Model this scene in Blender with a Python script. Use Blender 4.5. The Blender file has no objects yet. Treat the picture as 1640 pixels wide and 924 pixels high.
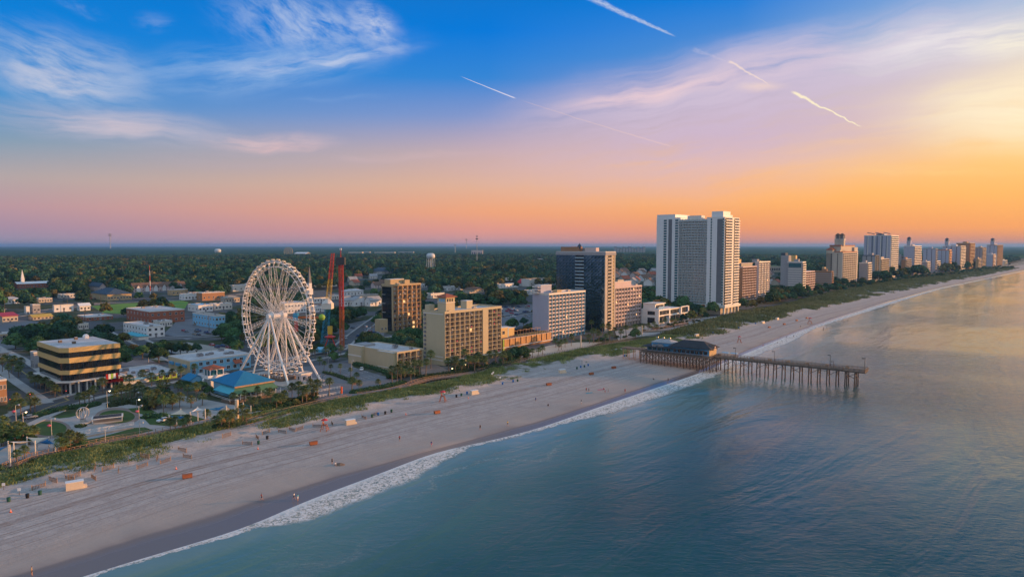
import bpy, bmesh, math, random
import numpy as np
from mathutils import Vector, Matrix
R = math.radians
random.seed(7)
rng = np.random.default_rng(7)
scene = bpy.context.scene
COL = scene.collection
def s2l(c):
    return tuple(((x/255.0)/12.92 if x/255.0 <= .04045 else ((x/255.0+.055)/1.055)**2.4) for x in c) + (1.0,)
# ------------------------------------------------------------ camera
CAMZ = 62.0
PITCH = math.atan(69/1093.33)
F = 1093.33                      # focal length in photograph pixels (1640 wide)
cd = bpy.data.cameras.new("camera"); cam = bpy.data.objects.new("camera", cd); COL.objects.link(cam)
cd.sensor_width = 36; cd.lens = 24.0; cd.clip_start = 1; cd.clip_end = 60000
cam.location = (0, 0, CAMZ); cam.rotation_euler = (R(90)-PITCH, 0, 0)
scene.camera = cam
cp, sp = math.cos(PITCH), math.sin(PITCH)
# survey helpers: where a sight line meets the ground, how tall a thing is
def G(px, py, z=0.0):
    X = (px-820)/F; Y = (462-py)/F
    dz = -sp+Y*cp; t = (z-CAMZ)/dz
    return Vector((X*t, (cp+Y*sp)*t, z))
def HT(p, py):
    k = (462-py)/F
    return CAMZ+(k*p[1]*cp-p[1]*sp)/(cp+k*sp)
def LC(p, d, px):
    X = (px-820)/F
    return (X*(p[1]*cp+CAMZ*sp)-p[0])/(d[0]-X*d[1]*cp)
def PX(x, y, z):
    dep = y*cp-(z-CAMZ)*sp
    return 820+F*x/dep, 462-F*(y*sp+(z-CAMZ)*cp)/dep
def azel(px, py):
    p = Vector(((px-820)/F, cp+(462-py)/F*sp, -sp+(462-py)/F*cp)).normalized()
    return math.degrees(math.atan2(p.x, p.y)), math.degrees(math.asin(p.z))
# ------------------------------------------------------------ view + sun + sky
scene.view_settings.view_transform = 'Standard'; scene.view_settings.look = 'None'
scene.view_settings.exposure = 0.14; scene.view_settings.gamma = 1
scene.view_settings.use_curve_mapping = False
scene.cycles.use_denoising = True
scene.cycles.max_bounces = 6; scene.cycles.diffuse_bounces = 3; scene.cycles.glossy_bounces = 3
scene.cycles.transmission_bounces = 3; scene.cycles.volume_bounces = 0; scene.cycles.transparent_max_bounces = 6
scene.cycles.sample_clamp_indirect = 4
SUN_AZ, SUN_EL = 76.0, 6.0       # degrees right of the view, and above the horizon
sd = bpy.data.lights.new("sun", 'SUN'); sun = bpy.data.objects.new("sun", sd); COL.objects.link(sun)
sd.energy = 5.0; sd.angle = R(0.6); sd.color = (1.0, 0.47, 0.17)
tosun = Vector((math.sin(R(SUN_AZ))*math.cos(R(SUN_EL)), math.cos(R(SUN_AZ))*math.cos(R(SUN_EL)), math.sin(R(SUN_EL))))
sun.rotation_euler = tosun.to_track_quat('Z', 'Y').to_euler()
W = bpy.data.worlds.new("World"); scene.world = W; W.use_nodes = True
W.cycles.sampling_method = 'MANUAL'; W.cycles.sample_map_resolution = 256
nt = W.node_tree; N = nt.nodes; L = nt.links; N.clear()
def nd(t, **k):
    n = N.new(t)
    for a, b in k.items(): setattr(n, a, b)
    return n
def mth(op, a, b=None, c=None):
    n = nd('ShaderNodeMath', operation=op)
    for i, v in enumerate((a, b, c)):
        if v is None: continue
        if isinstance(v, (int, float)): n.inputs[i].default_value = v
        else: L.new(v, n.inputs[i])
    return n.outputs[0]
def mrange(v, a, b, c=0, d=1, smooth=True):
    n = nd('ShaderNodeMapRange', interpolation_type='SMOOTHSTEP' if smooth else 'LINEAR')
    L.new(v, n.inputs[0])
    for i, x in enumerate((a, b, c, d)): n.inputs[i+1].default_value = x
    return n.outputs[0]
def mixc(f, a, b):
    n = nd('ShaderNodeMix', data_type='RGBA')
    if isinstance(f, (int, float)): n.inputs[0].default_value = f
    else: L.new(f, n.inputs[0])
    for i, v in ((6, a), (7, b)):
        if isinstance(v, tuple): n.inputs[i].default_value = v
        else: L.new(v, n.inputs[i])
    return n.outputs[2]
tc = nd('ShaderNodeTexCoord'); sx = nd('ShaderNodeSeparateXYZ'); L.new(tc.outputs['Generated'], sx.inputs[0])
AZ = mth('MULTIPLY', mth('ARCTAN2', sx.outputs[0], sx.outputs[1]), 57.29578)
EL = mth('MULTIPLY', mth('ARCSINE', sx.outputs[2]), 57.29578)
def ramp(stops):
    n = nd('ShaderNodeValToRGB'); e = n.color_ramp.elements
    stops = sorted(stops)
    while len(e) < len(stops): e.new(0.5)
    for k, (p, c) in enumerate(stops):
        e[k].position = (p+2)/92.0; e[k].color = s2l(c)
    L.new(mrange(EL, -2, 90, 0, 1, False), n.inputs[0]); return n.outputs[0]
BELOW = (110, 120, 140)
rL = ramp([(-1, BELOW), (.3, (154, 142, 164)), (1.2, (166, 140, 160)), (2.6, (184, 148, 156)), (4.6, (176, 162, 162)), (7, (130, 154, 176)), (10, (60, 140, 202)), (15, (0, 124, 210)), (22, (20, 110, 190)), (30, (60, 112, 152)), (42, (120, 160, 195)), (90, (178, 196, 216))])
r0 = ramp([(-1, BELOW), (.3, (200, 148, 150)), (1.2, (222, 150, 136)), (2.8, (236, 162, 120)), (5.0, (222, 174, 146)), (7.6, (196, 168, 170)), (10.5, (130, 148, 198)), (13.5, (50, 130, 208)), (17, (0, 118, 212)), (22, (20, 110, 190)), (30, (60, 112, 152)), (42, (120, 160, 195)), (90, (178, 196, 216))])
r18 = ramp([(-1, BELOW), (.3, (200, 140, 132)), (1.4, (236, 152, 104)), (3.5, (252, 176, 100)), (6.5, (246, 188, 130)), (9.2, (206, 176, 164)), (12, (160, 158, 192)), (15, (84, 140, 206)), (19, (0, 120, 212)), (24, (20, 110, 190)), (31, (60, 112, 152)), (42, (120, 160, 195)), (90, (178, 196, 216))])
r37 = ramp([(-1, BELOW), (.3, (214, 142, 112)), (1.2, (248, 162, 92)), (3.6, (255, 184, 100)), (7, (255, 208, 132)), (10, (250, 222, 174)), (13, (222, 214, 206)), (16, (160, 184, 214)), (21, (30, 130, 212)), (27, (30, 114, 190)), (34, (96, 140, 172)), (44, (120, 160, 195)), (90, (178, 196, 216))])
r60 = ramp([(-1, BELOW), (.3, (240, 160, 100)), (2, (255, 184, 90)), (6, (255, 222, 140)), (12, (255, 240, 196)), (19, (222, 216, 214)), (27, (120, 168, 220)), (42, (120, 160, 205)), (90, (178, 196, 216))])
rB = ramp([(-1, BELOW), (.3, (130, 140, 165)), (4, (190, 180, 186)), (10, (200, 196, 204)), (20, (186, 200, 216)), (45, (178, 198, 218)), (90, (178, 196, 216))])
skyc = mixc(mrange(AZ, -37, -2, smooth=False), rL, r0)
skyc = mixc(mrange(AZ, -2, 18, smooth=False), skyc, r18)
skyc = mixc(mrange(AZ, 18, 37, smooth=False), skyc, r37)
skyc = mixc(mrange(AZ, 37, 62), skyc, r60)
skyc = mixc(mrange(mth('ABSOLUTE', AZ), 78, 140), skyc, rB)
# cirrus and vapour trails, laid out by compass bearing and elevation
cb = nd('ShaderNodeCombineXYZ'); L.new(AZ, cb.inputs[0]); L.new(EL, cb.inputs[1])
def mapping(loc, rot, sc, vec):
    m = nd('ShaderNodeMapping', vector_type='TEXTURE')
    m.inputs[1].default_value = loc; m.inputs[2].default_value = (0, 0, rot); m.inputs[3].default_value = sc
    L.new(vec, m.inputs[0]); return m.outputs[0]
def noise(vec, scale, detail=4, rough=.55, dist=0.0):
    n = nd('ShaderNodeTexNoise'); n.inputs['Scale'].default_value = scale; n.inputs['Detail'].default_value = detail
    n.inputs['Roughness'].default_value = rough; n.inputs['Distortion'].default_value = dist
    L.new(vec, n.inputs['Vector']); return n.outputs['Fac']
warp = nd('ShaderNodeTexNoise'); warp.inputs['Scale'].default_value = .16; warp.inputs['Detail'].default_value = 3; L.new(cb.outputs[0], warp.inputs['Vector'])
wv = nd('ShaderNodeVectorMath', operation='MULTIPLY_ADD'); L.new(warp.outputs['Color'], wv.inputs[0]); wv.inputs[1].default_value = (3.2, 2.0, 0); wv.inputs[2].default_value = (-1.6, -1.0, 0)
wadd = nd('ShaderNodeVectorMath', operation='ADD'); L.new(cb.outputs[0], wadd.inputs[0]); L.new(wv.outputs[0], wadd.inputs[1])
CW = wadd.outputs[0]
FIB = {}
def cloud(x0, y0, x1, y1, hh, amt, col, lo=.38, hi=.75, st=5.0, soft=.0, fib=1.0, rot2=0.0):
    """one streaky patch from (x0,y0) to (x1,y1); hh = half thickness in photo pixels"""
    global skyc
    a0, e0 = azel(x0, y0); a1, e1 = azel(x1, y1)
    ln = math.hypot(a1-a0, e1-e0)/2; an = math.atan2(e1-e0, a1-a0); h = hh*.0524
    v = mapping(((a0+a1)/2, (e0+e1)/2, 0), an, (ln, h, 1), CW)
    l = nd('ShaderNodeVectorMath', operation='LENGTH'); L.new(v, l.inputs[0])
    m = mrange(l.outputs['Value'], 1.15, soft, 0, 1)
    ang = round((an+rot2)/.12)*.12; stq = min((2.2, 4, 6, 9), key=lambda k: abs(k-st)); key = (round(ang, 2), stq, fib)
    if key not in FIB:
        FIB[key] = noise(mapping((0, 0, 0), ang, (stq, .9, 1), CW), 1.1*fib, 5, .62, .12)
    n1 = FIB[key]
    n = mrange(n1, lo, hi, 0, 1)
    m = mth('MULTIPLY', mth('MULTIPLY', m, n), amt)
    skyc = mixc(m, skyc, s2l(col))
cloud(1000, 130, 1800, -30, 42, .6, (196, 190, 216), .2, .7, 9)
cloud(700, 255, 1800, 110, 110, .85, (200, 178, 204), .0, .6, 9)           # wide lavender veil
cloud(780, 190, 1760, 10, 70, .9, (206, 190, 210), .12, .66, 10)          # main band
cloud(850, 178, 1240, 112, 17, .95, (230, 200, 206), .2, .62, 8)
cloud(980, 170, 1420, 60, 26, .5, (214, 196, 208), .3, .75, 8)
cloud(1300, 96, 1750, 20, 40, .9, (232, 224, 226), .2, .7, 8)
cloud(1380, 186, 1950, 150, 66, .75, (255, 240, 206), .05, .6, 9)
cloud(1500, 70, 1800, 40, 26, .7, (250, 240, 214), .3, .7, 8)
cloud(1165, 148, 1275, 140, 9, .8, (232, 206, 200), .25, .6, 4)
cloud(-90, 60, 280, 150, 62, .9, (176, 190, 216), .26, .7, 5, rot2=-.1)
cloud(-60, 110, 230, 145, 26, .7, (200, 200, 214), .32, .62, 5)
cloud(-120, 165, 420, 222, 28, .9, (196, 188, 202), .22, .68, 8)
cloud(60, 196, 330, 214, 14, .6, (206, 190, 198), .3, .62, 7)
cloud(300, 222, 560, 232, 17, .85, (214, 186, 190), .28, .62, 6)
cloud(380, 236, 520, 238, 9, .7, (226, 188, 188), .25, .6, 4)
cloud(130, 130, 690, 66, 44, .8, (156, 184, 222), .24, .74, 7)
cloud(320, 110, 700, 72, 15, .75, (196, 204, 226), .34, .68, 7)
cloud(320, 15, 650, 50, 50, .85, (176, 192, 222), .28, .72, 2.4, rot2=-.5, fib=1.0)
cloud(540, -10, 660, 84, 36, .9, (190, 200, 224), .28, .7, 2.2, rot2=.5, fib=1.0)
cloud(205, 30, 290, 36, 18, .22, (176, 192, 222), .35, .7, 2)
cloud(70, -16, 170, 22, 12, .22, (176, 192, 222), .35, .7, 2)
cloud(120, 240, 700, 262, 22, .35, (180, 166, 180), .2, .7, 10)
cloud(480, 258, 820, 246, 8, .5, (206, 178, 182), .3, .7, 8)
cloud(450, 165, 640, 150, 7, .4, (130, 165, 215), .3, .7, 6)
cloud(1300, 280, 1800, 262, 9, .5, (255, 214, 140), .3, .7, 8)
def trail(x0, y0, x1, y1, w, amt, col, wob=.35, brk=.3):
    """vapour trail: a thin line that is sharp at its newer end"""
    global skyc
    a0, e0 = azel(x0, y0); a1, e1 = azel(x1, y1)
    ln = math.hypot(a1-a0, e1-e0); an = math.atan2(e1-e0, a1-a0)
    if 'j' not in FIB:
        FIB['j'] = nd('ShaderNodeTexNoise'); FIB['j'].inputs['Scale'].default_value = 1.1; FIB['j'].inputs['Detail'].default_value = 3; L.new(cb.outputs[0], FIB['j'].inputs['Vector'])
        FIB['n'] = noise(mapping((0, 0, 0), -.35, (1.0, .3, 1), cb.outputs[0]), 3.0, 4, .65)
    jn = FIB['j']
    jv = nd('ShaderNodeVectorMath', operation='MULTIPLY_ADD'); L.new(jn.outputs['Color'], jv.inputs[0]); jv.inputs[1].default_value = (wob, wob, 0); jv.inputs[2].default_value = (-wob/2, -wob/2, 0)
    ja = nd('ShaderNodeVectorMath', operation='ADD'); L.new(cb.outputs[0], ja.inputs[0]); L.new(jv.outputs[0], ja.inputs[1])
    v = mapping((a0, e0, 0), an, (ln, 1, 1), ja.outputs[0])
    s = nd('ShaderNodeSeparateXYZ'); L.new(v, s.inputs[0])
    along = mth('MULTIPLY', mrange(s.outputs[0], -.02, .06), mrange(s.outputs[0], 1.0, .88))
    half = mrange(s.outputs[0], 0, 1, w*.0524, w*.0524*.25, False)
    k = mth('DIVIDE', mth('ABSOLUTE', s.outputs[1]), half)
    m = mth('MULTIPLY', mrange(k, 1, .15), along)
    nn = FIB['n']
    m = mth('MULTIPLY', m, mrange(nn, brk-.15, brk+.25))
    skyc = mixc(mth('MULTIPLY', m, amt), skyc, s2l(col))
trail(935, -8, 1086, 60, 7, .6, (205, 212, 228), .25, .34)
trail(826, 158, 736, 122, 1.3, .8, (236, 226, 234), .05, .1)
trail(1080, 236, 826, 158, 1.6, .4, (236, 200, 190), .15, .3)
trail(1165, 98, 1236, 137, 3, .6, (250, 224, 204), .5, .25)
trail(1268, 146, 1382, 204, 3.2, .85, (255, 240, 200), .5, .2)
trail(1110, 78, 1165, 100, 5, .22, (225, 210, 220), .4, .4)
sky = nd('ShaderNodeTexSky', sky_type='NISHITA', sun_disc=False, sun_elevation=R(SUN_EL), sun_rotation=R(SUN_AZ))
bgN = nd('ShaderNodeBackground'); bgN.inputs[1].default_value = 0.05; L.new(sky.outputs[0], bgN.inputs[0])
bgC = nd('ShaderNodeBackground'); bgC.inputs[1].default_value = 1.0; L.new(skyc, bgC.inputs[0])
ms = nd('ShaderNodeMixShader'); ms.inputs[0].default_value = .96; L.new(bgN.outputs[0], ms.inputs[1]); L.new(bgC.outputs[0], ms.inputs[2])
wo = nd('ShaderNodeOutputWorld'); L.new(ms.outputs[0], wo.inputs[0])
# ------------------------------------------------------------ materials
MATS = {}
def material(name, col, rough=.75, var=.12, scale=.35, metal=0.0, bump=0.0, bscale=2.0, streak=0.0, spec=.4, objrand=0.0, col2=None):
    m = bpy.data.materials.new(name); m.use_nodes = True; MATS[name] = m
    t = m.node_tree; n = t.nodes; l = t.links; b = n['Principled BSDF']
    b.inputs['Roughness'].default_value = rough; b.inputs['Metallic'].default_value = metal
    b.inputs['Specular IOR Level'].default_value = spec
    c = col if len(col) == 4 else tuple(col)+(1,)
    tcx = n.new('ShaderNodeTexCoord'); vec = tcx.outputs['Object']
    n1 = n.new('ShaderNodeTexNoise'); n1.inputs['Scale'].default_value = scale; n1.inputs['Detail'].default_value = 6; n1.inputs['Roughness'].default_value = .65; l.new(vec, n1.inputs['Vector'])
    fac = n1.outputs['Fac']
    if streak:
        mp = n.new('ShaderNodeMapping'); mp.inputs['Scale'].default_value = (2.2, 2.2, .12); l.new(vec, mp.inputs[0])
        n2 = n.new('ShaderNodeTexNoise'); n2.inputs['Scale'].default_value = 1; n2.inputs['Detail'].default_value = 4; l.new(mp.outputs[0], n2.inputs['Vector'])
        mx = n.new('ShaderNodeMath'); mx.operation = 'MULTIPLY_ADD'; l.new(n2.outputs['Fac'], mx.inputs[0]); mx.inputs[1].default_value = streak; 
        m2 = n.new('ShaderNodeMath'); m2.operation = 'MULTIPLY_ADD'; l.new(fac, m2.inputs[0]); m2.inputs[1].default_value = 1-streak; m2.inputs[2].default_value = 0
        l.new(m2.outputs[0], mx.inputs[2]); fac = mx.outputs[0]
    cr = n.new('ShaderNodeValToRGB'); l.new(fac, cr.inputs[0])
    a = tuple(x*(1-var) for x in c[:3])+(1,); d = tuple(min(1, x*(1+var)) for x in c[:3])+(1,)
    if col2: d = tuple(col2[:3])+(1,)
    cr.color_ramp.elements[0].position = .3; cr.color_ramp.elements[1].position = .7
    cr.color_ramp.elements[0].color = a; cr.color_ramp.elements[1].color = d
    out = cr.outputs[0]
    if objrand:
        oi = n.new('ShaderNodeObjectInfo'); hs = n.new('ShaderNodeHueSaturation')
        mr = n.new('ShaderNodeMapRange'); l.new(oi.outputs['Random'], mr.inputs[0]); mr.inputs[3].default_value = 1-objrand; mr.inputs[4].default_value = 1+objrand
        mh = n.new('ShaderNodeMath'); mh.operation = 'FRACT'; mm = n.new('ShaderNodeMath'); mm.operation = 'MULTIPLY'; mm.inputs[1].default_value = 17.3; l.new(oi.outputs['Random'], mm.inputs[0]); l.new(mm.outputs[0], mh.inputs[0])
        mr2 = n.new('ShaderNodeMapRange'); l.new(mh.outputs[0], mr2.inputs[0]); mr2.inputs[3].default_value = .46; mr2.inputs[4].default_value = .53
        l.new(out, hs.inputs['Color']); l.new(mr.outputs[0], hs.inputs['Value']); l.new(mr2.outputs[0], hs.inputs['Hue']); out = hs.outputs[0]
    l.new(out, b.inputs['Base Color'])
    if bump:
        n3 = n.new('ShaderNodeTexNoise'); n3.inputs['Scale'].default_value = bscale; n3.inputs['Detail'].default_value = 5; l.new(vec, n3.inputs['Vector'])
        bp = n.new('ShaderNodeBump'); bp.inputs['Strength'].default_value = bump; l.new(n3.outputs['Fac'], bp.inputs['Height']); l.new(bp.outputs[0], b.inputs['Normal'])
    return m
def glow(name, col, strength):
    m = material(name, col, .5, .02); b = m.node_tree.nodes['Principled BSDF']
    b.inputs['Emission Color'].default_value = tuple(col)+(1,); b.inputs['Emission Strength'].default_value = strength
    return m
material('white_paint', (.74, .75, .76), .55, .06, .5, streak=.4)
material('warm_white', (.66, .64, .60), .6, .08, .4, streak=.5)
material('steel_white', (.80, .78, .76), .4, .04, .8)
material('cream_stucco', (.52, .45, .30), .85, .06, .3, streak=.45)
material('tan_stucco', (.50, .38, .22), .85, .08, .3, streak=.4)
material('sand_stucco', (.52, .46, .38), .85, .08, .3, streak=.4)
material('yellow_panel', (.58, .41, .17), .7, .06, .4, streak=.35)
material('pink_stucco', (.62, .50, .48), .85, .07, .3, streak=.4)
material('lilac_stucco', (.42, .43, .52), .85, .07, .3, streak=.4)
material('grey_stucco', (.34, .34, .36), .85, .08, .3, streak=.4)
material('slate_panel', (.16, .17, .19), .6, .1, .3)
material('brown_stucco', (.36, .20, .11), .85, .1, .3, streak=.3)
material('rust_panel', (.40, .17, .06), .6, .35, .5, streak=.6, col2=(.62, .34, .14))
material('balcony_orange', (.52, .25, .10), .85, .1, .4, streak=.3)
material('brick', (.33, .12, .07), .85, .22, 1.5)
material('tile_roof', (.34, .10, .05), .8, .25, 1.2)
material('teal_paint', (.08, .40, .50), .6, .08, .4)
material('blue_paint', (.10, .34, .60), .6, .08, .4)
material('light_blue', (.20, .48, .70), .6, .08, .4)
material('blue_roof', (.015, .17, .34), .45, .12, .3, streak=.2)
material('green_roof', (.10, .20, .09), .7, .12, .4)
material('lime_paint', (.26, .46, .06), .6, .1, .5)
material('red_paint', (.50, .03, .03), .5, .12, .5)
material('red_steel', (.60, .06, .04), .45, .2, .5)
material('orange_steel', (.56, .14, .03), .5, .2, .5)
material('yellow_steel', (.62, .40, .05), .5, .15, .5)
material('cyan_steel', (.03, .33, .55), .5, .12, .5)
material('dark_roof', (.035, .04, .05), .85, .25, .4)
material('brown_roof', (.16, .10, .07), .85, .2, .5)
material('blue_shingle', (.05, .08, .12), .85, .25, .5)
material('membrane_roof', (.50, .50, .51), .8, .32, .16, streak=.15)
material('grey_roof', (.33, .34, .36), .85, .2, .15)
material('gravel_roof', (.34, .31, .27), .9, .2, .3)
material('concrete', (.40, .39, .37), .85, .12, .3)
material('dark_steel', (.05, .05, .055), .5, .2, 1)
material('galv_metal', (.45, .46, .47), .45, .12, .8, metal=.5)
material('frame_white', (.75, .75, .75), .5, .04, 1)
material('door_grey', (.2, .2, .22), .6, .1, 1)
material('curtain', (.42, .38, .34), .9, .3, .8, objrand=.35)
material('asphalt', (.085, .088, .095), .9, .25, .12, bump=.1)
material('parking_asphalt', (.17, .175, .19), .9, .22, .1)
material('paver', (.36, .35, .34), .85, .16, .15)
material('brick_paver', (.25, .19, .16), .85, .18, .2)
material('kerb_concrete', (.42, .41, .39), .85, .12, .3)
material('road_paint', (.72, .72, .68), .7, .12, 1.5)
material('yellow_line', (.62, .44, .08), .7, .12, 1.5)
material('lawn', (.050, .095, .018), .95, .25, .35, bump=.2, bscale=6)
material('bright_field', (.13, .26, .03), .95, .18, .06)
material('hedge_leaf', (.028, .055, .018), .9, .4, 1.2, bump=.4, bscale=6, objrand=.2)
material('leaf', (.055, .118, .046), .85, .5, .22, objrand=.5, spec=.2)
material('leaf_dark', (.034, .090, .052), .85, .45, .25, objrand=.5, spec=.2)
material('leaf_olive', (.14, .13, .04), .85, .45, .25, objrand=.3, spec=.2)
material('palm_leaf', (.10, .14, .045), .7, .45, .8, objrand=.25, spec=.3)
material('palm_dead', (.22, .12, .05), .9, .3, 1)
material('bark', (.13, .10, .075), .95, .3, 2)
material('palm_bark', (.20, .15, .11), .95, .35, 2.5)
material('wood_deck', (.20, .14, .105), .85, .3, .7, objrand=.15)
material('weathered_wood', (.17, .125, .095), .9, .35, .6)
material('wood_rail', (.40, .25, .16), .8, .3, .8)
material('pile_wood', (.12, .085, .07), .9, .35, .8)
material('grass_blade', (.17, .26, .06), .9, .5, .09, objrand=.1, col2=(.38, .38, .14))
material('grass_far', (.15, .20, .06), .9, .4, .03, col2=(.29, .27, .12))
material('tyre', (.02, .02, .02), .9, .1)
material('orange_box', (.34, .11, .045), .7, .25, .9)
material('storage_cream', (.72, .58, .42), .6, .06, 1)
material('barrel_green', (.02, .09, .06), .5, .15, 1)
material('barrel_blue', (.02, .14, .40), .5, .15, 1)
material('barrel_black', (.015, .015, .018), .5, .15, 1)
material('cone_orange', (.75, .12, .02), .6, .08, 1)
material('skin', (.50, .28, .19), .7, .05, 2)
material('hair', (.03, .018, .01), .8, .1)
material('sail_blue', (.02, .16, .36), .8, .08, .4)
material('sail_white', (.72, .68, .64), .8, .05, .4)
material('sail_cream', (.66, .55, .42), .8, .05, .4)
material('pool_water', (.03, .38, .55), .15, .1, .3)
material('sail_post', (.70, .66, .60), .5, .05, .5)
material('salt_tank', (.62, .66, .68), .5, .08, .1)
for k, c in {'red': (.42, .02, .02), 'blue': (.03, .07, .22), 'white': (.72, .72, .72), 'silver': (.40, .41, .43), 'black': (.02, .02, .024), 'sand': (.34, .29, .22), 'grey': (.13, .135, .14), 'green': (.03, .10, .06), 'teal': (.02, .3, .42), 'pink': (.6, .12, .18), 'yellow': (.7, .5, .05), 'navy': (.02, .03, .08)}.items():
    material('cloth_'+k, c, .85, .1, 2)
    material('car_'+k, c, .28, .04, .5, metal=.25 if k in ('silver', 'grey', 'blue') else 0, spec=.6)
glow('lamp_glow', (1.0, .72, .36), 9.0)
glow('lit_window', (1.0, .55, .22), 1.3)
glow('red_light', (1.0, .05, .03), 6.0)
glow('tail_red', (.4, .02, .02), .2)
def glass(name, col, rough=.08, wob=.02, metal=.0):
    m = material(name, col, rough, .25, .5, spec=.9); t = m.node_tree; b = t.nodes['Principled BSDF']
    b.inputs['Metallic'].default_value = metal
    n = t.nodes.new('ShaderNodeTexNoise'); n.inputs['Scale'].default_value = .6; n.inputs['Detail'].default_value = 2
    tcx = t.nodes.new('ShaderNodeTexCoord'); t.links.new(tcx.outputs['Object'], n.inputs['Vector'])
    bp = t.nodes.new('ShaderNodeBump'); bp.inputs['Strength'].default_value = wob; bp.inputs['Distance'].default_value = 1; t.links.new(n.outputs['Fac'], bp.inputs['Height']); t.links.new(bp.outputs[0], b.inputs['Normal'])
    return m
glass('glass_dark', (.018, .022, .03))
glass('glass_blue', (.03, .07, .12), .1)
glass('glass_teal', (.03, .12, .15), .12)
glass('glass_tower', (.10, .19, .27), .03, .12, .85)
glass('glass_rail', (.34, .44, .48), .15)
glass('headlamp', (.6, .6, .6), .1)
def obj_slot(o, i, m):
    o.material_slots[i].link = 'OBJECT'; o.material_slots[i].material = MATS[m]
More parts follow.
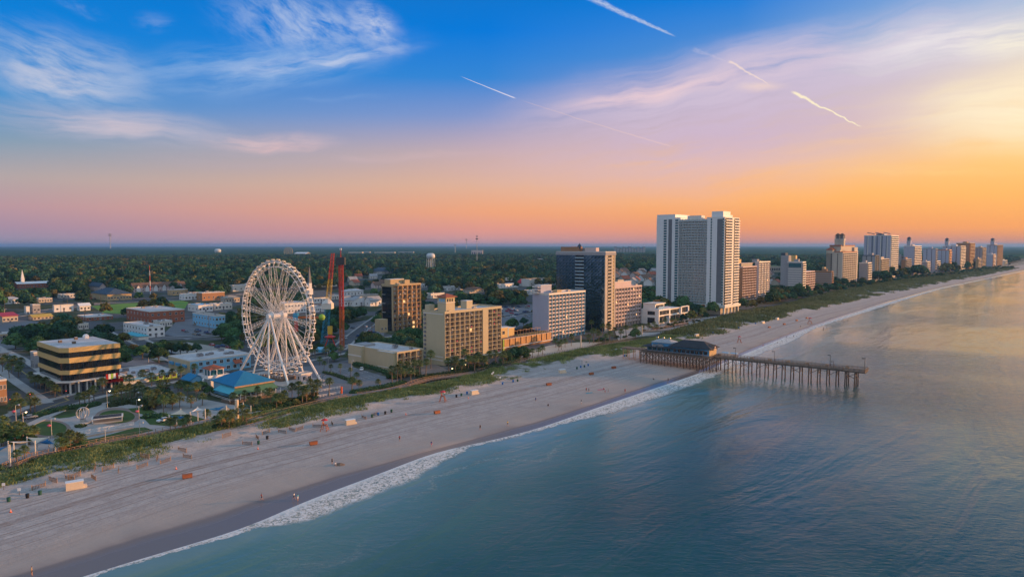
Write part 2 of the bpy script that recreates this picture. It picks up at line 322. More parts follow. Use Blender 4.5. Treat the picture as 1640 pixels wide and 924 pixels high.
# ------------------------------------------------------------ mesh builder
class MB:
    def __init__(s): s.v = []; s.f = []; s.m = []; s.mats = []
    def mi(s, m):
        if m not in s.mats: s.mats.append(m)
        return s.mats.index(m)
    def add(s, vs, fs, m):
        o = len(s.v); s.v += [tuple(v) for v in vs]; k = s.mi(m)
        for f in fs: s.f.append(tuple(i+o for i in f)); s.m.append(k)
        return s
    def box(s, x0, y0, z0, x1, y1, z1, m, open_bottom=False):
        vs = [(x0, y0, z0), (x1, y0, z0), (x1, y1, z0), (x0, y1, z0), (x0, y0, z1), (x1, y0, z1), (x1, y1, z1), (x0, y1, z1)]
        return s.add(vs, [(0, 3, 2, 1), (4, 5, 6, 7), (0, 1, 5, 4), (1, 2, 6, 5), (2, 3, 7, 6), (3, 0, 4, 7)], m)
    def prism(s, poly, z0, z1, m, top=None):
        n = len(poly); vs = [(p[0], p[1], z0) for p in poly]+[(p[0], p[1], z1) for p in poly]
        s.add(vs, [tuple(range(n))[::-1]]+[(i, (i+1) % n, n+(i+1) % n, n+i) for i in range(n)], m)
        s.add([(p[0], p[1], z1) for p in poly], [tuple(range(n))], top or m); return s
    def bar(s, a, b, w, h, m):
        a = Vector(a); b = Vector(b); d = (b-a)
        if d.length < 1e-6: return s
        d.normalize(); up = Vector((0, 0, 1)) if abs(d.z) < .95 else Vector((0, 1, 0))
        x = d.cross(up).normalized()*(w/2); y = x.normalized().cross(d).normalized()*(h/2)
        vs = [a-x-y, a+x-y, a+x+y, a-x+y, b-x-y, b+x-y, b+x+y, b-x+y]
        return s.add(vs, [(0, 1, 2, 3), (7, 6, 5, 4), (0, 4, 5, 1), (1, 5, 6, 2), (2, 6, 7, 3), (3, 7, 4, 0)], m)
    def tube(s, pts, rad, m, n=8, cap=True):
        pts = [Vector(p) for p in pts]; k = len(pts)
        if not hasattr(rad, '__len__'): rad = [rad]*k
        vs = []
        for i, p in enumerate(pts):
            d = (pts[min(i+1, k-1)]-pts[max(i-1, 0)]).normalized()
            up = Vector((0, 0, 1)) if abs(d.z) < .9 else Vector((1, 0, 0))
            x = d.cross(up).normalized(); y = d.cross(x).normalized()
            for j in range(n):
                a = 2*math.pi*j/n; vs.append(p+(x*math.cos(a)+y*math.sin(a))*rad[i])
        fs = [(i*n+j, i*n+(j+1) % n, (i+1)*n+(j+1) % n, (i+1)*n+j) for i in range(k-1) for j in range(n)]
        if cap: fs += [tuple(range(n))[::-1], tuple((k-1)*n+j for j in range(n))]
        return s.add(vs, fs, m)
    def lathe(s, prof, m, n=14, c=(0, 0, 0)):
        vs = [(c[0]+r*math.cos(2*math.pi*j/n), c[1]+r*math.sin(2*math.pi*j/n), c[2]+z) for r, z in prof for j in range(n)]
        k = len(prof)
        fs = [(i*n+j, i*n+(j+1) % n, (i+1)*n+(j+1) % n, (i+1)*n+j) for i in range(k-1) for j in range(n)]
        fs += [tuple(range(n))[::-1], tuple((k-1)*n+j for j in range(n))]
        return s.add(vs, fs, m)
    def quad(s, a, b, c, d, m): return s.add([a, b, c, d], [(0, 1, 2, 3)], m)
    def hip(s, x0, y0, x1, y1, z0, h, m, ov=.5, flat=0.0):
        x0 -= ov; y0 -= ov; x1 += ov; y1 += ov
        wx, wy = x1-x0, y1-y0; i = min(wx, wy)/2*(1-flat)
        t = [(x0+i, y0+i), (x1-i, y0+i), (x1-i, y1-i), (x0+i, y1-i)]
        b = [(x0, y0), (x1, y0), (x1, y1), (x0, y1)]
        vs = [(p[0], p[1], z0) for p in b]+[(p[0], p[1], z0+.25) for p in b]+[(p[0], p[1], z0+.25+h) for p in t]
        fs = [(3, 2, 1, 0)]+[(i2, (i2+1) % 4, 4+(i2+1) % 4, 4+i2) for i2 in range(4)]+[(4+i2, 4+(i2+1) % 4, 8+(i2+1) % 4, 8+i2) for i2 in range(4)]+[(8, 9, 10, 11)]
        return s.add(vs, fs, m)
    def gable(s, x0, y0, x1, y1, z0, h, m, wall, axis='x', ov=.5):
        """solid gable: wall-coloured triangle ends and an overhanging roof slab"""
        if axis == 'x':
            ym = (y0+y1)/2
            s.add([(x0, y0, z0), (x0, y1, z0), (x0, ym, z0+h), (x1, y0, z0), (x1, y1, z0), (x1, ym, z0+h)], [(0, 2, 1), (3, 4, 5), (0, 1, 4, 3)], wall)
            k = h/((y1-y0)/2)
            for e, sg in ((y0, -1), (y1, 1)):
                a = (x0-ov, e+sg*ov, z0-k*ov+.02); b = (x1+ov, e+sg*ov, z0-k*ov+.02); c = (x1+ov, ym, z0+h+.02); d = (x0-ov, ym, z0+h+.02)
                up = lambda p: (p[0], p[1], p[2]+.22)
                s.add([a, b, c, d, up(a), up(b), up(c), up(d)], [(0, 1, 2, 3), (4, 7, 6, 5), (0, 4, 5, 1), (1, 5, 6, 2), (3, 2, 6, 7), (0, 3, 7, 4)], m)
        else:
            t = MB(); t.gable(y0, x0, y1, x1, z0, h, m, wall, 'x', ov)
            off = len(s.v); s.v += [(p[1], p[0], p[2]) for p in t.v]
            for f, k in zip(t.f, t.m): s.f.append(tuple(i+off for i in f[::-1])); s.m.append(s.mi(t.mats[k]))
        return s
    def mesh(s, name, smooth=False):
        me = bpy.data.meshes.new(name); me.from_pydata(s.v, [], s.f)
        for m in s.mats: me.materials.append(MATS[m])
        if len(s.mats) > 1: me.polygons.foreach_set('material_index', s.m)
        if smooth: me.polygons.foreach_set('use_smooth', [True]*len(me.polygons))
        me.update(); return me
    def obj(s, name, parent=None, label=None, smooth=False, kind=None, loc=None, rz=0):
        return link(s.mesh(name, smooth), name, parent, label, kind, loc, rz)
def link(me, name, parent=None, label=None, kind=None, loc=None, rz=0):
    o = bpy.data.objects.new(name, me); COL.objects.link(o)
    if parent: o.parent = parent
    if label: o['label'] = label
    if kind: o['kind'] = kind
    if loc is not None: o.location = loc
    if rz: o.rotation_euler = (0, 0, rz)
    return o
def tag(o, label, cat, group=None, kind=None):
    o['label'] = label; o['category'] = cat
    if group: o['group'] = group
    if kind: o['kind'] = kind
    return o
def T(name, label, cat, loc, rz=0, group=None):
    o = bpy.data.objects.new(name, None); COL.objects.link(o); o.location = loc; o.rotation_euler = (0, 0, rz)
    o.empty_display_size = .5
    return tag(o, label, cat, group)
def structure(o): o['kind'] = 'structure'; return o
def dup(root, loc, rz, label=None, group=None, scale=None):
    r = root.copy(); COL.objects.link(r); r.location = loc; r.rotation_euler = (0, 0, rz)
    if scale is not None: r.scale = scale if hasattr(scale, '__len__') else (scale,)*3
    if label: r['label'] = label
    if group: r['group'] = group
    for ch in KIDS.get(root.name, root.children):
        c = ch.copy(); COL.objects.link(c); c.parent = r
        for g in KIDS.get(ch.name, ch.children):
            d = g.copy(); COL.objects.link(d); d.parent = c
    return r
KIDS = {}
def remember(root):
    KIDS[root.name] = list(root.children)
    for c in root.children: KIDS[c.name] = list(c.children)
def mesh_np(name, V, Fc, mats, midx=None, n=4):
    me = bpy.data.meshes.new(name)
    me.vertices.add(len(V)); me.vertices.foreach_set('co', np.asarray(V, np.float32).ravel())
    nf = len(Fc); me.loops.add(nf*n); me.polygons.add(nf)
    me.loops.foreach_set('vertex_index', np.asarray(Fc, np.int32).ravel())
    me.polygons.foreach_set('loop_start', np.arange(0, nf*n, n, dtype=np.int32))
    for m in mats: me.materials.append(MATS[m] if isinstance(m, str) else m)
    if midx is not None: me.polygons.foreach_set('material_index', np.asarray(midx, np.int32))
    me.update(calc_edges=True); return me
# ------------------------------------------------------------ the coast
TH = R(49.0)
U = Vector((math.cos(TH), math.sin(TH), 0)); V = Vector((-math.sin(TH), math.cos(TH), 0))
def st(p): return p[0]*U.x+p[1]*U.y, p[0]*V.x+p[1]*V.y
def SP(s, t, z=0.0): return Vector((s*U.x+t*V.x, s*U.y+t*V.y, z))
ZW = -1.5
def line(pts, z):
    a = sorted(st(G(x, y, z)) for x, y in pts)
    return np.array([p[0] for p in a]), np.array([p[1] for p in a])
L_board = line([(0, 752), (135, 722), (300, 689), (400, 668), (470, 655), (556, 640), (660, 624), (752, 604), (800, 589), (850, 578), (900, 566), (960, 556), (1040, 545), (1100, 525), (1180, 503), (1240, 494), (1330, 470), (1420, 452), (1500, 441), (1580, 428), (1640, 419)], 0)
L_dune = line([(0, 806), (100, 776), (200, 747), (300, 722), (400, 702), (500, 676), (590, 656), (700, 637), (800, 615), (900, 591), (1000, 569), (1060, 558), (1150, 539), (1200, 524), (1300, 499), (1400, 477), (1500, 457), (1600, 438), (1640, 429)], 0)
L_wet = line([(100, 897), (250, 850), (400, 805), (497, 772), (600, 745), (700, 718), (790, 694), (870, 672), (950, 647), (1000, 629), (1060, 609), (1120, 592), (1180, 566), (1300, 520), (1400, 487), (1500, 461), (1640, 431)], -.8)
L_water = line([(150, 918), (250, 888), (400, 845), (480, 806), (600, 762), (700, 722), (800, 703), (870, 684), (950, 655), (1000, 638), (1060, 618), (1120, 598), (1180, 572), (1250, 543), (1300, 524), (1400, 491), (1500, 463), (1600, 442), (1640, 434)], ZW)
def tl(Ln, s):
    x, t = Ln
    s = np.asarray(s, float); r = np.interp(s, x, t)
    k = (t[-1]-t[-4])/(x[-1]-x[-4]); r = np.where(s > x[-1], t[-1]+(s-x[-1])*k*.15, r)
    return r
def smooth(Ln, k=12.0):
    s = np.concatenate([np.arange(-700, 700, 6.0), np.arange(700, 3000, 24.0)])
    t = tl(Ln, s); w = np.exp(-.5*((s[:, None]-s[None])/(k*(1+np.maximum(s, 0)/250))[:, None])**2)
    return s, (w@t)/w.sum(1)
L_board, L_dune, L_wet, L_water = smooth(L_board, 5), smooth(L_dune, 9), smooth(L_wet, 9), smooth(L_water, 5)
def zone(x, y):
    s, t = st((x, y)); return s, t, float(tl(L_board, s)), float(tl(L_dune, s))
# simple tileable value noise for terrain and forest
_vn = np.random.default_rng(3).random((256, 256))
def vnoise(x, y):
    xi = np.floor(x).astype(int); yi = np.floor(y).astype(int); fx = x-xi; fy = y-yi
    fx = fx*fx*(3-2*fx); fy = fy*fy*(3-2*fy); g = lambda a, b: _vn[a % 256, b % 256]
    return (g(xi, yi)*(1-fx)+g(xi+1, yi)*fx)*(1-fy)+(g(xi, yi+1)*(1-fx)+g(xi+1, yi+1)*fx)*fy
def fbm(x, y, o=4):
    r = 0; a = .5
    for k in range(o): r = r+a*vnoise(x*2**k+k*17.3, y*2**k+k*9.1); a *= .5
    return r
def node_mat(name):
    m = bpy.data.materials.new(name); m.use_nodes = True; MATS[name] = m
    return m, m.node_tree.nodes, m.node_tree.links, m.node_tree.nodes['Principled BSDF']
class NT:
    def __init__(s, n, l): s.n = n; s.l = l
    def mth(s, op, a, b=None, c=None):
        x = s.n.new('ShaderNodeMath'); x.operation = op
        for i, v in enumerate((a, b, c)):
            if v is None: continue
            if isinstance(v, (int, float)): x.inputs[i].default_value = v
            else: s.l.new(v, x.inputs[i])
        return x.outputs[0]
    def mr(s, v, a, b, c=0., d=1.):
        x = s.n.new('ShaderNodeMapRange'); x.interpolation_type = 'SMOOTHSTEP'; s.l.new(v, x.inputs[0])
        for i, q in enumerate((a, b, c, d)):
            if isinstance(q, (int, float)): x.inputs[i+1].default_value = q
            else: s.l.new(q, x.inputs[i+1])
        return x.outputs[0]
    def mix(s, f, a, b):
        x = s.n.new('ShaderNodeMix'); x.data_type = 'RGBA'
        if isinstance(f, (int, float)): x.inputs[0].default_value = f
        else: s.l.new(f, x.inputs[0])
        for i, v in ((6, a), (7, b)):
            if isinstance(v, tuple): x.inputs[i].default_value = v if len(v) == 4 else v+(1,)
            else: s.l.new(v, x.inputs[i])
        return x.outputs[2]
    def map(s, vec, sc, rot=0.0):
        x = s.n.new('ShaderNodeMapping'); x.inputs['Scale'].default_value = sc; x.inputs['Rotation'].default_value = (0, 0, rot); s.l.new(vec, x.inputs[0]); return x.outputs[0]
    def noise(s, vec, scale, d=4, r=.55, dist=0.):
        x = s.n.new('ShaderNodeTexNoise'); x.inputs['Scale'].default_value = scale; x.inputs['Detail'].default_value = d; x.inputs['Roughness'].default_value = r; x.inputs['Distortion'].default_value = dist
        s.l.new(vec, x.inputs['Vector']); return x.outputs['Fac']
    def attr(s, name):
        x = s.n.new('ShaderNodeAttribute'); x.attribute_name = name; return x.outputs['Fac']
    def bump(s, h, st, dist, nrm=None):
        x = s.n.new('ShaderNodeBump'); x.inputs['Strength'].default_value = st; x.inputs['Distance'].default_value = dist; s.l.new(h, x.inputs['Height'])
        if nrm is not None: s.l.new(nrm, x.inputs['Normal'])
        return x.outputs[0]
# town ground material: worn asphalt, dirt and rough grass in patches
m, n, l, b = node_mat('town_ground'); q = NT(n, l)
pos = n.new('ShaderNodeTexCoord').outputs['Object']
n1 = q.noise(pos, .018, 4, .6); n2 = q.noise(pos, .25, 5, .65); n3 = q.noise(pos, .05, 3)
c = q.mix(q.mr(n2, .35, .7), (.045, .065, .022), (.085, .085, .045))
c = q.mix(q.mr(n1, .47, .55), c, (.11, .11, .115))
c = q.mix(q.mth('MULTIPLY', q.mr(n3, .58, .66), .6), c, (.22, .20, .18))
l.new(c, b.inputs['Base Color']); b.inputs['Roughness'].default_value = .95; b.inputs['Specular IOR Level'].default_value = .15
# sand material; attributes: cross (0 board, 1 dune, 2 wet, 3 water), along metres, off metres from dune toe
m, n, l, b = node_mat('beach_sand'); q = NT(n, l)
A = q.attr('cross'); S = q.attr('along'); O = q.attr('off')
cv = n.new('ShaderNodeCombineXYZ'); l.new(S, cv.inputs[0]); l.new(O, cv.inputs[1]); cv = cv.outputs[0]
pos = n.new('ShaderNodeTexCoord').outputs['Object']
big = q.noise(pos, .03, 4); fine = q.noise(pos, 1.3, 6, .7); mid = q.noise(pos, .22, 5, .65)
tracks = q.noise(q.map(cv, (.006, .85, 1)), 1.0, 5, .75, .15)
tracks2 = q.noise(q.map(cv, (.02, 2.6, 1)), 1.0, 3, .7)
c = q.mix(q.mr(mid, .3, .7), (.37, .34, .33), (.48, .445, .425))
c = q.mix(q.mth('MULTIPLY', q.mr(tracks, .50, .60), .5), c, (.26, .205, .18))
c = q.mix(q.mth('MULTIPLY', q.mr(tracks2, .5, .60), .5), c, (.28, .235, .215))
c = q.mix(q.mth('MULTIPLY', q.mr(fine, .50, .62), .5), c, (.25, .215, .20))
rut = q.mth('ADD', O, q.mth('MULTIPLY', q.mth('SUBTRACT', q.noise(q.map(cv, (.012, .0, 1)), 1, 3), .5), 7))
for r0_, w_ in ((-6.5, .5), (-8.6, .45), (-15.5, 1.1), (-17.2, .8), (-22, .4), (-27.5, .35), (-31, .3)):
    k = q.mr(q.mth('ABSOLUTE', q.mth('SUBTRACT', rut, r0_)), w_, w_*.3)
    c = q.mix(q.mth('MULTIPLY', k, q.mth('MULTIPLY', q.mr(mid, .3, .6), .8)), c, (.23, .17, .145))
sh = q.mix(q.mr(big, .4, .6), (.42, .34, .29), (.36, .31, .28))
c = q.mix(q.mth('MULTIPLY', q.mr(A, 1.55, 1.9), .8), c, sh)     # damp pinkish strip above the swash
Aw = q.mth('ADD', A, q.mth('MULTIPLY', q.mth('SUBTRACT', q.noise(q.map(cv, (.05, .02, 1)), 1, 4), .5), .34))
wet = q.mr(Aw, 1.90, 2.14)
c = q.mix(wet, c, (.17, .155, .16))
# wheel stains of vegetation litter in the dunes
lit = q.mth('MULTIPLY', q.mr(q.noise(pos, .12, 4, .6), .42, .56), q.mr(A, .72, .52))
c = q.mix(lit, c, (.095, .105, .045))
l.new(c, b.inputs['Base Color'])
l.new(q.mr(Aw, 1.98, 2.5, .92, .16), b.inputs['Roughness']); b.inputs['Specular IOR Level'].default_value = .45
h = q.mth('ADD', q.mth('MULTIPLY', fine, .10), q.mth('MULTIPLY', tracks2, .16))
h = q.mth('MULTIPLY', h, q.mr(Aw, 2.0, 1.8, .02, 1.0))
l.new(q.bump(h, .9, 1.0), b.inputs['Normal'])
# land sheet
def grid_mesh(P, name, mats, attrs=None):
    r, c_ = P.shape[:2]; idx = np.arange(r*c_).reshape(r, c_)
    Fq = np.stack([idx[:-1, :-1], idx[:-1, 1:], idx[1:, 1:], idx[1:, :-1]], -1).reshape(-1, 4)
    me = mesh_np(name, P.reshape(-1, 3), Fq, mats)
    for k, a in (attrs or {}).items():
        at = me.attributes.new(k, 'FLOAT', 'POINT'); at.data.foreach_set('value', np.asarray(a, np.float32).ravel())
    return me
ss = np.concatenate([[-40000, -9000, -2500, -900], np.arange(-300, 900, 8.0), np.arange(900, 3000, 40.0), [3500, 5000, 9000, 16000, 40000]])
tb = tl(L_board, ss); tb = np.where(ss < -300, tl(L_board, -300), tb)
offs = np.array([0, 60, 200, 500, 1200, 3000, 8000, 20000, 40000.])
TT = tb[None]+offs[:, None]; SS = np.broadcast_to(ss[None], TT.shape)
P = np.stack([SS*U.x+TT*V.x, SS*U.y+TT*V.y, np.zeros_like(TT)], -1)
structure(link(grid_mesh(P[::-1], 'ground', ['town_ground']), 'ground'))
# beach sheet
s2 = np.concatenate([[-40000, -2500, -700, -400], np.arange(-250, 800, 2.5), np.arange(800, 3000, 14.0), [3300, 4500, 9000, 40000]])
def tt(Ln): return np.where(s2 < -250, tl(Ln, -250), tl(Ln, s2))
b0, b1, b2, b3 = tt(L_board), tt(L_dune), tt(L_wet), tt(L_water)
rows = []; cr_ = []; zz = []
for k in range(25):
    f = k/24; rows.append(b0+(b1-b0)*f); cr_.append(np.full_like(s2, f))
    env = min(1, f*6)*min(1, (1-f)*4); t_ = rows[-1]
    zz.append(env*(.25+1.9*fbm(s2*.09, t_*.09))*np.where(np.abs(s2) < 3000, 1, 0))
for k in range(1, 17):
    f = k/16; rows.append(b1+(b2-b1)*f); cr_.append(np.full_like(s2, 1+f)); zz.append(-.8*f+.16*(fbm(s2*.2, rows[-1]*.3)-.5)*(4*f*(1-f)))
for k in range(1, 7):
    f = k/6; rows.append(b2+(b3-b2)*f); cr_.append(np.full_like(s2, 2+f)); zz.append(np.full_like(s2, -.8-.72*f))
rows.append(b3-15); cr_.append(np.full_like(s2, 3.2)); zz.append(np.full_like(s2, -2.0))
rows.append(b3-80); cr_.append(np.full_like(s2, 3.6)); zz.append(np.full_like(s2, -4.0))
rows = np.array(rows); zz = np.array(zz); zz[0] = .002
def beach_z(x, y):
    s, t, a, bq = zone(x, y); w = float(tl(L_wet, s)); wa = float(tl(L_water, s))
    if t > a: return 0.0
    if t > bq:
        f = (a-t)/(a-bq); return min(1, f*6)*min(1, (1-f)*4)*(.25+1.9*float(fbm(np.array(s*.09), np.array(t*.09))))
    if t > w: return -.8*(bq-t)/(bq-w)
    if t > wa: return -.8-.72*(w-t)/(w-wa)
    return -2.0
SB = np.broadcast_to(s2[None], rows.shape)
P = np.stack([SB*U.x+rows*V.x, SB*U.y+rows*V.y, zz], -1)
beach = structure(link(grid_mesh(P, 'beach', ['beach_sand'], {'cross': np.array(cr_), 'along': SB, 'off': rows-b1[None]}), 'beach'))
beach.data.polygons.foreach_set('use_smooth', [True]*len(beach.data.polygons))
# the sea: near-shore swell as real relief, flat beyond
m, n, l, b = node_mat('sea_water'); q = NT(n, l)
S = q.attr('along'); O = q.attr('off')
cv = n.new('ShaderNodeCombineXYZ'); l.new(S, cv.inputs[0]); l.new(O, cv.inputs[1]); cv = cv.outputs[0]
pos = n.new('ShaderNodeTexCoord').outputs['Object']
deep = q.mix(q.mr(q.noise(pos, .012, 4), .35, .65), (.010, .058, .052), (.024, .090, .080))
shal = q.mix(q.mr(O, 2, 70), (.11, .22, .19), deep)
# foam: a lacy band at the water's edge, wide where a wave has just run up
edge = q.noise(q.map(cv, (.075, .03, 1)), 1.0, 6, .72)
Oj = q.mth('ADD', O, q.mth('MULTIPLY', q.mth('SUBTRACT', edge, .5), 8.0))
wd = q.attr('foamw')
band = q.mr(q.mth('DIVIDE', Oj, wd), 1.0, .72)
lace = q.mr(q.noise(pos, 1.1, 6, .8, .6), .40, .54)
foam = q.mth('MULTIPLY', band, q.mth('MAXIMUM', lace, q.mr(q.mth('DIVIDE', Oj, wd), .30, .0, .0, 0.9)))
l2 = q.noise(q.map(cv, (.018, .0, 1)), 1.0, 3, .6)
pos2 = q.mth('ABSOLUTE', q.mth('SUBTRACT', Oj, q.mr(l2, .3, .7, 9., 34.)))
thin = q.mth('MULTIPLY', q.mr(pos2, 1.7, .3), q.mth('MULTIPLY', q.mr(q.noise(pos, .9, 5, .75), .46, .6), q.mr(q.noise(q.map(cv, (.011, 0, 1)), 1., 2), .48, .6)))
foam = q.mth('MAXIMUM', foam, q.mth('MULTIPLY', thin, .22))
milk = q.mth('MULTIPLY', q.mr(q.mth('DIVIDE', Oj, q.mth('ADD', wd, 10.)), 1.0, .4), .28)
c = q.mix(milk, shal, (.30, .36, .36)); c = q.mix(foam, c, (.70, .73, .74))
l.new(c, b.inputs['Base Color']); b.inputs['IOR'].default_value = 1.42
l.new(q.mr(foam, 0, 1, .035, .8), b.inputs['Roughness']); b.inputs['Specular IOR Level'].default_value = .5
calm = q.mr(q.noise(q.map(pos, (1, 1, 1)), .008, 3, .5, .6), .38, .62, .45, 1.0)
w1 = q.noise(q.map(pos, (.55, 1.0, 1), R(-20)), .9, 5, .7, .2)       # ripples
w2 = q.noise(q.map(pos, (.35, 1.0, 1), R(-35)), .22, 5, .6, .3)       # chop
w3 = q.noise(q.map(cv, (.010, .045, 1), R(4)), 1.0, 4, .6, .5)         # swell
nearm = q.mr(O, 0, 30, .35, 1.0)
nrm = q.bump(w3, .9, 1.5); nrm = q.bump(q.mth('MULTIPLY', w2, calm), .9, .24, nrm)
nrm = q.bump(q.mth('MULTIPLY', q.mth('MULTIPLY', w1, calm), nearm), .8, .22, nrm)
nrm = q.bump(q.mth('MULTIPLY', foam, q.noise(pos, 1.6, 4, .7)), .6, .5, nrm)
l.new(nrm, b.inputs['Normal'])
s3 = np.concatenate([[-40000, -3000, -700], np.arange(-300, 900, 4.0), np.arange(900, 3000, 30.0), [4000, 9000, 40000]])
w3t = np.where(s3 < -250, tl(L_water, -250), tl(L_water, s3))
of = np.concatenate([[-14, -6], np.arange(0, 60, 2.0), np.arange(60, 300, 3.0), np.arange(300, 900, 40), [1200, 2500, 6000, 15000, 40000]])
TT = w3t[None]-of[:, None]; SS = np.broadcast_to(s3[None], TT.shape); OO = np.broadcast_to(of[:, None], TT.shape)
envl = np.clip(OO/12, 0, 1)*np.clip((300-OO)/200, 0, 1)*(np.abs(SS) < 2500)
ph = OO/6.2+2.6*fbm(SS*.012, OO*.01+3)+SS*.006
Z = ZW+envl*.26*(np.exp(1.6*np.sin(ph))/3-.4)*(.35+fbm(SS*.02+9, OO*.03))+.0*OO
P = np.stack([SS*U.x+TT*V.x, SS*U.y+TT*V.y, Z], -1)
FT = sorted((st(G(x, y, ZW))[0], w) for x, y, w in ((0, 960, 1.2), (150, 918, 1.6), (250, 888, 1.8), (400, 845, 3.0), (440, 828, 7), (500, 800, 10), (560, 778, 10.5), (620, 757, 11), (680, 730, 7), (760, 712, 3.0), (830, 698, 2.2), (900, 672, 5), (950, 655, 8), (1010, 635, 10), (1060, 618, 9), (1110, 600, 9), (1150, 588, 7), (1200, 564, 7), (1250, 543, 9), (1300, 524, 4.5), (1400, 491, 7), (1500, 463, 4.5), (1640, 434, 4.5)))
FW = np.broadcast_to(np.interp(s3, [a for a, _ in FT], [w*(1.15 if 5 < w < 12 else .8) for _, w in FT])[None], TT.shape)
sea = structure(link(grid_mesh(P, 'sea', ['sea_water'], {'along': SS, 'off': OO, 'foamw': FW}), 'sea'))
sea.data.polygons.foreach_set('use_smooth', [True]*len(sea.data.polygons))
# ------------------------------------------------------------ air
HZ = MB(); HZ.box(-31000, -31000, -6, 31000, 31000, 106, 'white_paint')
hz = HZ.obj('haze', kind='stuff'); hz.data.materials.clear()
hm = bpy.data.materials.new('haze_air'); hm.use_nodes = True; hn = hm.node_tree.nodes; hn.clear()
pv = hn.new('ShaderNodeVolumePrincipled'); pv.inputs['Color'].default_value = (.22, .52, 1.0, 1); pv.inputs['Density'].default_value = 5.5e-5; pv.inputs['Anisotropy'].default_value = .2
ho = hn.new('ShaderNodeOutputMaterial'); hm.node_tree.links.new(pv.outputs[0], ho.inputs['Volume']); hz.data.materials.append(hm)
# ------------------------------------------------------------ sheets on the ground
NSH = [0]
def sheet(name, poly, z, m, px=True, label=None):
    P = [G(*p) if px else Vector((p[0], p[1], 0)) for p in poly]
    cx = sum((p for p in P), Vector())/len(P)
    a = MB(); a.add([(p.x-cx.x, p.y-cx.y, 0) for p in P], [tuple(range(len(P)))], m)
    me = a.mesh(name)
    if me.polygons[0].normal.z < 0: me.flip_normals()
    o = link(me, name, loc=(cx.x, cx.y, z)); structure(o); return o
def smoothline(P, k=4):
    if len(P) < 3: return P
    out = []
    Q = [P[0]*2-P[1]]+P+[P[-1]*2-P[-2]]
    for i in range(1, len(Q)-2):
        for j in range(k):
            t = j/k; a, b_, c_, d = Q[i-1], Q[i], Q[i+1], Q[i+2]
            out.append(.5*((2*b_)+(c_-a)*t+(2*a-5*b_+4*c_-d)*t*t+(3*b_-a-3*c_+d)*t**3))
    return out+[P[-1]]
def offset(P, d):
    out = []
    for i, p in enumerate(P):
        t = (P[min(i+1, len(P)-1)]-P[max(i-1, 0)]); t.z = 0; t.normalize()
        out.append(p+Vector((-t.y, t.x, 0))*d)
    return out
def strip(name, P, d0, d1, z, m, h=0.0):
    a = offset(P, d0); b_ = offset(P, d1); mb = MB(); k = len(P)
    if h == 0:
        mb.add([(p.x, p.y, z) for p in a+b_], [(i, i+1, k+i+1, k+i) for i in range(k-1)], m)
    else:
        mb.add([(p.x, p.y, zz_) for zz_ in (z, z+h) for p in a+b_],
               [(2*k+i, 2*k+i+1, 3*k+i+1, 3*k+i) for i in range(k-1)]+[(i, i+1, 2*k+i+1, 2*k+i) for i in range(k-1)]+[(k+i+1, k+i, 3*k+i, 3*k+i+1) for i in range(k-1)]+[(0, k, 3*k, 2*k), (k-1, 2*k-1+0, 4*k-1, 3*k-1)], m)
    return structure(mb.obj(name))
ROADS = []
def road(px, w, walk=2.5, name='road', mark=True, z=.05):
    z = .05+.014*len(ROADS)
    P = smoothline([G(*p) for p in px], 5); ROADS.append((P, w/2+walk))
    strip(name, P, -w/2, w/2, z, 'asphalt')
    if walk:
        strip('pavement', P, w/2, w/2+walk, z-.03, 'paver', .15); strip('pavement', P, -w/2-walk, -w/2, z-.03, 'paver', .15)
    if mark:
        strip('lane_marking', P, -.28, -.12, z+.012, 'yellow_line'); strip('lane_marking', P, .12, .28, z+.012, 'yellow_line')
road([(-60, 712), (40, 668), (110, 641), (200, 621), (300, 603), (400, 590), (520, 568), (600, 548), (676, 534)], 12, 3.5)        # boulevard behind the beachfront
road([(110, 641), (50, 605), (12, 578), (-30, 556)], 10, 4)                                  # side street going inland
road([(330, 596), (250, 560), (190, 530)], 8, 2, mark=False)
road([(-60, 520), (80, 497), (160, 486), (300, 480), (420, 468)], 12, 2, z=.06)                        # highway by the green field
road([(0, 560), (100, 556), (200, 545), (300, 540), (400, 534)], 8, 1.5, mark=False, z=.055)
road([(540, 560), (590, 520), (640, 487), (690, 470)], 8, 1.5, mark=False)
road([(700, 520), (800, 508), (900, 492), (1000, 476), (1100, 462)], 10, 2, mark=False)
# crossing bars at the junction
for i in range(6):
    p = G(88, 652); q_ = p+U*(9.5)+V*(-4.0+1.6*i)
    sheet('crosswalk_bar', [(q_+U*a+V*b_)[:2] for a, b_ in ((0, 0), (3, 0), (3, .6), (0, .6))], .16, 'road_paint', px=False)
for i in range(6):
    q_ = G(88, 652)+U*(-14)+V*(-4.0+1.6*i)
    sheet('crosswalk_bar', [(q_+U*a+V*b_)[:2] for a, b_ in ((0, 0), (3, 0), (3, .6), (0, .6))], .16, 'road_paint', px=False)
# plaza and parks
sheet('plaza', [(-10, 745), (-10, 690), (50, 672), (118, 664), (165, 645), (262, 628), (330, 640), (420, 657), (395, 670), (300, 688), (135, 720)], .03, 'paver')
def ell(px0, py0, rx, ry, rot=0.0, n_=28):
    return [(px0+rx*math.cos(a)*math.cos(rot)-ry*math.sin(a)*math.sin(rot)*2, py0+ry*math.sin(a)+rx*math.cos(a)*math.sin(rot)) for a in [2*math.pi*i/n_ for i in range(n_)]]
sheet('paving_ring', ell(78, 687, 36, 15), .035, 'brick_paver'); sheet('lawn', ell(78, 686, 29, 11.5), .05, 'lawn')
sheet('paving_ring', ell(188, 667, 36, 14.5), .036, 'brick_paver'); sheet('lawn', ell(187, 667, 29, 10.5), .051, 'lawn')
sheet('lawn', [(112, 708), (160, 700), (215, 685), (232, 684), (246, 689), (215, 697), (150, 712), (120, 717)], .05, 'lawn')
sheet('lawn', [(84, 668), (105, 664), (125, 660), (128, 664), (112, 668), (95, 670)], .05, 'lawn')
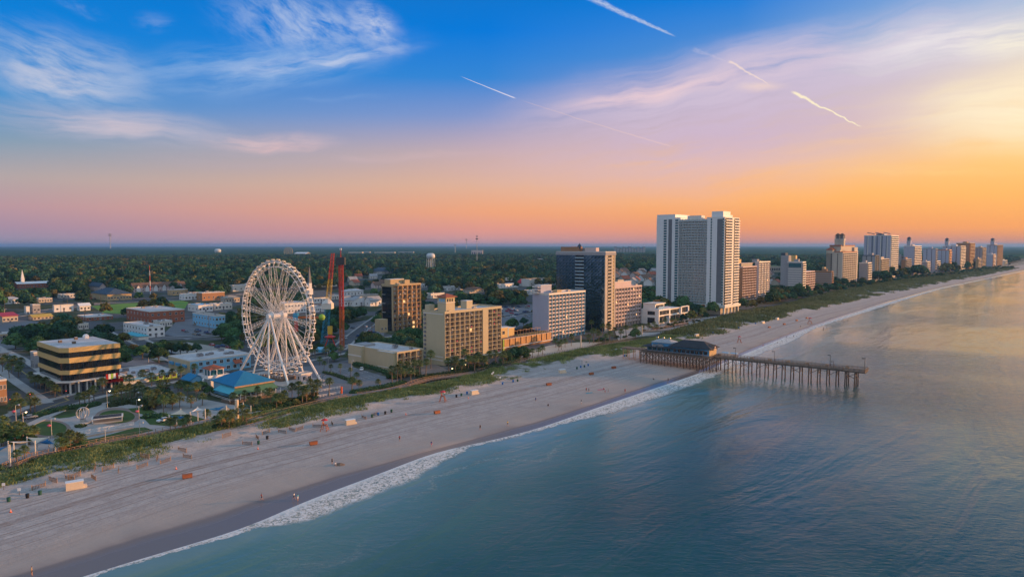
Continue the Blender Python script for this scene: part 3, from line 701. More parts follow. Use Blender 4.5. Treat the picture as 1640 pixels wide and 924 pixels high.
sheet('lawn', [(205, 654), (235, 652), (250, 660), (232, 664), (212, 660)], .05, 'lawn')
sheet('lawn', [(228, 668), (262, 662), (305, 664), (330, 672), (280, 683), (240, 680)], .05, 'lawn')
sheet('bare_ground', [(255, 560), (300, 548), (385, 560), (385, 575), (300, 582), (240, 575)], .02, 'gravel_roof')
sheet('car_park', [(195, 560), (240, 575), (268, 590), (195, 606)], .02, 'parking_asphalt')
sheet('car_park', [(478, 588), (530, 582), (560, 576), (566, 588), (632, 607), (662, 616), (565, 634), (540, 640), (470, 640), (440, 625)], .025, 'parking_asphalt')
sheet('car_park', [(285, 512), (345, 508), (345, 530), (300, 544), (262, 535)], .025, 'parking_asphalt')
sheet('car_park', [(548, 520), (590, 512), (616, 530), (612, 552), (560, 562), (540, 548)], .025, 'parking_asphalt')
sheet('car_park', [(728, 500), (800, 488), (856, 488), (856, 525), (800, 520), (730, 512)], .025, 'parking_asphalt')
sheet('car_park', [(-20, 515), (30, 512), (70, 516), (20, 560), (-20, 560)], .02, 'parking_asphalt')
sheet('green_field', [(146, 490), (185, 487), (290, 481), (302, 484), (296, 494), (200, 503), (165, 501)], .03, 'bright_field')
sheet('hotel_forecourt', [(672, 570), (716, 592), (790, 596), (740, 610), (675, 600)], .02, 'brick_paver')
sheet('sand_court', [(835, 566), (880, 553), (925, 548), (965, 548), (905, 567), (850, 577), (810, 588)], .02, 'sand_stucco')
sheet('hotel_terrace', [(985, 530), (1030, 522), (1100, 512), (1160, 505), (1190, 498), (1150, 512), (1050, 535), (990, 545)], .02, 'paver')
# parking bay lines on the big car park
pb = G(560, 634)
for i in range(16):
    for row in (0, 1, 2):
        q_ = G(503, 596)+U*(6+i*2.8)-V*(2+row*13)
        sx_, sy_ = PX(q_.x, q_.y, 0)
        if sx_ < 495+ (sy_-590)*.2 or sx_ > 560+(sy_-585)*3.0 or sx_ > 640: continue
        sheet('bay_line', [(q_+U*a+V*b_)[:2] for a, b_ in ((0, 0), (.14, 0), (.14, -5), (0, -5))], .04, 'road_paint', px=False)
# ------------------------------------------------------------ building kit
FOOT = []        # (world polygon, margin) kept clear of trees
GUARD = []       # (px0, px1, py0, py1, distance): things that should stay visible from the sea side
def site(name, label, cat, pc, pl, pr, ptop, th=TH, group=None, guard=1.0, z=0.0):
    """near corner pc, left wall runs inland to column pl, sea front runs to column pr; local x along front, y inland"""
    u = Vector((math.cos(th), math.sin(th), 0)); v = Vector((-math.sin(th), math.cos(th), 0))
    p = G(pc[0], pc[1], z); Wd = LC(p, u, pr); D = LC(p, v, pl); H = HT(p, ptop)-z
    root = T(name, label, cat, (p.x, p.y, z), th, group)
    FOOT.append(([p, p+u*Wd, p+u*Wd+v*D, p+v*D], 3.0))
    if guard: GUARD.append((min(pl, pc[0]), max(pr, pc[0]), ptop-2, ptop+(pc[1]-ptop)*guard, p.length))
    return root, Wd, D, H
def merged(mbs, cells, rot):
    o = MB(); c, s = math.cos(rot), math.sin(rot)
    for (x, y, z, k) in cells:
        mb = mbs[k]; off = len(o.v)
        o.v += [(x+a*c-b_*s, y+a*s+b_*c, z+d) for a, b_, d in mb.v]
        for f, mi in zip(mb.f, mb.m): o.f.append(tuple(i+off for i in f)); o.m.append(o.mi(mb.mats[mi]))
    return o
def place(root, name, mbs, cells, rot=0.0, cap=98):
    """cells (x, y, z, variant) in the thing's space: the largest as parts of their own, the remainder as one"""
    ms = [mb.mesh(name) for mb in mbs]
    for x, y, z, k in cells[:cap]:
        o = link(ms[k], name, root, loc=(x, y, z)); o.rotation_euler = (0, 0, rot)
    if len(cells) > cap: merged(mbs, cells[cap:], rot).obj(name, root, kind='stuff')
def railing(mb, x0, x1, y, z, m='glass_rail', h=1.05, top='frame_white', n=0):
    mb.box(x0, y, z+h-.07, x1, y+.07, z+h, top)
    if n:
        for i in range(n+1):
            x = x0+(x1-x0)*i/n; mb.box(x-.03, y+.01, z, x+.03, y+.06, z+h-.07, top)
    else: mb.box(x0+.05, y+.02, z+.08, x1-.05, y+.05, z+h-.08, m)
def balc_proto(cw, fh, out, rec, slab='cream_stucco', rail='glass_rail', railtop='frame_white', n=0, solid=None, thing=None):
    b = MB(); b.box(.02, -out, -.12, cw-.02, rec, .10, slab)
    if solid: b.box(cw*.06, -out+.02, .10, cw*.64, -out+.14, 1.0, solid); b.box(cw*.64, -out+.02, .95, cw-.04, -out+.08, 1.02, railtop)
    else: railing(b, .06, cw-.06, -out+.03, .10, rail, 1.0, railtop, n)
    if thing == 'towel': b.box(cw*.3, -out-.02, .55, cw*.3+.8, -out+.02, 1.12, 'cloth_pink')
    if thing == 'chair': b.box(cw*.6, rec-1.1, .1, cw*.6+.5, rec-.6, .55, 'frame_white'); b.box(cw*.6, rec-.66, .55, cw*.6+.5, rec-.6, 1.0, 'frame_white')
    return b
def win_proto(cw, fh, rec, g='glass_dark', cur=0, x0=.12, x1=.72, z0=.15, z1=2.15, frame='frame_white'):
    b = MB(); a, c = cw*x0, cw*x1; y = rec-.10
    b.box(a, y, z0, c, y+.11, z1, g)
    for xx in (a, (a+c)/2, c): b.box(xx-.05, y-.05, z0, xx+.05, y+.02, z1, frame)
    b.box(a-.05, y-.05, z1, c+.05, y+.02, z1+.08, frame)
    if cur: 
        w = (c-a)*(.42 if cur == 1 else .9); b.box(a+.06, y-.02, z0+.05, a+w, y+.01, z1-.05, 'lit_window' if cur == 3 else 'curtain')
    return b
def parapet(w, x0, y0, x1, y1, z, h, t, m):
    w.box(x0, y0, z, x1, y0+t, z+h, m); w.box(x0, y1-t, z, x1, y1, z+h, m)
    w.box(x0, y0+t, z, x0+t, y1-t, z+h, m); w.box(x1-t, y0+t, z, x1, y1-t, z+h, m)
def acs(root, n, x0, y0, x1, y1, z, rs=None, smin=.9, smax=2.2):
    rs = rs or random.Random(int(abs(x1*31+y1*17+n)))
    for i in range(n):
        s = rs.uniform(smin, smax); x = rs.uniform(x0, x1-s); y = rs.uniform(y0, y1-s); h = s*rs.uniform(.5, .8)
        b = MB(); b.box(0, 0, 0, s*1.3, s, h, 'galv_metal'); b.box(.12, .12, h, s*1.3-.12, s-.12, h+.1, 'dark_steel'); b.box(.1, -.03, .15, s*1.3-.1, 0, h-.15, 'door_grey')
        b.obj('air_conditioner', root, loc=(x, y, z))
def wins(root, face, L_, n, z0, z1, w, D=0, x_off=0, m='glass_dark', frame='frame_white', name='window', proud=.04):
    """a row of single windows; face 'S' = sea front (y=0), 'W' = left wall (x=0), 'x' walls run along y"""
    b = MB(); b.box(-w/2, -proud, 0, w/2, .03, z1-z0, m)
    b.box(-w/2-.09, -proud-.05, -.1, w/2+.09, .0, 0, frame); b.box(-w/2-.09, -proud-.05, z1-z0, w/2+.09, 0, z1-z0+.1, frame)
    b.box(-w/2-.09, -proud-.05, 0, -w/2, 0, z1-z0, frame); b.box(w/2, -proud-.05, 0, w/2+.09, 0, z1-z0, frame); b.box(-.03, -proud-.02, 0, .03, 0, z1-z0, frame)
    me = b.mesh(name)
    for i in range(n):
        t = x_off+(i+.5)*L_/n
        o = link(me, name, root, loc=(t, 0, z0) if face == 'S' else (0, t, z0))
        if face == 'W': o.rotation_euler = (0, 0, R(-90))
def hotel(name, label, pc, pl, pr, ptop, floors, bays, wall='cream_stucco', slab=None, out=0.0, rec=1.5, rail='glass_rail', railtop='frame_white', nrail=0, solid=None, back=None, fins=True,
          glassm='glass_dark', ground=1.0, roof='membrane_roof', cat='hotel', endwin=0, endcol=None, var=True, par=1.0, x0f=0.0, seed=1, guard=.9, group=None, wx=(.12, .72), th=TH, fint=.28, finm=None):
    root, Wd, D, H = site(name, label, cat, pc, pl, pr, ptop, th, group, guard)
    slab = slab or wall; rs = random.Random(seed); fh = H/(floors+ground*.0+.0) if ground else H/floors
    w = MB(); w.box(0, rec, 0, Wd, D, H, endcol or wall)
    if back:
        w2 = MB(); w2.box(.02, rec-.02, .3, Wd-.02, rec, H-.3, back); w2.obj('rear_wall', root)
    cw = (Wd-x0f)/bays
    if fins:
        for i in range(bays+1):
            x = x0f+i*cw; x = min(max(x, fint/2), Wd-fint/2)
            w.box(x-fint/2, -out+.0, 0, x+fint/2, rec, H, finm or wall)
    else: w.box(0, 0, 0, .25, rec, H, wall); w.box(Wd-.25, 0, 0, Wd, rec, H, wall)
    w.box(-.15, -out-.12, H, Wd+.15, D+.15, H+.35, slab)
    parapet(w, -.15, -out-.12, Wd+.15, D+.15, H+.35, par, .3, slab)
    w.obj('wall', root)
    r = MB(); r.box(.2, -out+.2, H+.352, Wd-.2, D-.2, H+.45, roof); r.obj('roof', root)
    bv = [balc_proto(cw, fh, out, rec, slab, rail, railtop, nrail, solid)]
    if var: bv += [balc_proto(cw, fh, out, rec, slab, rail, railtop, nrail, solid, 'chair'), balc_proto(cw, fh, out, rec, slab, rail, railtop, nrail, solid, 'towel')]
    zt = min(2.15, fh*.82)
    wv = [win_proto(cw, fh, rec, glassm, k, wx[0], wx[1], .15, zt) for k in (0, 1, 2, 3)]
    bc = []; wc = []
    for i in range(bays):
        for j in range(floors):
            z = j*fh; k = (rs.choices((0, 1, 2), (.75, .2, .05))[0]) if var else 0
            if j > 0 or ground == 0: bc.append((x0f+i*cw, 0, z, k))
            wc.append((x0f+i*cw, 0, z, rs.choices((0, 1, 2, 3), (.27, .45, .25, .03))[0]))
    bc.sort(key=lambda c: c[0]-.2*c[2]); wc.sort(key=lambda c: c[0]-.2*c[2])
    place(root, 'balcony', bv, bc); place(root, 'window', wv, wc)
    if endwin:
        for j in range(1, floors):
            wins(root, 'W', D*.5, endwin, j*fh+.7, j*fh+1.8, min(1.2, fh*.5), x_off=D*.25)
    acs(root, 4, 2, rec+1, Wd-2, D-1, H+.45)
    return root, Wd, D, H
# ------------------------------------------------------------ 1 the big cream balcony hotel
root, Wd, D, H = hotel('balcony_hotel', 'large cream hotel with twelve floors of orange lit balconies and a tile roofed rooftop tower', (713, 586), 678, 803, 503, 12, 12, rail='dark_steel', railtop='weathered_wood', nrail=9, back='balcony_orange', wall='cream_stucco', slab='cream_stucco', seed=5, ground=1, wx=(.42, .9))
w = MB(); fx = Wd*8/12.4
w.box(fx, -.35, 0, fx+Wd/12*1.15, 1.4, H+.3, 'cream_stucco'); w.box(-.1, -.25, -.0, -.03, D, .0, 'cream_stucco')
w.box(-.12, 1.6, H*.085, -.02, D-.1, H*.105, 'warm_white'); w.box(-.12, 1.6, H*.15, -.02, D-.1, H*.17, 'warm_white'); w.box(-.12, 1.2, H-.5, -.02, D-.1, H+.2, 'warm_white')
w.box(-.25, -1.2, H*.075, Wd+.4, -.02, H*.095, 'warm_white'); w.obj('pier_wall', root)
def rooftower(root, x0, y0, s, z, h, roofh, wall='cream_stucco', roofm='tile_roof', wn=3, glassm='light_blue'):
    b = MB(); b.box(x0, y0, z, x0+s, y0+s, z+h, wall); b.box(x0-.2, y0-.2, z+h*.62, x0+s+.2, y0+s+.2, z+h*.66, 'warm_white'); t = b.obj('penthouse', root)
    hp = MB(); hp.hip(x0, y0, x0+s, y0+s, z+h, roofh, roofm, ov=s*.16); hp.obj('penthouse_roof', t)
    for i in range(wn):
        q_ = MB(); q_.box(x0-.06, y0+s*(.16+i*.25), z+h*.70, x0+.02, y0+s*(.33+i*.25), z+h*.9, glassm); q_.obj('penthouse_window', t)
        q_ = MB(); q_.box(x0+s*(.12+i*.26), y0-.06, z+h*.70, x0+s*(.26+i*.26), y0+.02, z+h*.9, 'glass_dark'); q_.obj('penthouse_window', t)
rooftower(root, Wd*.10, D*.22, 6.4, H+.45, 7.6, 1.7)
b = MB(); b.box(.6, D*.75, H+.46, 4.4, D-1, H+4.0, 'cream_stucco'); b.obj('stair_house', root)
b = MB(); b.box(Wd*.58, D*.55, H+.46, Wd*.58+4.6, D*.55+4.6, H+4.6, 'cream_stucco'); b.box(Wd*.58-.1, D*.55-.1, H+4.6, Wd*.58+4.7, D*.55+4.7, H+4.8, 'warm_white'); b.obj('lift_house', root)
for j in range(1, 12):
    b = MB(); b.box(-.7, D-2.4, j*H/12+.5, -.04, D-1.2, j*H/12+1.5, 'door_grey'); b.obj('end_window', root)
# ------------------------------------------------------------ 2 the low motel wing by the car park
root, Wd, D, H = hotel('motel_wing', 'low three storey cream motel wing with orange balconies beside the big car park', (636.5, 594), 563, 677.7, 566.5, 3, 4, rail='dark_steel', railtop='weathered_wood', nrail=8, back='balcony_orange', seed=9, ground=0, endcol='cream_stucco', wx=(.2, .8), par=.5, guard=.8)
w = MB(); w.box(-1.6, 1.2, 0, -.02, D*.36, H+.3, 'cream_stucco'); w.box(-2.0, D*.70, 0, -.02, D, H+1.2, 'cream_stucco'); w.box(-1.75, 1.0, 1.1, -1.62, D*.36, 1.5, 'warm_white'); w.box(-2.15, D*.70, H*.5, -2.02, D, H*.58, 'warm_white'); w.box(-1.7, 1.0, H+.3, 0, D*.36+.1, H+.5, 'warm_white'); w.box(-2.1, D*.7-.1, H+1.2, 0, D+.1, H+1.4, 'warm_white'); w.obj('side_wing', root)
w = MB(); w.box(1, D*.75, H+.46, Wd*.5, D-1, H+1.6, 'grey_roof'); w.obj('roof_plant', root)
# ------------------------------------------------------------ 3 the orange block inland
root, Wd, D, H = hotel('orange_balcony_hotel', 'ten storey orange balcony hotel with a dark side wall among the trees inland', (630, 530), 612, 674.5, 458.5, 10, 6, wall='tan_stucco', slab='tan_stucco', back='balcony_orange', rail='dark_steel', railtop='weathered_wood', nrail=7, endcol='tan_stucco', seed=3, wx=(.4, .85), guard=.8)
w = MB(); w.box(-.1, 1.6, 0, -.02, D-.5, H-.6, 'glass_dark'); w.obj('dark_side_wall', root)  # near-black sheet covering most of the side wall
for j in range(1, 10):
    w = MB(); w.box(-.16, 1.6, j*H/10, -.11, D-.5, j*H/10+.14, 'dark_steel'); w.obj('side_band', root)
for j in range(2, 9, 2):
    w = MB(); w.box(-.7, D-4.5, j*H/10, -.17, D-1, j*H/10+.2, 'warm_white'); w.obj('side_balcony', root)
w = MB(); w.box(2, D*.4, H+.46, Wd*.55, D-1, H+4.5, 'tan_stucco'); w.box(1.9, D*.38, H+4.5, Wd*.55+.1, D-.9, H+4.8, 'warm_white'); w.obj('roof_house', root)
w = MB(); w.box(Wd*.5, D*.2, H+.46, Wd*.68, D*.36, H+4.0, 'tan_stucco'); w.obj('lift_house', root)
root, Wd, D, H = site('small_tan_building', 'small tan building at the foot of the orange balcony hotel', 'building', (609, 533), 606, 621, 512, guard=.6)
w = MB(); w.box(0, 0, 0, Wd, max(D, 6), H, 'tan_stucco'); w.obj('wall', root); wins(root, 'S', Wd, 2, 2, 3.4, 1.1)
# ------------------------------------------------------------ 4 pool deck building with rust coloured screens
root, Wd, D, H = site('pool_deck_building', 'low building with rust coloured panels and a planted pool deck on its roof', 'building', (806, 561), 803, 884, 543.5)
D = 26
w = MB(); w.box(0, .5, 0, Wd, D, H, 'brown_stucco'); w.box(-.2, -.4, H*.2, Wd+.2, .5, H*.26, 'warm_white'); w.box(0, .0, H-.15, Wd+.1, D, H, 'warm_white'); w.obj('wall', root)
n_ = 9
for i in range(n_):
    b = MB(); b.box(0, 0, 0, Wd/n_*.78, .35, H*.66, 'rust_panel'); b.obj('rust_panel', root, loc=(1.2+i*(Wd-1.2)/n_, .05, H*.3))
b = MB(); b.box(0, 0, 0, 1.0, .4, H*.98, 'lime_paint'); b.obj('lime_panel', root, loc=(0, .02, 0))
b = MB(); b.box(0, .3, H, Wd, 9, H+.12, 'wood_deck'); b.box(2+Wd*.3, 2, H+.12, Wd-1, 7, H+.3, 'lawn'); b.obj('roof_deck', root)
for i in range(14):
    b = MB(); x = Wd*(.3+.7*i/14); b.bar((x, .5, H+.1), (x, .5, H+1.5), .12, .12, 'wood_rail'); b.bar((x, .5, H+1.4), (x+Wd*.05, .5, H+1.4), .08, .1, 'wood_rail'); b.bar((x, .5, H+.8), (x+Wd*.05, .5, H+.8), .08, .08, 'wood_rail'); b.obj('deck_railing', root)
for i in range(5):
    b = MB(); x = Wd*(.36+.12*i); b.bar((x, 6, H+.2), (x, 6, H+2.6), .15, .15, 'wood_rail'); b.bar((x+3, 6, H+.2), (x+3, 6, H+2.6), .15, .15, 'wood_rail'); b.bar((x-.3, 6, H+2.7), (x+3.3, 6, H+2.7), .2, .2, 'wood_rail'); b.bar((x-.3, 8, H+2.7), (x+3.3, 8, H+2.7), .2, .2, 'wood_rail'); b.obj('pergola', root)
w = MB(); w.box(0, 4, H, Wd*.2, 15, H+6, 'yellow_panel'); w.box(-.1, 3.9, H+6, Wd*.2+.1, 15, H+6.3, 'warm_white'); w.box(Wd*.2, 6, H, Wd*.36, 15, H+5, 'yellow_panel'); w.box(Wd*.2, 5.8, H+5, Wd*.38, 15, H+5.25, 'warm_white'); w.box(Wd*.2-.8, 3.95, H, Wd*.2-.2, 4.02, H+6, 'light_blue'); w.obj('upper_wall', root)
wins(root, 'S', Wd*.2, 1, H+2.2, H+4.2, 2.0, x_off=0); 
for o in root.children:
    if o.name.startswith('window'): o.location.y = 3.98
# ------------------------------------------------------------ 5 lilac white hotel
root, Wd, D, H = hotel('white_blue_hotel', 'lilac white twelve storey hotel with blue trimmed balconies and a plain windowless end wall', (879, 545), 853, 937, 473, 12, 11, wall='light_blue', slab='warm_white', solid='pink_stucco', back='tan_stucco', endcol='lilac_stucco', seed=12, rec=1.3, wx=(.15, .8), fint=.16, finm='light_blue')
w = MB(); w.box(-.12, 0, 0, -.02, D, H+.3, 'lilac_stucco'); w.obj('end_wall', root)
w = MB(); w.box(Wd*.02, D*.55, H+.46, Wd*.30, D-1, H+6, 'lilac_stucco'); w.box(Wd*.02-.15, D*.55-.15, H+6, Wd*.3+.15, D-.85, H+6.25, 'warm_white'); w.obj('stair_tower', root)
for k in range(3):
    b = MB(); b.box(-2.2, D*.55, H+1+k*1.9, Wd*.02, D-1.2, H+1.25+k*1.9, 'warm_white'); b.box(-2.2, D*.55, H+1.25+k*1.9, -2.05, D-1.2, H+2.0+k*1.9, 'warm_white'); b.obj('stair_landing', root)
w = MB(); w.box(Wd*.28, D*.15, H+.46, Wd*.40, D*.4, H+2.8, 'tan_stucco'); w.obj('roof_house', root)
# ------------------------------------------------------------ 6 glass tower
root, Wd, D, H = site('glass_tower', 'dark mirrored glass tower with a bright stone strip facing the sea', 'tower', (968.6, 531), 890.5, 984.5, 409)
w = MB(); w.box(.3, .6, 0, Wd-.3, D, H, 'dark_steel'); w.box(-.4, -.4, H, Wd+.4, D+.3, H+2.2, 'grey_stucco'); w.box(-.2, -.2, H+2.2, Wd+.2, D+.1, H+2.6, 'warm_white')
w.box(0, 0, 0, Wd*.24, .6, H, 'sand_stucco'); w.box(Wd*.62, 0, 0, Wd*.78, .6, H, 'sand_stucco'); w.box(Wd*.9, 0, 0, Wd, .6, H, 'sand_stucco'); w.obj('wall', root)
fl = 22; fh = H/fl
pn = MB(); pw = D*.40/6; pn.box(0, 0, .06, pw-.07, .22, fh-.06, 'glass_tower')
pe = pn.mesh('glass_panel'); cells = []
y1 = D*.42; y2 = D*.60
for j in range(fl):
    for i in range(6): cells.append((.08, (i+1)*y1/6, j*fh, 0))
    for i in range(6): cells.append((.08, y2+(i+1)*(D-y2)/6, j*fh, 1))
def tilt_panel(w_, rs):
    m_ = MB(); f = [rs.uniform(-.04, .03) for _ in range(4)]; z0_, z1_ = .06, fh-.06
    vs = [(0, f[0], z0_), (w_-.07, f[1], z0_), (w_-.07, .22, z0_), (0, .22, z0_), (0, f[2], z1_), (w_-.07, f[1]+f[2]-f[0], z1_), (w_-.07, .22, z1_), (0, .22, z1_)]
    return m_.add(vs, [(0, 3, 2, 1), (4, 5, 6, 7), (0, 1, 5, 4), (1, 2, 6, 5), (2, 3, 7, 6), (3, 0, 4, 7)], 'glass_tower')
rs = random.Random(77); pv_ = [tilt_panel(y1/6, rs) for _ in range(7)]+[tilt_panel((D-y2)/6, rs) for _ in range(7)]
cells = [(a_, b_, c_, k_*7+rs.randrange(7)) for a_, b_, c_, k_ in cells]
cells.sort(key=lambda c: -c[2]); place(root, 'glass_panel', pv_, cells, R(-90))
b_ = MB(); b_.box(-.25, 0, 0, .3, y2-y1, .18, 'blue_paint'); b_.box(-.25, 0, .18, -.17, y2-y1, 1.0, 'glass_rail'); 
me = b_.mesh('balcony'); mw = MB(); mw.box(.12, .6, .3, .28, (y2-y1)*.46, fh-.3, 'glass_dark'); mw2 = mw.mesh('window')
for j in range(fl):
    link(me, 'balcony', root, loc=(0, y1, j*fh)); link(mw2, 'window', root, loc=(0, y1, j*fh)); link(mw2, 'window', root, loc=(0, y1+(y2-y1)*.48, j*fh))
b = MB(); b.box(Wd*.26, .1, .35, Wd*.6, .5, fh-.45, 'glass_dark'); me = b.mesh('window'); b = MB(); b.box(Wd*.24, -.3, -.1, Wd*.62, .5, .15, 'sand_stucco'); b.box(Wd*.24, -.3, .15, Wd*.62, -.2, .8, 'sand_stucco'); me2 = b.mesh('balcony')
b = MB(); b.box(Wd*.79, .2, .3, Wd*.89, .5, fh-.3, 'yellow_panel'); me3 = b.mesh('window')
for j in range(fl): link(me, 'window', root, loc=(0, 0, j*fh)); link(me2, 'balcony', root, loc=(0, 0, j*fh)); link(me3, 'window', root, loc=(0, 0, j*fh))
b = MB(); b.box(.3, .3, H+2.6, Wd-.3, D-.3, H+2.7, 'grey_roof'); b.obj('roof', root)
b = MB(); b.box(1, D*.55, H+2.7, 6, D*.92, H+6, 'brown_stucco'); b.obj('roof_house', root); b = MB(); b.box(1, D*.2, H+2.7, 5, D*.42, H+5.4, 'pink_stucco'); b.obj('roof_house', root); b = MB(); b.box(6.5, D*.4, H+2.7, 8.5, D*.6, H+5.0, 'grey_stucco'); b.obj('roof_house', root)
for k in range(6):
    b = MB(); b.bar((1+k*.9, D*.5+k*2.3, H+2.7), (1+k*.9, D*.5+k*2.3, H+6.6), .2, .2, 'orange_steel'); b.bar((1+k*.9, D*.5+k*2.3, H+5.4), (2.8+k*.9, D*.5+k*2.3, H+5.4), .2, .2, 'orange_steel'); b.obj('roof_frame', root)
b = MB(); b.lathe([(1.6, 0), (1.6, 1.6), (1.2, 2.6), (.5, 3.4), (.1, 4.0)], 'blue_shingle', 10, (3, D*.56, H+4.6)); b.obj('roof_dome', root)
# ------------------------------------------------------------ 7 pink hotel
root, Wd, D, H = hotel('pink_hotel', 'pink ten storey hotel with small square balconies right of the glass tower', (981, 525), 968, 1027, 463, 10, 10, wall='pink_stucco', slab='pink_stucco', solid='pink_stucco', back='tan_stucco', seed=15, rec=1.2, wx=(.2, .8), fint=.35)
w = MB(); w.box(2, D*.45, H+.46, Wd*.75, D-1, H+4.6, 'pink_stucco'); w.box(1.8, D*.44, H+4.6, Wd*.75+.2, D-.8, H+4.9, 'warm_white'); w.obj('roof_house', root)
w = MB(); w.box(Wd*.3, D*.5, H+4.9, Wd*.5, D*.8, H+6.3, 'sand_stucco'); w.obj('lift_house', root)
# ------------------------------------------------------------ 8 modern white beach club
root, Wd, D, H = site('beach_club', 'modern white three level beach club with wide dark windows and roof terraces', 'building', (1055, 520), 1027, 1104, 496)
w = MB(); w.box(0, 0, H*.55, Wd*.36, D, H, 'white_paint'); w.box(0, 2.5, 0, Wd*.36, D, H*.55, 'white_paint'); w.box(0, 0, 0, 1.0, 2.5, H*.55, 'white_paint'); w.box(Wd*.33, 0, 0, Wd*.36, 2.5, H*.55, 'white_paint')
w.box(Wd*.36, 1.5, H*.5, Wd*.8, D, H*.92, 'white_paint'); w.box(Wd*.36, 4, 0, Wd, D, H*.5, 'tan_stucco'); w.box(Wd*.36, .6, H*.5-.3, Wd*.82, 1.5, H*.5, 'warm_white'); w.box(Wd*.36, .6, H*.92, Wd*.82, 1.6, H*.96, 'warm_white')
w.box(Wd*.72, .3, 0, Wd*.75, 1.2, H*1.0, 'white_paint'); w.box(Wd*.97, .3, 0, Wd, 1.2, H*1.0, 'white_paint'); w.box(Wd*.72, .3, H*.94, Wd, 1.2, H*1.0, 'white_paint'); w.box(Wd*.75, .3, H*.48, Wd*.97, 1.2, H*.54, 'white_paint')
w.box(1, D*.25, H, Wd*.3, D-1, H*1.32, 'white_paint'); w.box(.8, D*.2, H*1.32, Wd*.32, D-.8, H*1.38, 'warm_white'); w.obj('wall', root)
for (x0_, x1_, y_, z0_, z1_) in ((1.2, Wd*.32, .0, H*.62, H*.9), (Wd*.38, Wd*.7, 1.5, H*.58, H*.86), (Wd*.76, Wd*.96, 1.5, H*.58, H*.86), (1.2, Wd*.32, 2.5, H*.06, H*.48), (Wd*.38, Wd*.66, 4, H*.06, H*.42), (Wd*.7, Wd*.95, 4, H*.06, H*.42), (2.5, Wd*.28, D*.25, H*1.06, H*1.26)):
    k = max(2, int((x1_-x0_)/2.2))
    for i in range(k):
        b = MB(); a = (x1_-x0_)/k; b.box(0, -.07, 0, a-.14, .03, z1_-z0_, 'glass_dark'); b.box(a-.14, -.1, 0, a, .03, z1_-z0_, 'frame_white'); b.obj('window', root, loc=(x0_+i*a, y_, z0_))
for z0_, z1_ in ((H*.62, H*.86), (H*.08, H*.44)):
    b = MB(); b.box(-.07, 3.5, z0_, .03, 10, z1_, 'glass_dark'); b.obj('window', root)
for i in range(12):
    b = MB(); x = 1+i*Wd*.028; b.bar((x, 1, H), (x, 1, H+1.1), .07, .07, 'orange_steel'); b.bar((x, 1, H+1.1), (x+Wd*.028, 1, H+1.1), .07, .07, 'orange_steel'); b.obj('terrace_railing', root)
for i in range(5):
    b = MB(); x = 2.5+i*2.2; b.bar((x, D*.4, H*1.38), (x, D*.4, H*1.38+2.2), .12, .12, 'wood_rail'); b.bar((x, D*.4, H*1.38+2.2), (x+2.2, D*.4, H*1.38+2.2), .12, .12, 'wood_rail'); b.obj('terrace_frame', root)
b = MB(); b.box(0, 0, 0, 9, .12, 2.0, 'blue_paint'); b.obj('blue_banner', root, loc=(1, .8, H+.05))
# ------------------------------------------------------------ 9 the tall twin tower resort
root, Wd, D, H = site('resort_tower', 'tallest white twin slab resort tower with glass balconies above a column podium', 'tower', (1158, 505), 1050, 1181, 349, guard=.85)
dA = LC(G(1158, 505), V, 1130); dB = LC(G(1158, 505), V, 1085)
fl = 32; z0 = H*.10; fh = (H-z0)/fl
w = MB(); w.box(0, 1.6, z0, Wd, dA, H, 'white_paint'); w.box(-.05, dA*.30, z0, .02, dA*.62, H-1, 'slate_panel') if 0 else None
w.box(3, dA, z0, Wd, dB, H-1.5, 'white_paint'); w.box(0, dB, z0*.4, Wd, D, H+1.0, 'white_paint'); w.box(.5, D*.72, H+1, Wd-1, D, H+4.5, 'white_paint')
w.box(.0, .0, H, Wd+.3, dA+.5, H+.9, 'warm_white'); w.box(2.4, dA+.5, H-1.5, Wd, dB, H-.6, 'warm_white'); w.box(-.1, dB, H+1, Wd, D*.72, H+1.5, 'warm_white')
w.box(0, 0, z0, .5, 1.6, H, 'white_paint'); w.box(Wd*.48, -.6, z0, Wd*.6, 1.6, H, 'warm_white'); w.box(Wd-.5, 0, z0, Wd, 1.6, H, 'warm_white'); w.obj('wall', root)
b = MB(); b.box(2, dA*.15, H+.9, Wd*.55, dA*.8, H+6.0, 'white_paint'); b.box(Wd*.6, dA*.3, H+.9, Wd*.9, dA*.7, H+3.4, 'warm_white'); b.obj('roof_house', root)
b = MB(); b.box(5, dA+8, H-.6, 12, dB-6, H+3, 'warm_white'); b.obj('roof_house', root)
b = MB(); b.box(-.10, dA*.10, z0+2, -.02, dA*.42, H-.8, 'slate_panel'); b.obj('grey_panel', root); b = MB(); b.box(-.10, dB+(D-dB)*.30, z0, -.02, dB+(D-dB)*.46, H, 'slate_panel'); b.obj('grey_panel', root)
b = MB(); b.box(-.14, 0, .3, -.02, 1.2, fh-.35, 'glass_teal'); b.box(-.12, 0, fh-.35, -.02, 1.2, fh+.3, 'warm_white')
cells = [(0, y, z0+j*fh, 0) for j in range(fl) for y in (dA*.04, dA*.72)]; place(root, 'side_window', [b], cells)
b = MB(); b.box(-.14, 0, .3, -.02, 3.0, fh-.35, 'glass_teal')
cells = [(0, y, z0+j*fh, 0) for j in range(fl) for y in (dB+.6, dB+(D-dB)*.54)]; place(root, 'wing_window', [b], cells)
nb = 9; bw = (dB-dA)/nb
bl = MB(); bl.box(-2.2, 0, -.1, .02, bw-.04, .12, 'warm_white'); bl.box(-2.2, .05, .12, -2.12, bw-.08, 1.05, 'glass_rail'); bl.box(-2.24, .05, 1.05, -2.08, bw-.08, 1.12, 'frame_white'); bl.box(-2.2, bw-.16, .12, 0, bw-.04, fh-.12, 'warm_white')
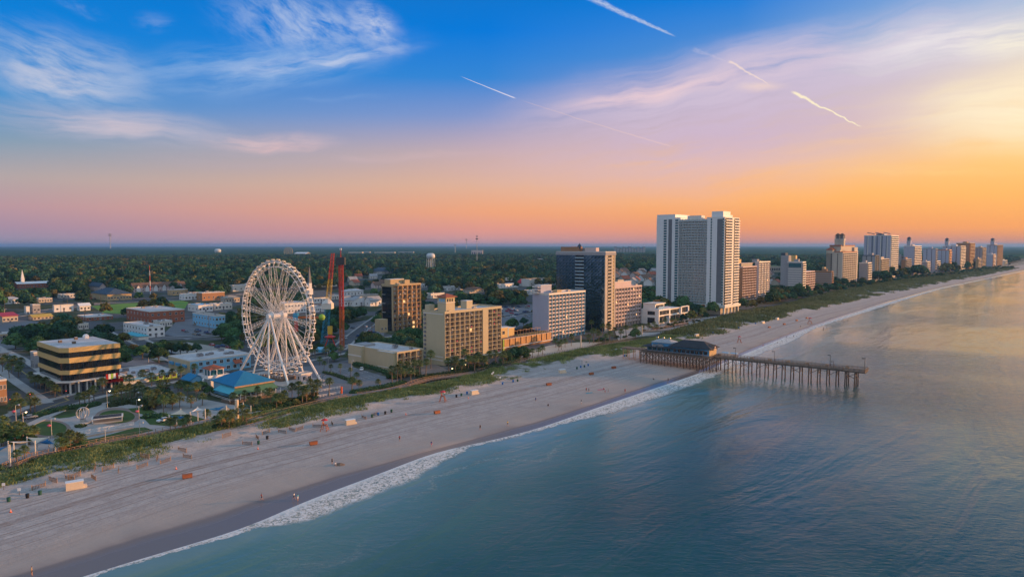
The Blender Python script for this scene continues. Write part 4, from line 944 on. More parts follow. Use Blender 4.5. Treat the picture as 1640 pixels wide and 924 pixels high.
wl = MB(); wl.box(-.08, bw*.8, .1, .0, bw-.1, fh-.2, 'warm_white'); wl.box(-.08, .25, .15, .0, bw*.75, fh-.4, 'glass_rail'); wl.box(-.10, .2, fh-.4, .0, bw*.8, fh-.3, 'frame_white'); wl2 = MB(); wl2.box(-.08, .25, .15, .0, bw*.75, fh-.4, 'glass_teal'); wl2.box(-.12, .3, .2, -.08, bw*.4, fh-.45, 'curtain')
cells = []; rs = random.Random(4); k = 0
for i in range(nb):
    bend = 2.6*math.sin(math.pi*(i+.5)/nb)
    for j in range(fl): cells.append((3+bend*.0-1.2+bend*.45, dA+i*bw, z0+j*fh, 0))
place(root, 'wing_balcony', [bl], cells, cap=98)
cells = [(3.0-.01, c[1], c[2], rs.choice((0, 0, 1))) for c in cells]; place(root, 'wing_glazing', [wl, wl2], cells, cap=98)
# seaward balconies
for (xa, xb) in ((.5, Wd*.48), (Wd*.6, Wd-.5)):
    cw = xb-xa; bl = MB(); bl.box(0, -1.2, -.1, cw, 1.6, .12, 'warm_white'); bl.box(.05, -1.2, .12, cw-.05, -1.12, 1.0, 'warm_white'); wl = MB(); wl.box(.4, 1.5, .15, cw*.8, 1.63, fh-.4, 'glass_dark'); wl.box(.4, 1.46, .15, .5, 1.5, fh-.4, 'frame_white')
    cells = [(xa, 0, z0+j*fh, 0) for j in range(fl)]; place(root, 'sea_balcony', [bl], cells); place(root, 'sea_glazing', [wl], cells)
w = MB(); w.box(-1, -2, z0*.75, Wd+2, dA, z0, 'warm_white'); w.box(3, 4, 0, Wd-1, D-5, z0*.75, 'sand_stucco'); w.box(-6, dA, z0*.55, 3, dB+6, z0*.75, 'warm_white')
for i in range(5): w.box(i*(Wd-1)/4, -1, 0, i*(Wd-1)/4+1.2, .2, z0*.75, 'warm_white')
for i in range(6): w.box(-5, dA+i*(dB-dA)/5, 0, -4, dA+1+i*(dB-dA)/5, z0*.55, 'warm_white')
w.obj('podium', root)
for i in range(5):
    b = MB(); b.box(-5.9, dA+1+i*(dB-dA)/5, z0*.15, -5.8, dA+(i+.9)*(dB-dA)/5, z0*.52, 'glass_teal'); b.obj('podium_window', root)
# ------------------------------------------------------------ 10 brick hotel pair
root, Wd, D, H = hotel('brick_end_hotel', 'brown hotel with a plain rust brown end wall right of the tallest tower', (1188.5, 486), 1178, 1211, 429, 14, 9, wall='brown_stucco', slab='pink_stucco', solid='pink_stucco', endcol='brown_stucco', seed=21, var=False, rec=1.2, wx=(.2, .75), guard=.8)
w = MB(); w.box(.5, 2, H+.46, Wd*.8, D, H+4.5, 'slate_panel'); w.box(.3, 1.8, H+4.5, Wd*.85, D, H+4.9, 'pink_stucco'); w.obj('glass_penthouse', root)
w = MB(); w.box(-1, D*.6, H+4.9, 6, D, H+9, 'yellow_panel'); w.obj('roof_house', root)
root, Wd, D, H = hotel('cream_balcony_tower', 'narrow peach tower with projecting balconies joined to the brown end wall hotel', (1213, 480), 1208, 1231, 421, 17, 4, wall='pink_stucco', slab='warm_white', solid='warm_white', out=1.0, seed=22, var=False, rec=1.0, wx=(.2, .8), guard=.8)
w = MB(); w.box(2, 2, H+.46, 8, 8, H+4, 'grey_stucco'); w.obj('roof_house', root)
# ------------------------------------------------------------ the row of resorts further up the beach
def far_hotel(name, label, pc, pl, pr, ptop, wall, slab, end=None, fl=None, cap_=None, th=TH, colw=0, glassm='glass_dark', style='bands', Dmin=None, stripes=None):
    root, Wd, D, H = site(name, label, 'hotel', pc, pl, pr, ptop, th, 'resort hotels in the row up the beach', .6)
    if Dmin: D = max(D, Dmin)
    fl = fl or max(3, int(H/3.6)); fh = H/fl
    w = MB(); w.box(0, .8, 0, Wd, D, H, end or wall); w.box(-.3, -.3, H, Wd+.3, D+.3, H+1.4, slab); w.box(0, -.1, 0, .6, .8, H, wall); w.box(Wd-.6, -.1, 0, Wd, .8, H, wall)
    k = max(1, int(Wd/9))
    for i in range(1, k): w.box(i*Wd/k-.35, -.1, 0, i*Wd/k+.35, .8, H, wall)
    w.obj('wall', root)
    b = MB(); b.box(.1, -1.0, 0, Wd-.1, .8, .3, slab); b.box(.1, -1.0, .3, Wd-.1, -.85, 1.25, slab); mb_ = b.mesh('balcony')
    g = MB(); g.box(.6, .68, .4, Wd-.6, .82, fh-.5, glassm); mg = g.mesh('window')
    for j in range(1, fl): link(mb_, 'balcony', root, loc=(0, 0, j*fh)); link(mg, 'window', root, loc=(0, 0, j*fh))
    if stripes:
        g = MB(); g.box(-.2, D*.06, fh*.05, -.02, D*.94, fh*.42, stripes); mg = g.mesh('side_balcony')
        for j in range(1, fl): link(mg, 'side_balcony', root, loc=(0, 0, j*fh))
    if colw:
        g = MB(); g.box(-.12, 0, .5, -.02, max(1.4, D*.06), fh-.7, glassm); mg = g.mesh('side_window')
        for c in range(colw):
            for j in range(1, fl): link(mg, 'side_window', root, loc=(0, D*(c+.7)/(colw+.6), j*fh))
    b = MB(); b.box(Wd*.15, D*.3, H+1.4, Wd*.5, D*.6, H+4.6, end or wall); b.obj('roof_house', root)
    return root, Wd, D, H
def cupola(root, x, y, z, s, h, roofm='brown_roof', wall='sand_stucco'):
    b = MB(); b.box(x-s, y-s, z, x+s, y+s, z+h*.5, wall); b.box(x-s*1.15, y-s*1.15, z+h*.5, x+s*1.15, y+s*1.15, z+h*.55, 'warm_white')
    for a, c in ((-1, -1), (1, -1), (1, 1), (-1, 1)): b.box(x+a*s*.8-.5, y+c*s*.8-.5, z+h*.55, x+a*s*.8+.5, y+c*s*.8+.5, z+h*.82, wall)
    b.box(x-s*.55, y-s*.55, z+h*.55, x+s*.55, y+s*.55, z+h*.82, 'slate_panel')
    b.lathe([(s*1.15, 0), (s*1.0, h*.05), (s*.7, h*.13), (.2, h*.2)], roofm, 8, (x, y, z+h*.82)); b.obj('cupola', root)
root, Wd, D, H = far_hotel('teal_top_hotel', 'pale banded hotel with a teal glazed top storey and a taller narrow shaft', (1284, 473), 1260, 1289, 421, 'grey_stucco', 'warm_white', 'grey_stucco', fl=14, stripes='warm_white')
w = MB(); w.box(2, D*.98, 0, Wd, D*1.5, H*1.22, 'grey_stucco'); w.box(2, D*1.2, H*1.22, Wd, D*1.5, H*1.3, 'blue_shingle'); w.obj('shaft', root)
w = MB(); w.box(-.3, D*.08, H*.86, -.02, D*.92, H*.985, 'glass_teal'); w.obj('top_glazing', root)
w = MB(); w.box(2, D*.5, H+1.4, 7, D*.8, H+9, 'yellow_panel'); w.obj('roof_sign_box', root)
far_hotel('small_brown_hotel', 'small brown ten storey hotel beside the teal topped one', (1289, 470), 1287, 1304, 436.5, 'brown_stucco', 'pink_stucco', 'brown_stucco', fl=9, Dmin=18)
root, Wd, D, H = far_hotel('wide_brown_hotel', 'wide brown banded hotel in front of the twin cupola hotel', (1331, 463), 1304, 1334, 436, 'grey_stucco', 'brown_stucco', 'brown_stucco', fl=8, stripes='grey_stucco')
w = MB(); w.box(0, D*1.0, 0, Wd, D*1.12, H*1.05, 'slate_panel'); w.obj('stair_shaft', root); w = MB(); w.box(2, D*.45, H+1.4, 9, D*.6, H+7, 'tan_stucco'); w.obj('roof_house', root)
root, Wd, D, H = far_hotel('twin_cupola_hotel', 'cream resort hotel with red tile roofs and two arched rooftop cupolas', (1348, 460), 1322, 1371, 406, 'warm_white', 'sand_stucco', 'sand_stucco', fl=15, colw=2)
w = MB(); w.box(-.4, -.4, H+1.4, Wd+.4, D*.5, H+2.6, 'tile_roof'); w.box(Wd*.2, D*.3, H+2, Wd*1.15, D, H*1.22, 'sand_stucco'); w.box(Wd*.18, D*.28, H*1.22, Wd*1.18, D, H*1.25, 'tile_roof'); w.box(0, D*.62, 0, Wd*.3, D*1.0, H*1.1, 'sand_stucco'); w.hip(0, D*.62, Wd*.3, D, H*1.1, 4, 'tile_roof', 1.0); w.box(Wd, 4, 0, Wd*1.25, D*.8, H*1.18, 'sand_stucco'); w.obj('upper_block', root)
for j in range(1, 16):
    b = MB(); b.box(Wd*1.02, 3, j*H/14.5, Wd*1.24, 4, j*H/14.5+1.1, 'warm_white'); b.obj('rear_balcony', root)
cupola(root, Wd*.32, D*.62, H*1.22, 3.6, 19, 'brown_roof'); cupola(root, Wd*.32, D*.36, H*1.22, 3.6, 19, 'brown_roof')
far_hotel('grey_slab_hotel', 'plain grey slab hotel with a lit balcony edge just right of the twin cupola hotel', (1389, 455), 1375, 1395, 422, 'grey_stucco', 'warm_white', 'grey_stucco')
far_hotel('blue_roof_hotel', 'tan hotel with a blue flat roof behind the plain grey slab', (1401, 452), 1380, 1407, 410, 'tan_stucco', 'blue_shingle', 'grey_stucco', colw=2)
far_hotel('stepped_peach_hotel', 'peach stepped hotel with lit balcony columns at the foot of the tall blue tower', (1410, 450), 1403, 1423, 416, 'tan_stucco', 'sand_stucco', 'sand_stucco')
root, Wd, D, H = far_hotel('blue_white_tower', 'tall blue white ribbed tower, highest of the distant row', (1425, 447), 1382, 1437, 378, 'warm_white', 'warm_white', 'lilac_stucco', colw=5, glassm='glass_blue', stripes=None)
for k in range(3): w = MB(); w.bar((6, D*(.05+.3*k), H+4), (6, D*(.3+.3*k), H+6.5), 9, 1.2, 'slate_panel'); w.obj('roof_fin', root)
for k in range(4): w = MB(); w.box(-1.2, D*(.12+.24*k), 0, -.02, D*(.15+.24*k), H, 'warm_white'); w.obj('side_rib', root)
far_hotel('light_grey_hotel', 'light grey hotel tucked right behind the tall blue white tower', (1441, 441), 1436, 1447, 411, 'warm_white', 'grey_stucco', 'grey_stucco')
root, Wd, D, H = far_hotel('single_cupola_hotel', 'lilac hotel with one rooftop cupola at its left end', (1463, 441), 1446, 1474, 395, 'lilac_stucco', 'warm_white', 'lilac_stucco')
cupola(root, 6, D-8, H+1, 3.6, 19, 'blue_shingle', 'lilac_stucco')
far_hotel('brown_side_hotel', 'low tan and grey hotel in front of the single cupola hotel', (1450, 443), 1443, 1459, 416, 'tan_stucco', 'grey_stucco', 'brown_stucco')
root, Wd, D, H = far_hotel('green_white_hotel', 'pale green hotel with low sun painted orange on its balcony front', (1464, 440), 1453, 1475, 410, 'orange_steel', 'sand_stucco', 'grey_stucco')  # sunlit front: the warm light is put into its orange wall colour
far_hotel('low_white_hotel', 'low white block in front of the lilac slab pair', (1484, 438), 1475, 1489, 420, 'sand_stucco', 'warm_white', 'grey_stucco')
far_hotel('lilac_slab_hotel', 'broad lilac slab hotel, left one of the distant pair', (1497, 437), 1477, 1500, 399, 'lilac_stucco', 'grey_stucco', 'lilac_stucco', colw=2)
far_hotel('low_grey_blue_hotel', 'grey blue mid rise in front of the right lilac slab', (1500, 436), 1490, 1506, 419, 'grey_stucco', 'warm_white', 'light_blue')
far_hotel('second_lilac_hotel', 'broad dark lilac slab hotel with an orange lit edge', (1519, 435), 1501, 1523, 401, 'tan_stucco', 'orange_steel', 'lilac_stucco', colw=2)
root, Wd, D, H = far_hotel('corner_cupola_hotel', 'blue grey hotel with a corner cupola, left of the dark orange tower', (1537, 434), 1508, 1545, 395, 'sand_stucco', 'warm_white', 'lilac_stucco', colw=3)
cupola(root, 6, D-8, H+1, 4, 20, 'blue_shingle', 'lilac_stucco')
far_hotel('dark_orange_tower', 'dark orange brown tower with bright balcony stripes', (1552, 432), 1530, 1560, 390, 'orange_steel', 'tan_stucco', 'brown_stucco')
far_hotel('grey_brown_hotel', 'grey brown hotel between the dark orange tower and the last cupola hotel', (1572, 430), 1560, 1578, 397, 'grey_stucco', 'tan_stucco', 'grey_stucco', colw=2)
far_hotel('small_peach_hotel', 'small peach mid rise at the foot of the grey brown hotel', (1566, 431), 1562, 1571, 415, 'tan_stucco', 'sand_stucco', 'tan_stucco')
root, Wd, D, H = far_hotel('last_cupola_hotel', 'furthest hotel of the row, cream with a central cupola', (1596, 427), 1579, 1605, 393, 'tan_stucco', 'brown_stucco', 'lilac_stucco', colw=2)
cupola(root, 8, D*.5, H+1, 5, 20, 'blue_shingle', 'lilac_stucco')
far_hotel('white_corner_hotel', 'low white block with an orange front below the last cupola hotel', (1590, 428), 1579, 1594, 408, 'orange_steel', 'warm_white', 'lilac_stucco')
far_hotel('low_end_hall', 'low white hall beyond the last cupola hotel', (1609, 425), 1606, 1613, 418, 'sand_stucco', 'warm_white', 'warm_white', fl=2, Dmin=15)
# ------------------------------------------------------------ banded office block on the corner
p = G(113, 631); Wd = LC(p, U, 195); cd_ = (V-U).normalized(); c_ = LC(p, cd_, 97); C_ = p+cd_*c_; d2 = LC(C_, V, 62); H = HT(p, 557.5)
root = T('office_block', 'four storey corner office block with yellow bands and dark ribbon windows', 'office', (p.x, p.y, 0), TH)
q_ = c_/math.sqrt(2); yb = q_+d2
poly = [(0, 0), (Wd, 0), (Wd, yb), (-q_, yb), (-q_, q_)]
FOOT.append(([p+U*a+V*b_ for a, b_ in poly], 3)); GUARD.append((62, 195, 540, 620, p.length))
def inset(poly, d):
    n_ = len(poly); out = []
    for i in range(n_):
        a = Vector(poly[i-1]+(0,)); b_ = Vector(poly[i]+(0,)); c = Vector(poly[(i+1) % n_]+(0,))
        e1 = (b_-a).normalized(); e2 = (c-b_).normalized(); n1 = Vector((-e1.y, e1.x, 0)); n2 = Vector((-e2.y, e2.x, 0))
        k = (n1+n2); k = k/(k.length**2)*2 if k.length else n1
        out.append((b_.x+k.x*d, b_.y+k.y*d))
    return out
w = MB()
for a, c in ((.90, 1.0), (.67, .78), (.42, .51)): w.prism(poly, H*a, H*c, 'yellow_panel')
ip = inset(poly, .5); w.prism(ip, 0, H*.99, 'slate_panel'); w.obj('wall', root)
w = MB(); w.prism(inset(poly, .35), H*1.0+.003, H*1.0+.1, 'membrane_roof'); w.obj('roof', root)
w = MB(); w.prism(inset(poly, -1.6), H*.255, H*.28, 'warm_white'); w.obj('canopy', root)
def edge_win(root, a, b_, z0, z1, n_, m, name='window', proud=.1, gap=.12):
    a = Vector(a+(0,)); b_ = Vector(b_+(0,)); L_ = (b_-a).length; r = math.atan2((b_-a).y, (b_-a).x); cw = L_/n_
    q_ = MB(); q_.box(gap/2, -proud, 0, cw-gap/2, .04, z1-z0, m); me = q_.mesh(name)
    for i in range(n_):
        pt = a+(b_-a)*(i/n_); o = link(me, name, root, loc=(pt.x, pt.y, z0)); o.rotation_euler = (0, 0, r)
for a, c in ((.785, .895), (.515, .665), (.285, .415)):
    edge_win(root, ip[0], ip[1], H*a, H*c, 11, 'glass_dark'); edge_win(root, ip[4], ip[0], H*a, H*c, 3, 'glass_dark'); edge_win(root, ip[3], ip[4], H*a, H*c, 13, 'glass_dark')
edge_win(root, ip[0], ip[1], .1, H*.2, 10, 'glass_dark', 'shop_window', gap=.8); edge_win(root, ip[4], ip[0], .1, H*.2, 2, 'glass_dark', 'shop_window', gap=.8); edge_win(root, ip[3], ip[4], .1, H*.2, 12, 'glass_dark', 'shop_window', gap=1.0)
w = MB(); w.prism(inset(poly, .3), 0, .12, 'paver')
for i in range(7): w.box(i*Wd/6.3-.3, -.2, .12, i*Wd/6.3+.3, .4, H*.25, 'warm_white')
w.obj('arcade', root)
for i, m_ in enumerate(('red_paint', 'frame_white', 'lime_paint', 'frame_white', 'red_paint')):
    b = MB(); b.box(0, 0, 0, .9, .12, 2.2, m_); b.obj('flag_panel', root, loc=(Wd*(.66+.05*i), -1.78, H*.2+.6))
b = MB(); b.add([(0, 0, 0), (7, 0, 0), (7, -1.6, -1.0), (0, -1.6, -1.0)], [(0, 1, 2, 3), (3, 2, 1, 0)], 'red_paint'); b.obj('red_awning', root, loc=(Wd*.66, -.1, H*.2))
for x, y in ((2, 20), (5, 12), (Wd*.5, 26), (Wd-4, 30)):
    b = MB(); b.box(0, 0, 0, 1.3, 1.2, 1.0, 'weathered_wood'); b.box(.1, .1, 1.0, 1.2, 1.1, 1.15, 'galv_metal'); b.obj('roof_vent', root, loc=(x, y, H+.1))
b = MB(); b.lathe([(1.0, 0), (1.3, .6), (1.2, 1.4), (.5, 2.0)], 'white_paint', 12); b.obj('roof_dish', root, loc=(Wd-5, yb-6, H+.1))
# ------------------------------------------------------------ generic low building
def low(name, label, pc, pl, pr, ptop, wall, roof='flat', roofm='membrane_roof', rh=3.0, floors=1, nw=4, nl=4, Dmin=8, trim='warm_white', cat='building', ac=2, guard=.8, th=TH, group=None, axis='x', door=True, wm='glass_dark', Wmin=0, pc2=None):
    root, Wd, D, H = site(name, label, cat, pc, pl, pr, ptop, th, group, guard)
    D = max(D, Dmin); Wd = max(Wd, Wmin)
    w = MB(); w.box(0, 0, 0, Wd, D, H, wall)
    if roof == 'flat':
        w.box(-.12, -.12, H, Wd+.12, D+.12, H+.25, trim); parapet(w, -.12, -.12, Wd+.12, D+.12, H+.25, .45, .25, trim)
        w.obj('wall', root); r = MB(); r.box(.12, .12, H+.252, Wd-.12, D-.12, H+.34, roofm); r.obj('roof', root)
        acs(root, ac, 1, 1, max(Wd-1, 3), max(D-1, 3), H+.34)
    else:
        w.obj('wall', root); r = MB()
        if roof == 'hip': r.hip(0, 0, Wd, D, H, rh, roofm, .8)
        else: r.gable(0, 0, Wd, D, H, rh, roofm, wall, axis, .7)
        r.obj('roof', root)
    fh = H/floors
    for j in range(floors):
        zz0 = j*fh+fh*.32; zz1 = j*fh+min(fh*.78, fh*.32+1.6)
        if nw: wins(root, 'S', Wd, nw, zz0, zz1, min(1.6, Wd/nw*.55), m=wm)
        if nl: wins(root, 'W', D, nl, zz0, zz1, min(1.4, D/nl*.5), m=wm)
    if door:
        b = MB(); b.box(Wd*.5-.6, -.08, 0, Wd*.5+.6, .02, min(2.1, H*.7), 'door_grey'); b.obj('door', root)
    return root, Wd, D, H
root, Wd, D, H = low('shop_row', 'low white roofed shop row with lime green and blue shopfronts', (197, 617), 184, 284, 607.5, 'lime_paint', floors=1, nw=8, nl=0, Dmin=27, ac=5, door=False, guard=.9)
w = MB(); w.box(0, -1.6, H*.72, Wd*.48, -.02, H*1.0, 'light_blue'); w.obj('blue_fascia', root); w = MB(); w.box(0, -.2, 0, Wd*.46, -.02, H*.72, 'white_paint'); w.obj('white_shopfront', root); w = MB(); w.box(Wd*.5, -1.0, H*.82, Wd, -.02, H*.98, 'light_blue'); w.obj('blue_canopy', root)
root, Wd, D, H = low('arcade_hall', 'long low hall with tan and bright blue walls behind the restaurant', (305, 602), 271, 402, 580, 'light_blue', floors=2, nw=9, nl=3, Dmin=20, ac=7, guard=.8)
w = MB(); w.box(-.2, 0, 0, -.02, D, H+.3, 'cream_stucco'); w.obj('tan_end_wall', root)
for k in range(3): b = MB(); b.box(-1.0, D*(.12+.3*k), H*.55, -.22, D*(.3+.3*k), H*.75, 'blue_paint'); b.obj('blue_awning', root)
b = MB(); b.gable(Wd*.7, -2, Wd*.8, 2, H*.55, 1.2, 'tile_roof', 'light_blue'); b.obj('porch_roof', root)
low('white_motel', 'white two storey motel with a flat roof and small dark windows beside the brick block', (236, 541), 198, 264, 525, 'white_paint', floors=2, nw=3, nl=8, guard=.95)
b = MB(); r_ = G(232, 546)
root, Wd, D, H = site('teal_roof_wing', 'low wing with a teal metal roof below the white motel', 'building', (222, 545), 200, 238, 537); w = MB(); w.box(0, 0, 0, Wd, max(D, 6), H*.7, 'warm_white'); w.obj('wall', root); w = MB(); w.hip(0, 0, Wd, max(D, 6), H*.7, 1.2, 'teal_paint', .5); w.obj('roof', root)
low('brick_block', 'two storey brick block with a white flat roof by the green field', (240, 519), 203, 296, 500, 'brick', floors=2, nw=6, nl=7, guard=.9, ac=3)
low('brick_shop', 'white roofed low brick shop left of the green field', (140, 514), 124, 181, 509, 'brick', nw=5, nl=4, guard=.9)
low('red_shop', 'small shop with a bright red roof at the left edge', (4, 517), -12, 29, 507, 'sand_stucco', roof='gable', roofm='red_paint', rh=1.8, nw=4, nl=2, guard=.95)
low('yellow_roof_shop', 'low shop with a pale yellow roof right of the red roofed shop', (53, 513), 46, 84, 508, 'sand_stucco', roof='gable', roofm='yellow_steel', rh=1.6, nw=5, nl=2)
low('white_box_shed', 'small tall white box shed behind the yellow roofed shop', (42, 503), 39, 48, 492, 'white_paint', nw=0, nl=0, ac=0, Dmin=4)
low('grey_box_shed', 'grey box building behind the yellow roofed shop', (53, 502), 50, 65, 489, 'grey_stucco', nw=2, nl=1, ac=1)
low('white_trailer', 'long white trailer parked beyond the yellow roofed shop', (87, 500), 85, 118, 490, 'white_paint', nw=3, nl=0, Dmin=4, ac=0, cat='trailer')
low('white_canopy_shop', 'white shop with a slanted roof by the highway', (128, 498), 126, 145, 490, 'white_paint', roof='gable', roofm='white_paint', rh=2.2, nw=3, nl=1)
low('dark_hip_building', 'orange walled building with a broad dark hip roof beyond the highway', (172, 482), 147, 211, 472, 'tan_stucco', roof='hip', roofm='blue_shingle', rh=6, nw=8, nl=3, guard=.95)
low('gable_house', 'house with a pale gable end behind the dark hip roofed building', (160, 467), 143, 170, 459, 'pink_stucco', roof='gable', roofm='blue_shingle', rh=4.5, nw=2, nl=3, axis='y')
root, Wd, D, H = low('terrace_row', 'long terrace with a brown roof and a line of white gables', (214, 468), 210, 298, 460, 'pink_stucco', roof='gable', roofm='brown_roof', rh=5, nw=14, nl=0, Dmin=14, floors=2)
for k in range(6): b = MB(); b.gable(Wd*(.05+.16*k), -1.5, Wd*(.12+.16*k), 6, H*.85, 3.4, 'brown_roof', 'white_paint', 'y', .5); b.box(Wd*(.05+.16*k), -1.5, 0, Wd*(.12+.16*k), 0, H*.85, 'white_paint'); b.obj('gable_bay', root)
low('tan_flat_hall', 'flat roofed tan hall in front of the white gabled terrace', (275, 473), 271, 301, 465, 'tan_stucco', nw=4, nl=0, Dmin=12)
root, Wd, D, H = low('red_church', 'long red brick church with a white roof edge and a white steeple', (28, 462), 22, 80, 455, 'brick', roof='gable', roofm='white_paint', rh=2.5, nw=9, nl=0, Dmin=16, cat='church')
b = MB(); b.box(6, 4, H, 10, 8, H+7, 'white_paint'); b.add([(6, 4, H+7), (10, 4, H+7), (10, 8, H+7), (6, 8, H+7), (8, 6, H+21)], [(0, 1, 4), (1, 2, 4), (2, 3, 4), (3, 0, 4)], 'white_paint'); b.obj('steeple', root)
low('long_white_store', 'long white store left of the brown store', (296, 481), 288, 322, 472, 'white_paint', nw=5, nl=2, Dmin=14)
low('brown_store', 'flat brown store beyond the end of the green field', (324, 482), 320, 360, 470, 'brown_stucco', nw=5, nl=1, Dmin=14)
low('blue_roof_shed', 'white shed with a pale blue roof at the end of the green field', (318, 500), 301, 341, 490, 'white_paint', nw=4, nl=3, roofm='light_blue')
low('blue_white_inn', 'blue and white two storey inn by the small car park', (345, 526), 309, 361, 507, 'light_blue', floors=2, nw=3, nl=8, guard=.9, roofm='gravel_roof')
low('long_mall', 'very long low white mall behind the ferris wheel', (373, 467), 369, 546, 457.5, 'warm_white', nw=22, nl=0, Dmin=30, ac=8, guard=.9)
low('white_hall', 'white hall with pale blue windows seen through the wheel', (456, 503), 452, 491, 487, 'white_paint', nw=7, nl=1, floors=2, Dmin=20, wm='glass_blue')
root, Wd, D, H = low('white_church', 'white church with a tall spire and a dark roof right of the wheel', (503, 486), 497, 526, 476, 'white_paint', roof='gable', roofm='blue_shingle', rh=6, nw=5, nl=1, Dmin=14, cat='church')
b = MB(); b.box(-4, 3, 0, 1, 8, H+9, 'white_paint'); b.box(-3.2, 3.8, H+9, .2, 7.2, H+15, 'white_paint'); b.add([(-3.2, 3.8, H+15), (.2, 3.8, H+15), (.2, 7.2, H+15), (-3.2, 7.2, H+15), (-1.5, 5.5, H+34)], [(0, 1, 4), (1, 2, 4), (2, 3, 4), (3, 0, 4)], 'slate_panel'); b.obj('steeple', root)
for k, (a, c, lb) in enumerate(((552, 565, 'white house nearest the red tower'), (567, 590, 'broad white house with a grey gable roof left of the orange hotel'), (593, 611, 'white gable house touching the orange hotel view'))):
    low('white_house', lb, (a, 491), a-2, c, 481, 'white_paint', roof='gable', roofm='grey_roof', rh=3.5, nw=3, nl=1, Dmin=9, cat='house', axis='xyx'[k])
low('hip_roof_inn', 'broad house with a dark slate hip roof in the woods above the orange hotel', (604, 439), 598, 631, 435, 'warm_white', roof='hip', roofm='blue_shingle', rh=8, nw=5, nl=0, Dmin=28)
low('red_roof_kiosk', 'small kiosk with a bright red pyramid roof', (834, 458), 833, 843, 454, 'white_paint', roof='hip', roofm='red_paint', rh=6, nw=2, nl=0, Dmin=10)
low('store_with_red_sign', 'pale strip of shops beside the glass tower', (848, 459), 845, 890, 448, 'warm_white', nw=7, nl=0, Dmin=16, roofm='brown_roof')
low('white_flat_store', 'white flat store between the red roofed kiosk and the car park', (800, 462), 798, 830, 456, 'white_paint', nw=6, nl=0, Dmin=14)
low('white_warehouse', 'large white warehouse in the far woods left of the glass tower', (863, 422), 861, 891, 415, 'white_paint', nw=0, nl=0, Dmin=40, ac=3)
low('edge_brick_shop', 'two storey peach brick shop with red awning at the left edge of the boulevard', (-18, 652), -60, 12, 613, 'brown_stucco', floors=2, nw=5, nl=3, guard=.8)
low('corner_shed', 'small grey building just behind the yellow banded office', (55, 590), 52, 63, 566, 'grey_stucco', nw=0, nl=2, Dmin=6, ac=0)
low('dark_roof_diner', 'low diner with a dark green roof under the white motel', (172, 549), 165, 212, 544, 'sand_stucco', roof='hip', roofm='green_roof', rh=1.6, nw=5, nl=2)
low('tan_edge_shop', 'tan shop by the car park at the left edge', (-14, 545), -20, 19, 537, 'tan_stucco', nw=4, nl=0, Dmin=8)
low('blue_inn', 'pale blue flat roofed motel right of the blue white inn', (262, 500), 250, 300, 497, 'light_blue', nw=0, nl=0, Dmin=8, ac=0, guard=.5) if 0 else None
root, Wd, D, H = low('ticket_booth', 'small square pink ticket booth at the right foot of the ferris wheel', (483, 613), 478, 500, 601, 'pink_stucco', nw=2, nl=1, Dmin=4.5, ac=0)
# cottages in the woods right of the glass tower and beyond
rs = random.Random(31); HOUSE = []
def cottage_proto(w_, d_, h, rh, wall, roofm, lb, loc):
    t = T('cottage', lb, 'house', loc, 0, 'cottages in the woods right of the glass tower')
    b = MB(); b.box(0, 0, 0, w_, d_, h, wall); b.obj('wall', t); b = MB(); b.gable(0, 0, w_, d_, h, rh, roofm, wall, 'x', .6); b.obj('roof', t)
    wins(t, 'S', w_, 3, h*.35, h*.75, 1.2); b = MB(); b.box(w_*.45, -.08, 0, w_*.45+1, .02, 2.1, 'door_grey'); b.obj('door', t)
    remember(t); return t
kinds = [('pink_stucco', 'brown_roof'), ('warm_white', 'grey_roof'), ('sand_stucco', 'tile_roof'), ('white_paint', 'brown_roof')]
prot = [None]*4; cot = []
for i in range(40):
    if i < 26: px, py = rs.uniform(985, 1046), rs.uniform(436, 458)
    elif i < 33: px, py = rs.uniform(1232, 1252), rs.uniform(428, 462)
    else: px, py = rs.uniform(560, 612), rs.uniform(446, 462)
    p = G(px, py)
    if any((p-q_).length < 24 for q_ in cot): continue
    cot.append(p); k = i % 4; s_ = 1.5 if i < 26 else 1.2
    lb = ('pink cottage with brown gable roof', 'white cottage with grey gable roof', 'sand coloured cottage with red tile roof', 'white cottage with brown gable roof')[k]+' among the trees'
    g_ = 'cottages with '+('pink walls', 'grey roofs', 'red tile roofs', 'brown roofs')[k]
    if prot[k] is None: prot[k] = cottage_proto(11, 9, 4.2, 3.4, *kinds[k], lb, (p.x, p.y, 0)); prot[k]['group'] = g_; prot[k].rotation_euler.z = TH+rs.uniform(-.3, .3); prot[k].scale = (s_,)*3
    else: dup(prot[k], (p.x, p.y, 0), TH+rs.uniform(-.5, .5), lb, g_, s_)
    FOOT.append(([p+Vector((math.cos(a)*12, math.sin(a)*12, 0)) for a in (0, 1.57, 3.14, 4.71)], 2)); GUARD.append((px-8, px+16, py-7, py-1, p.length))
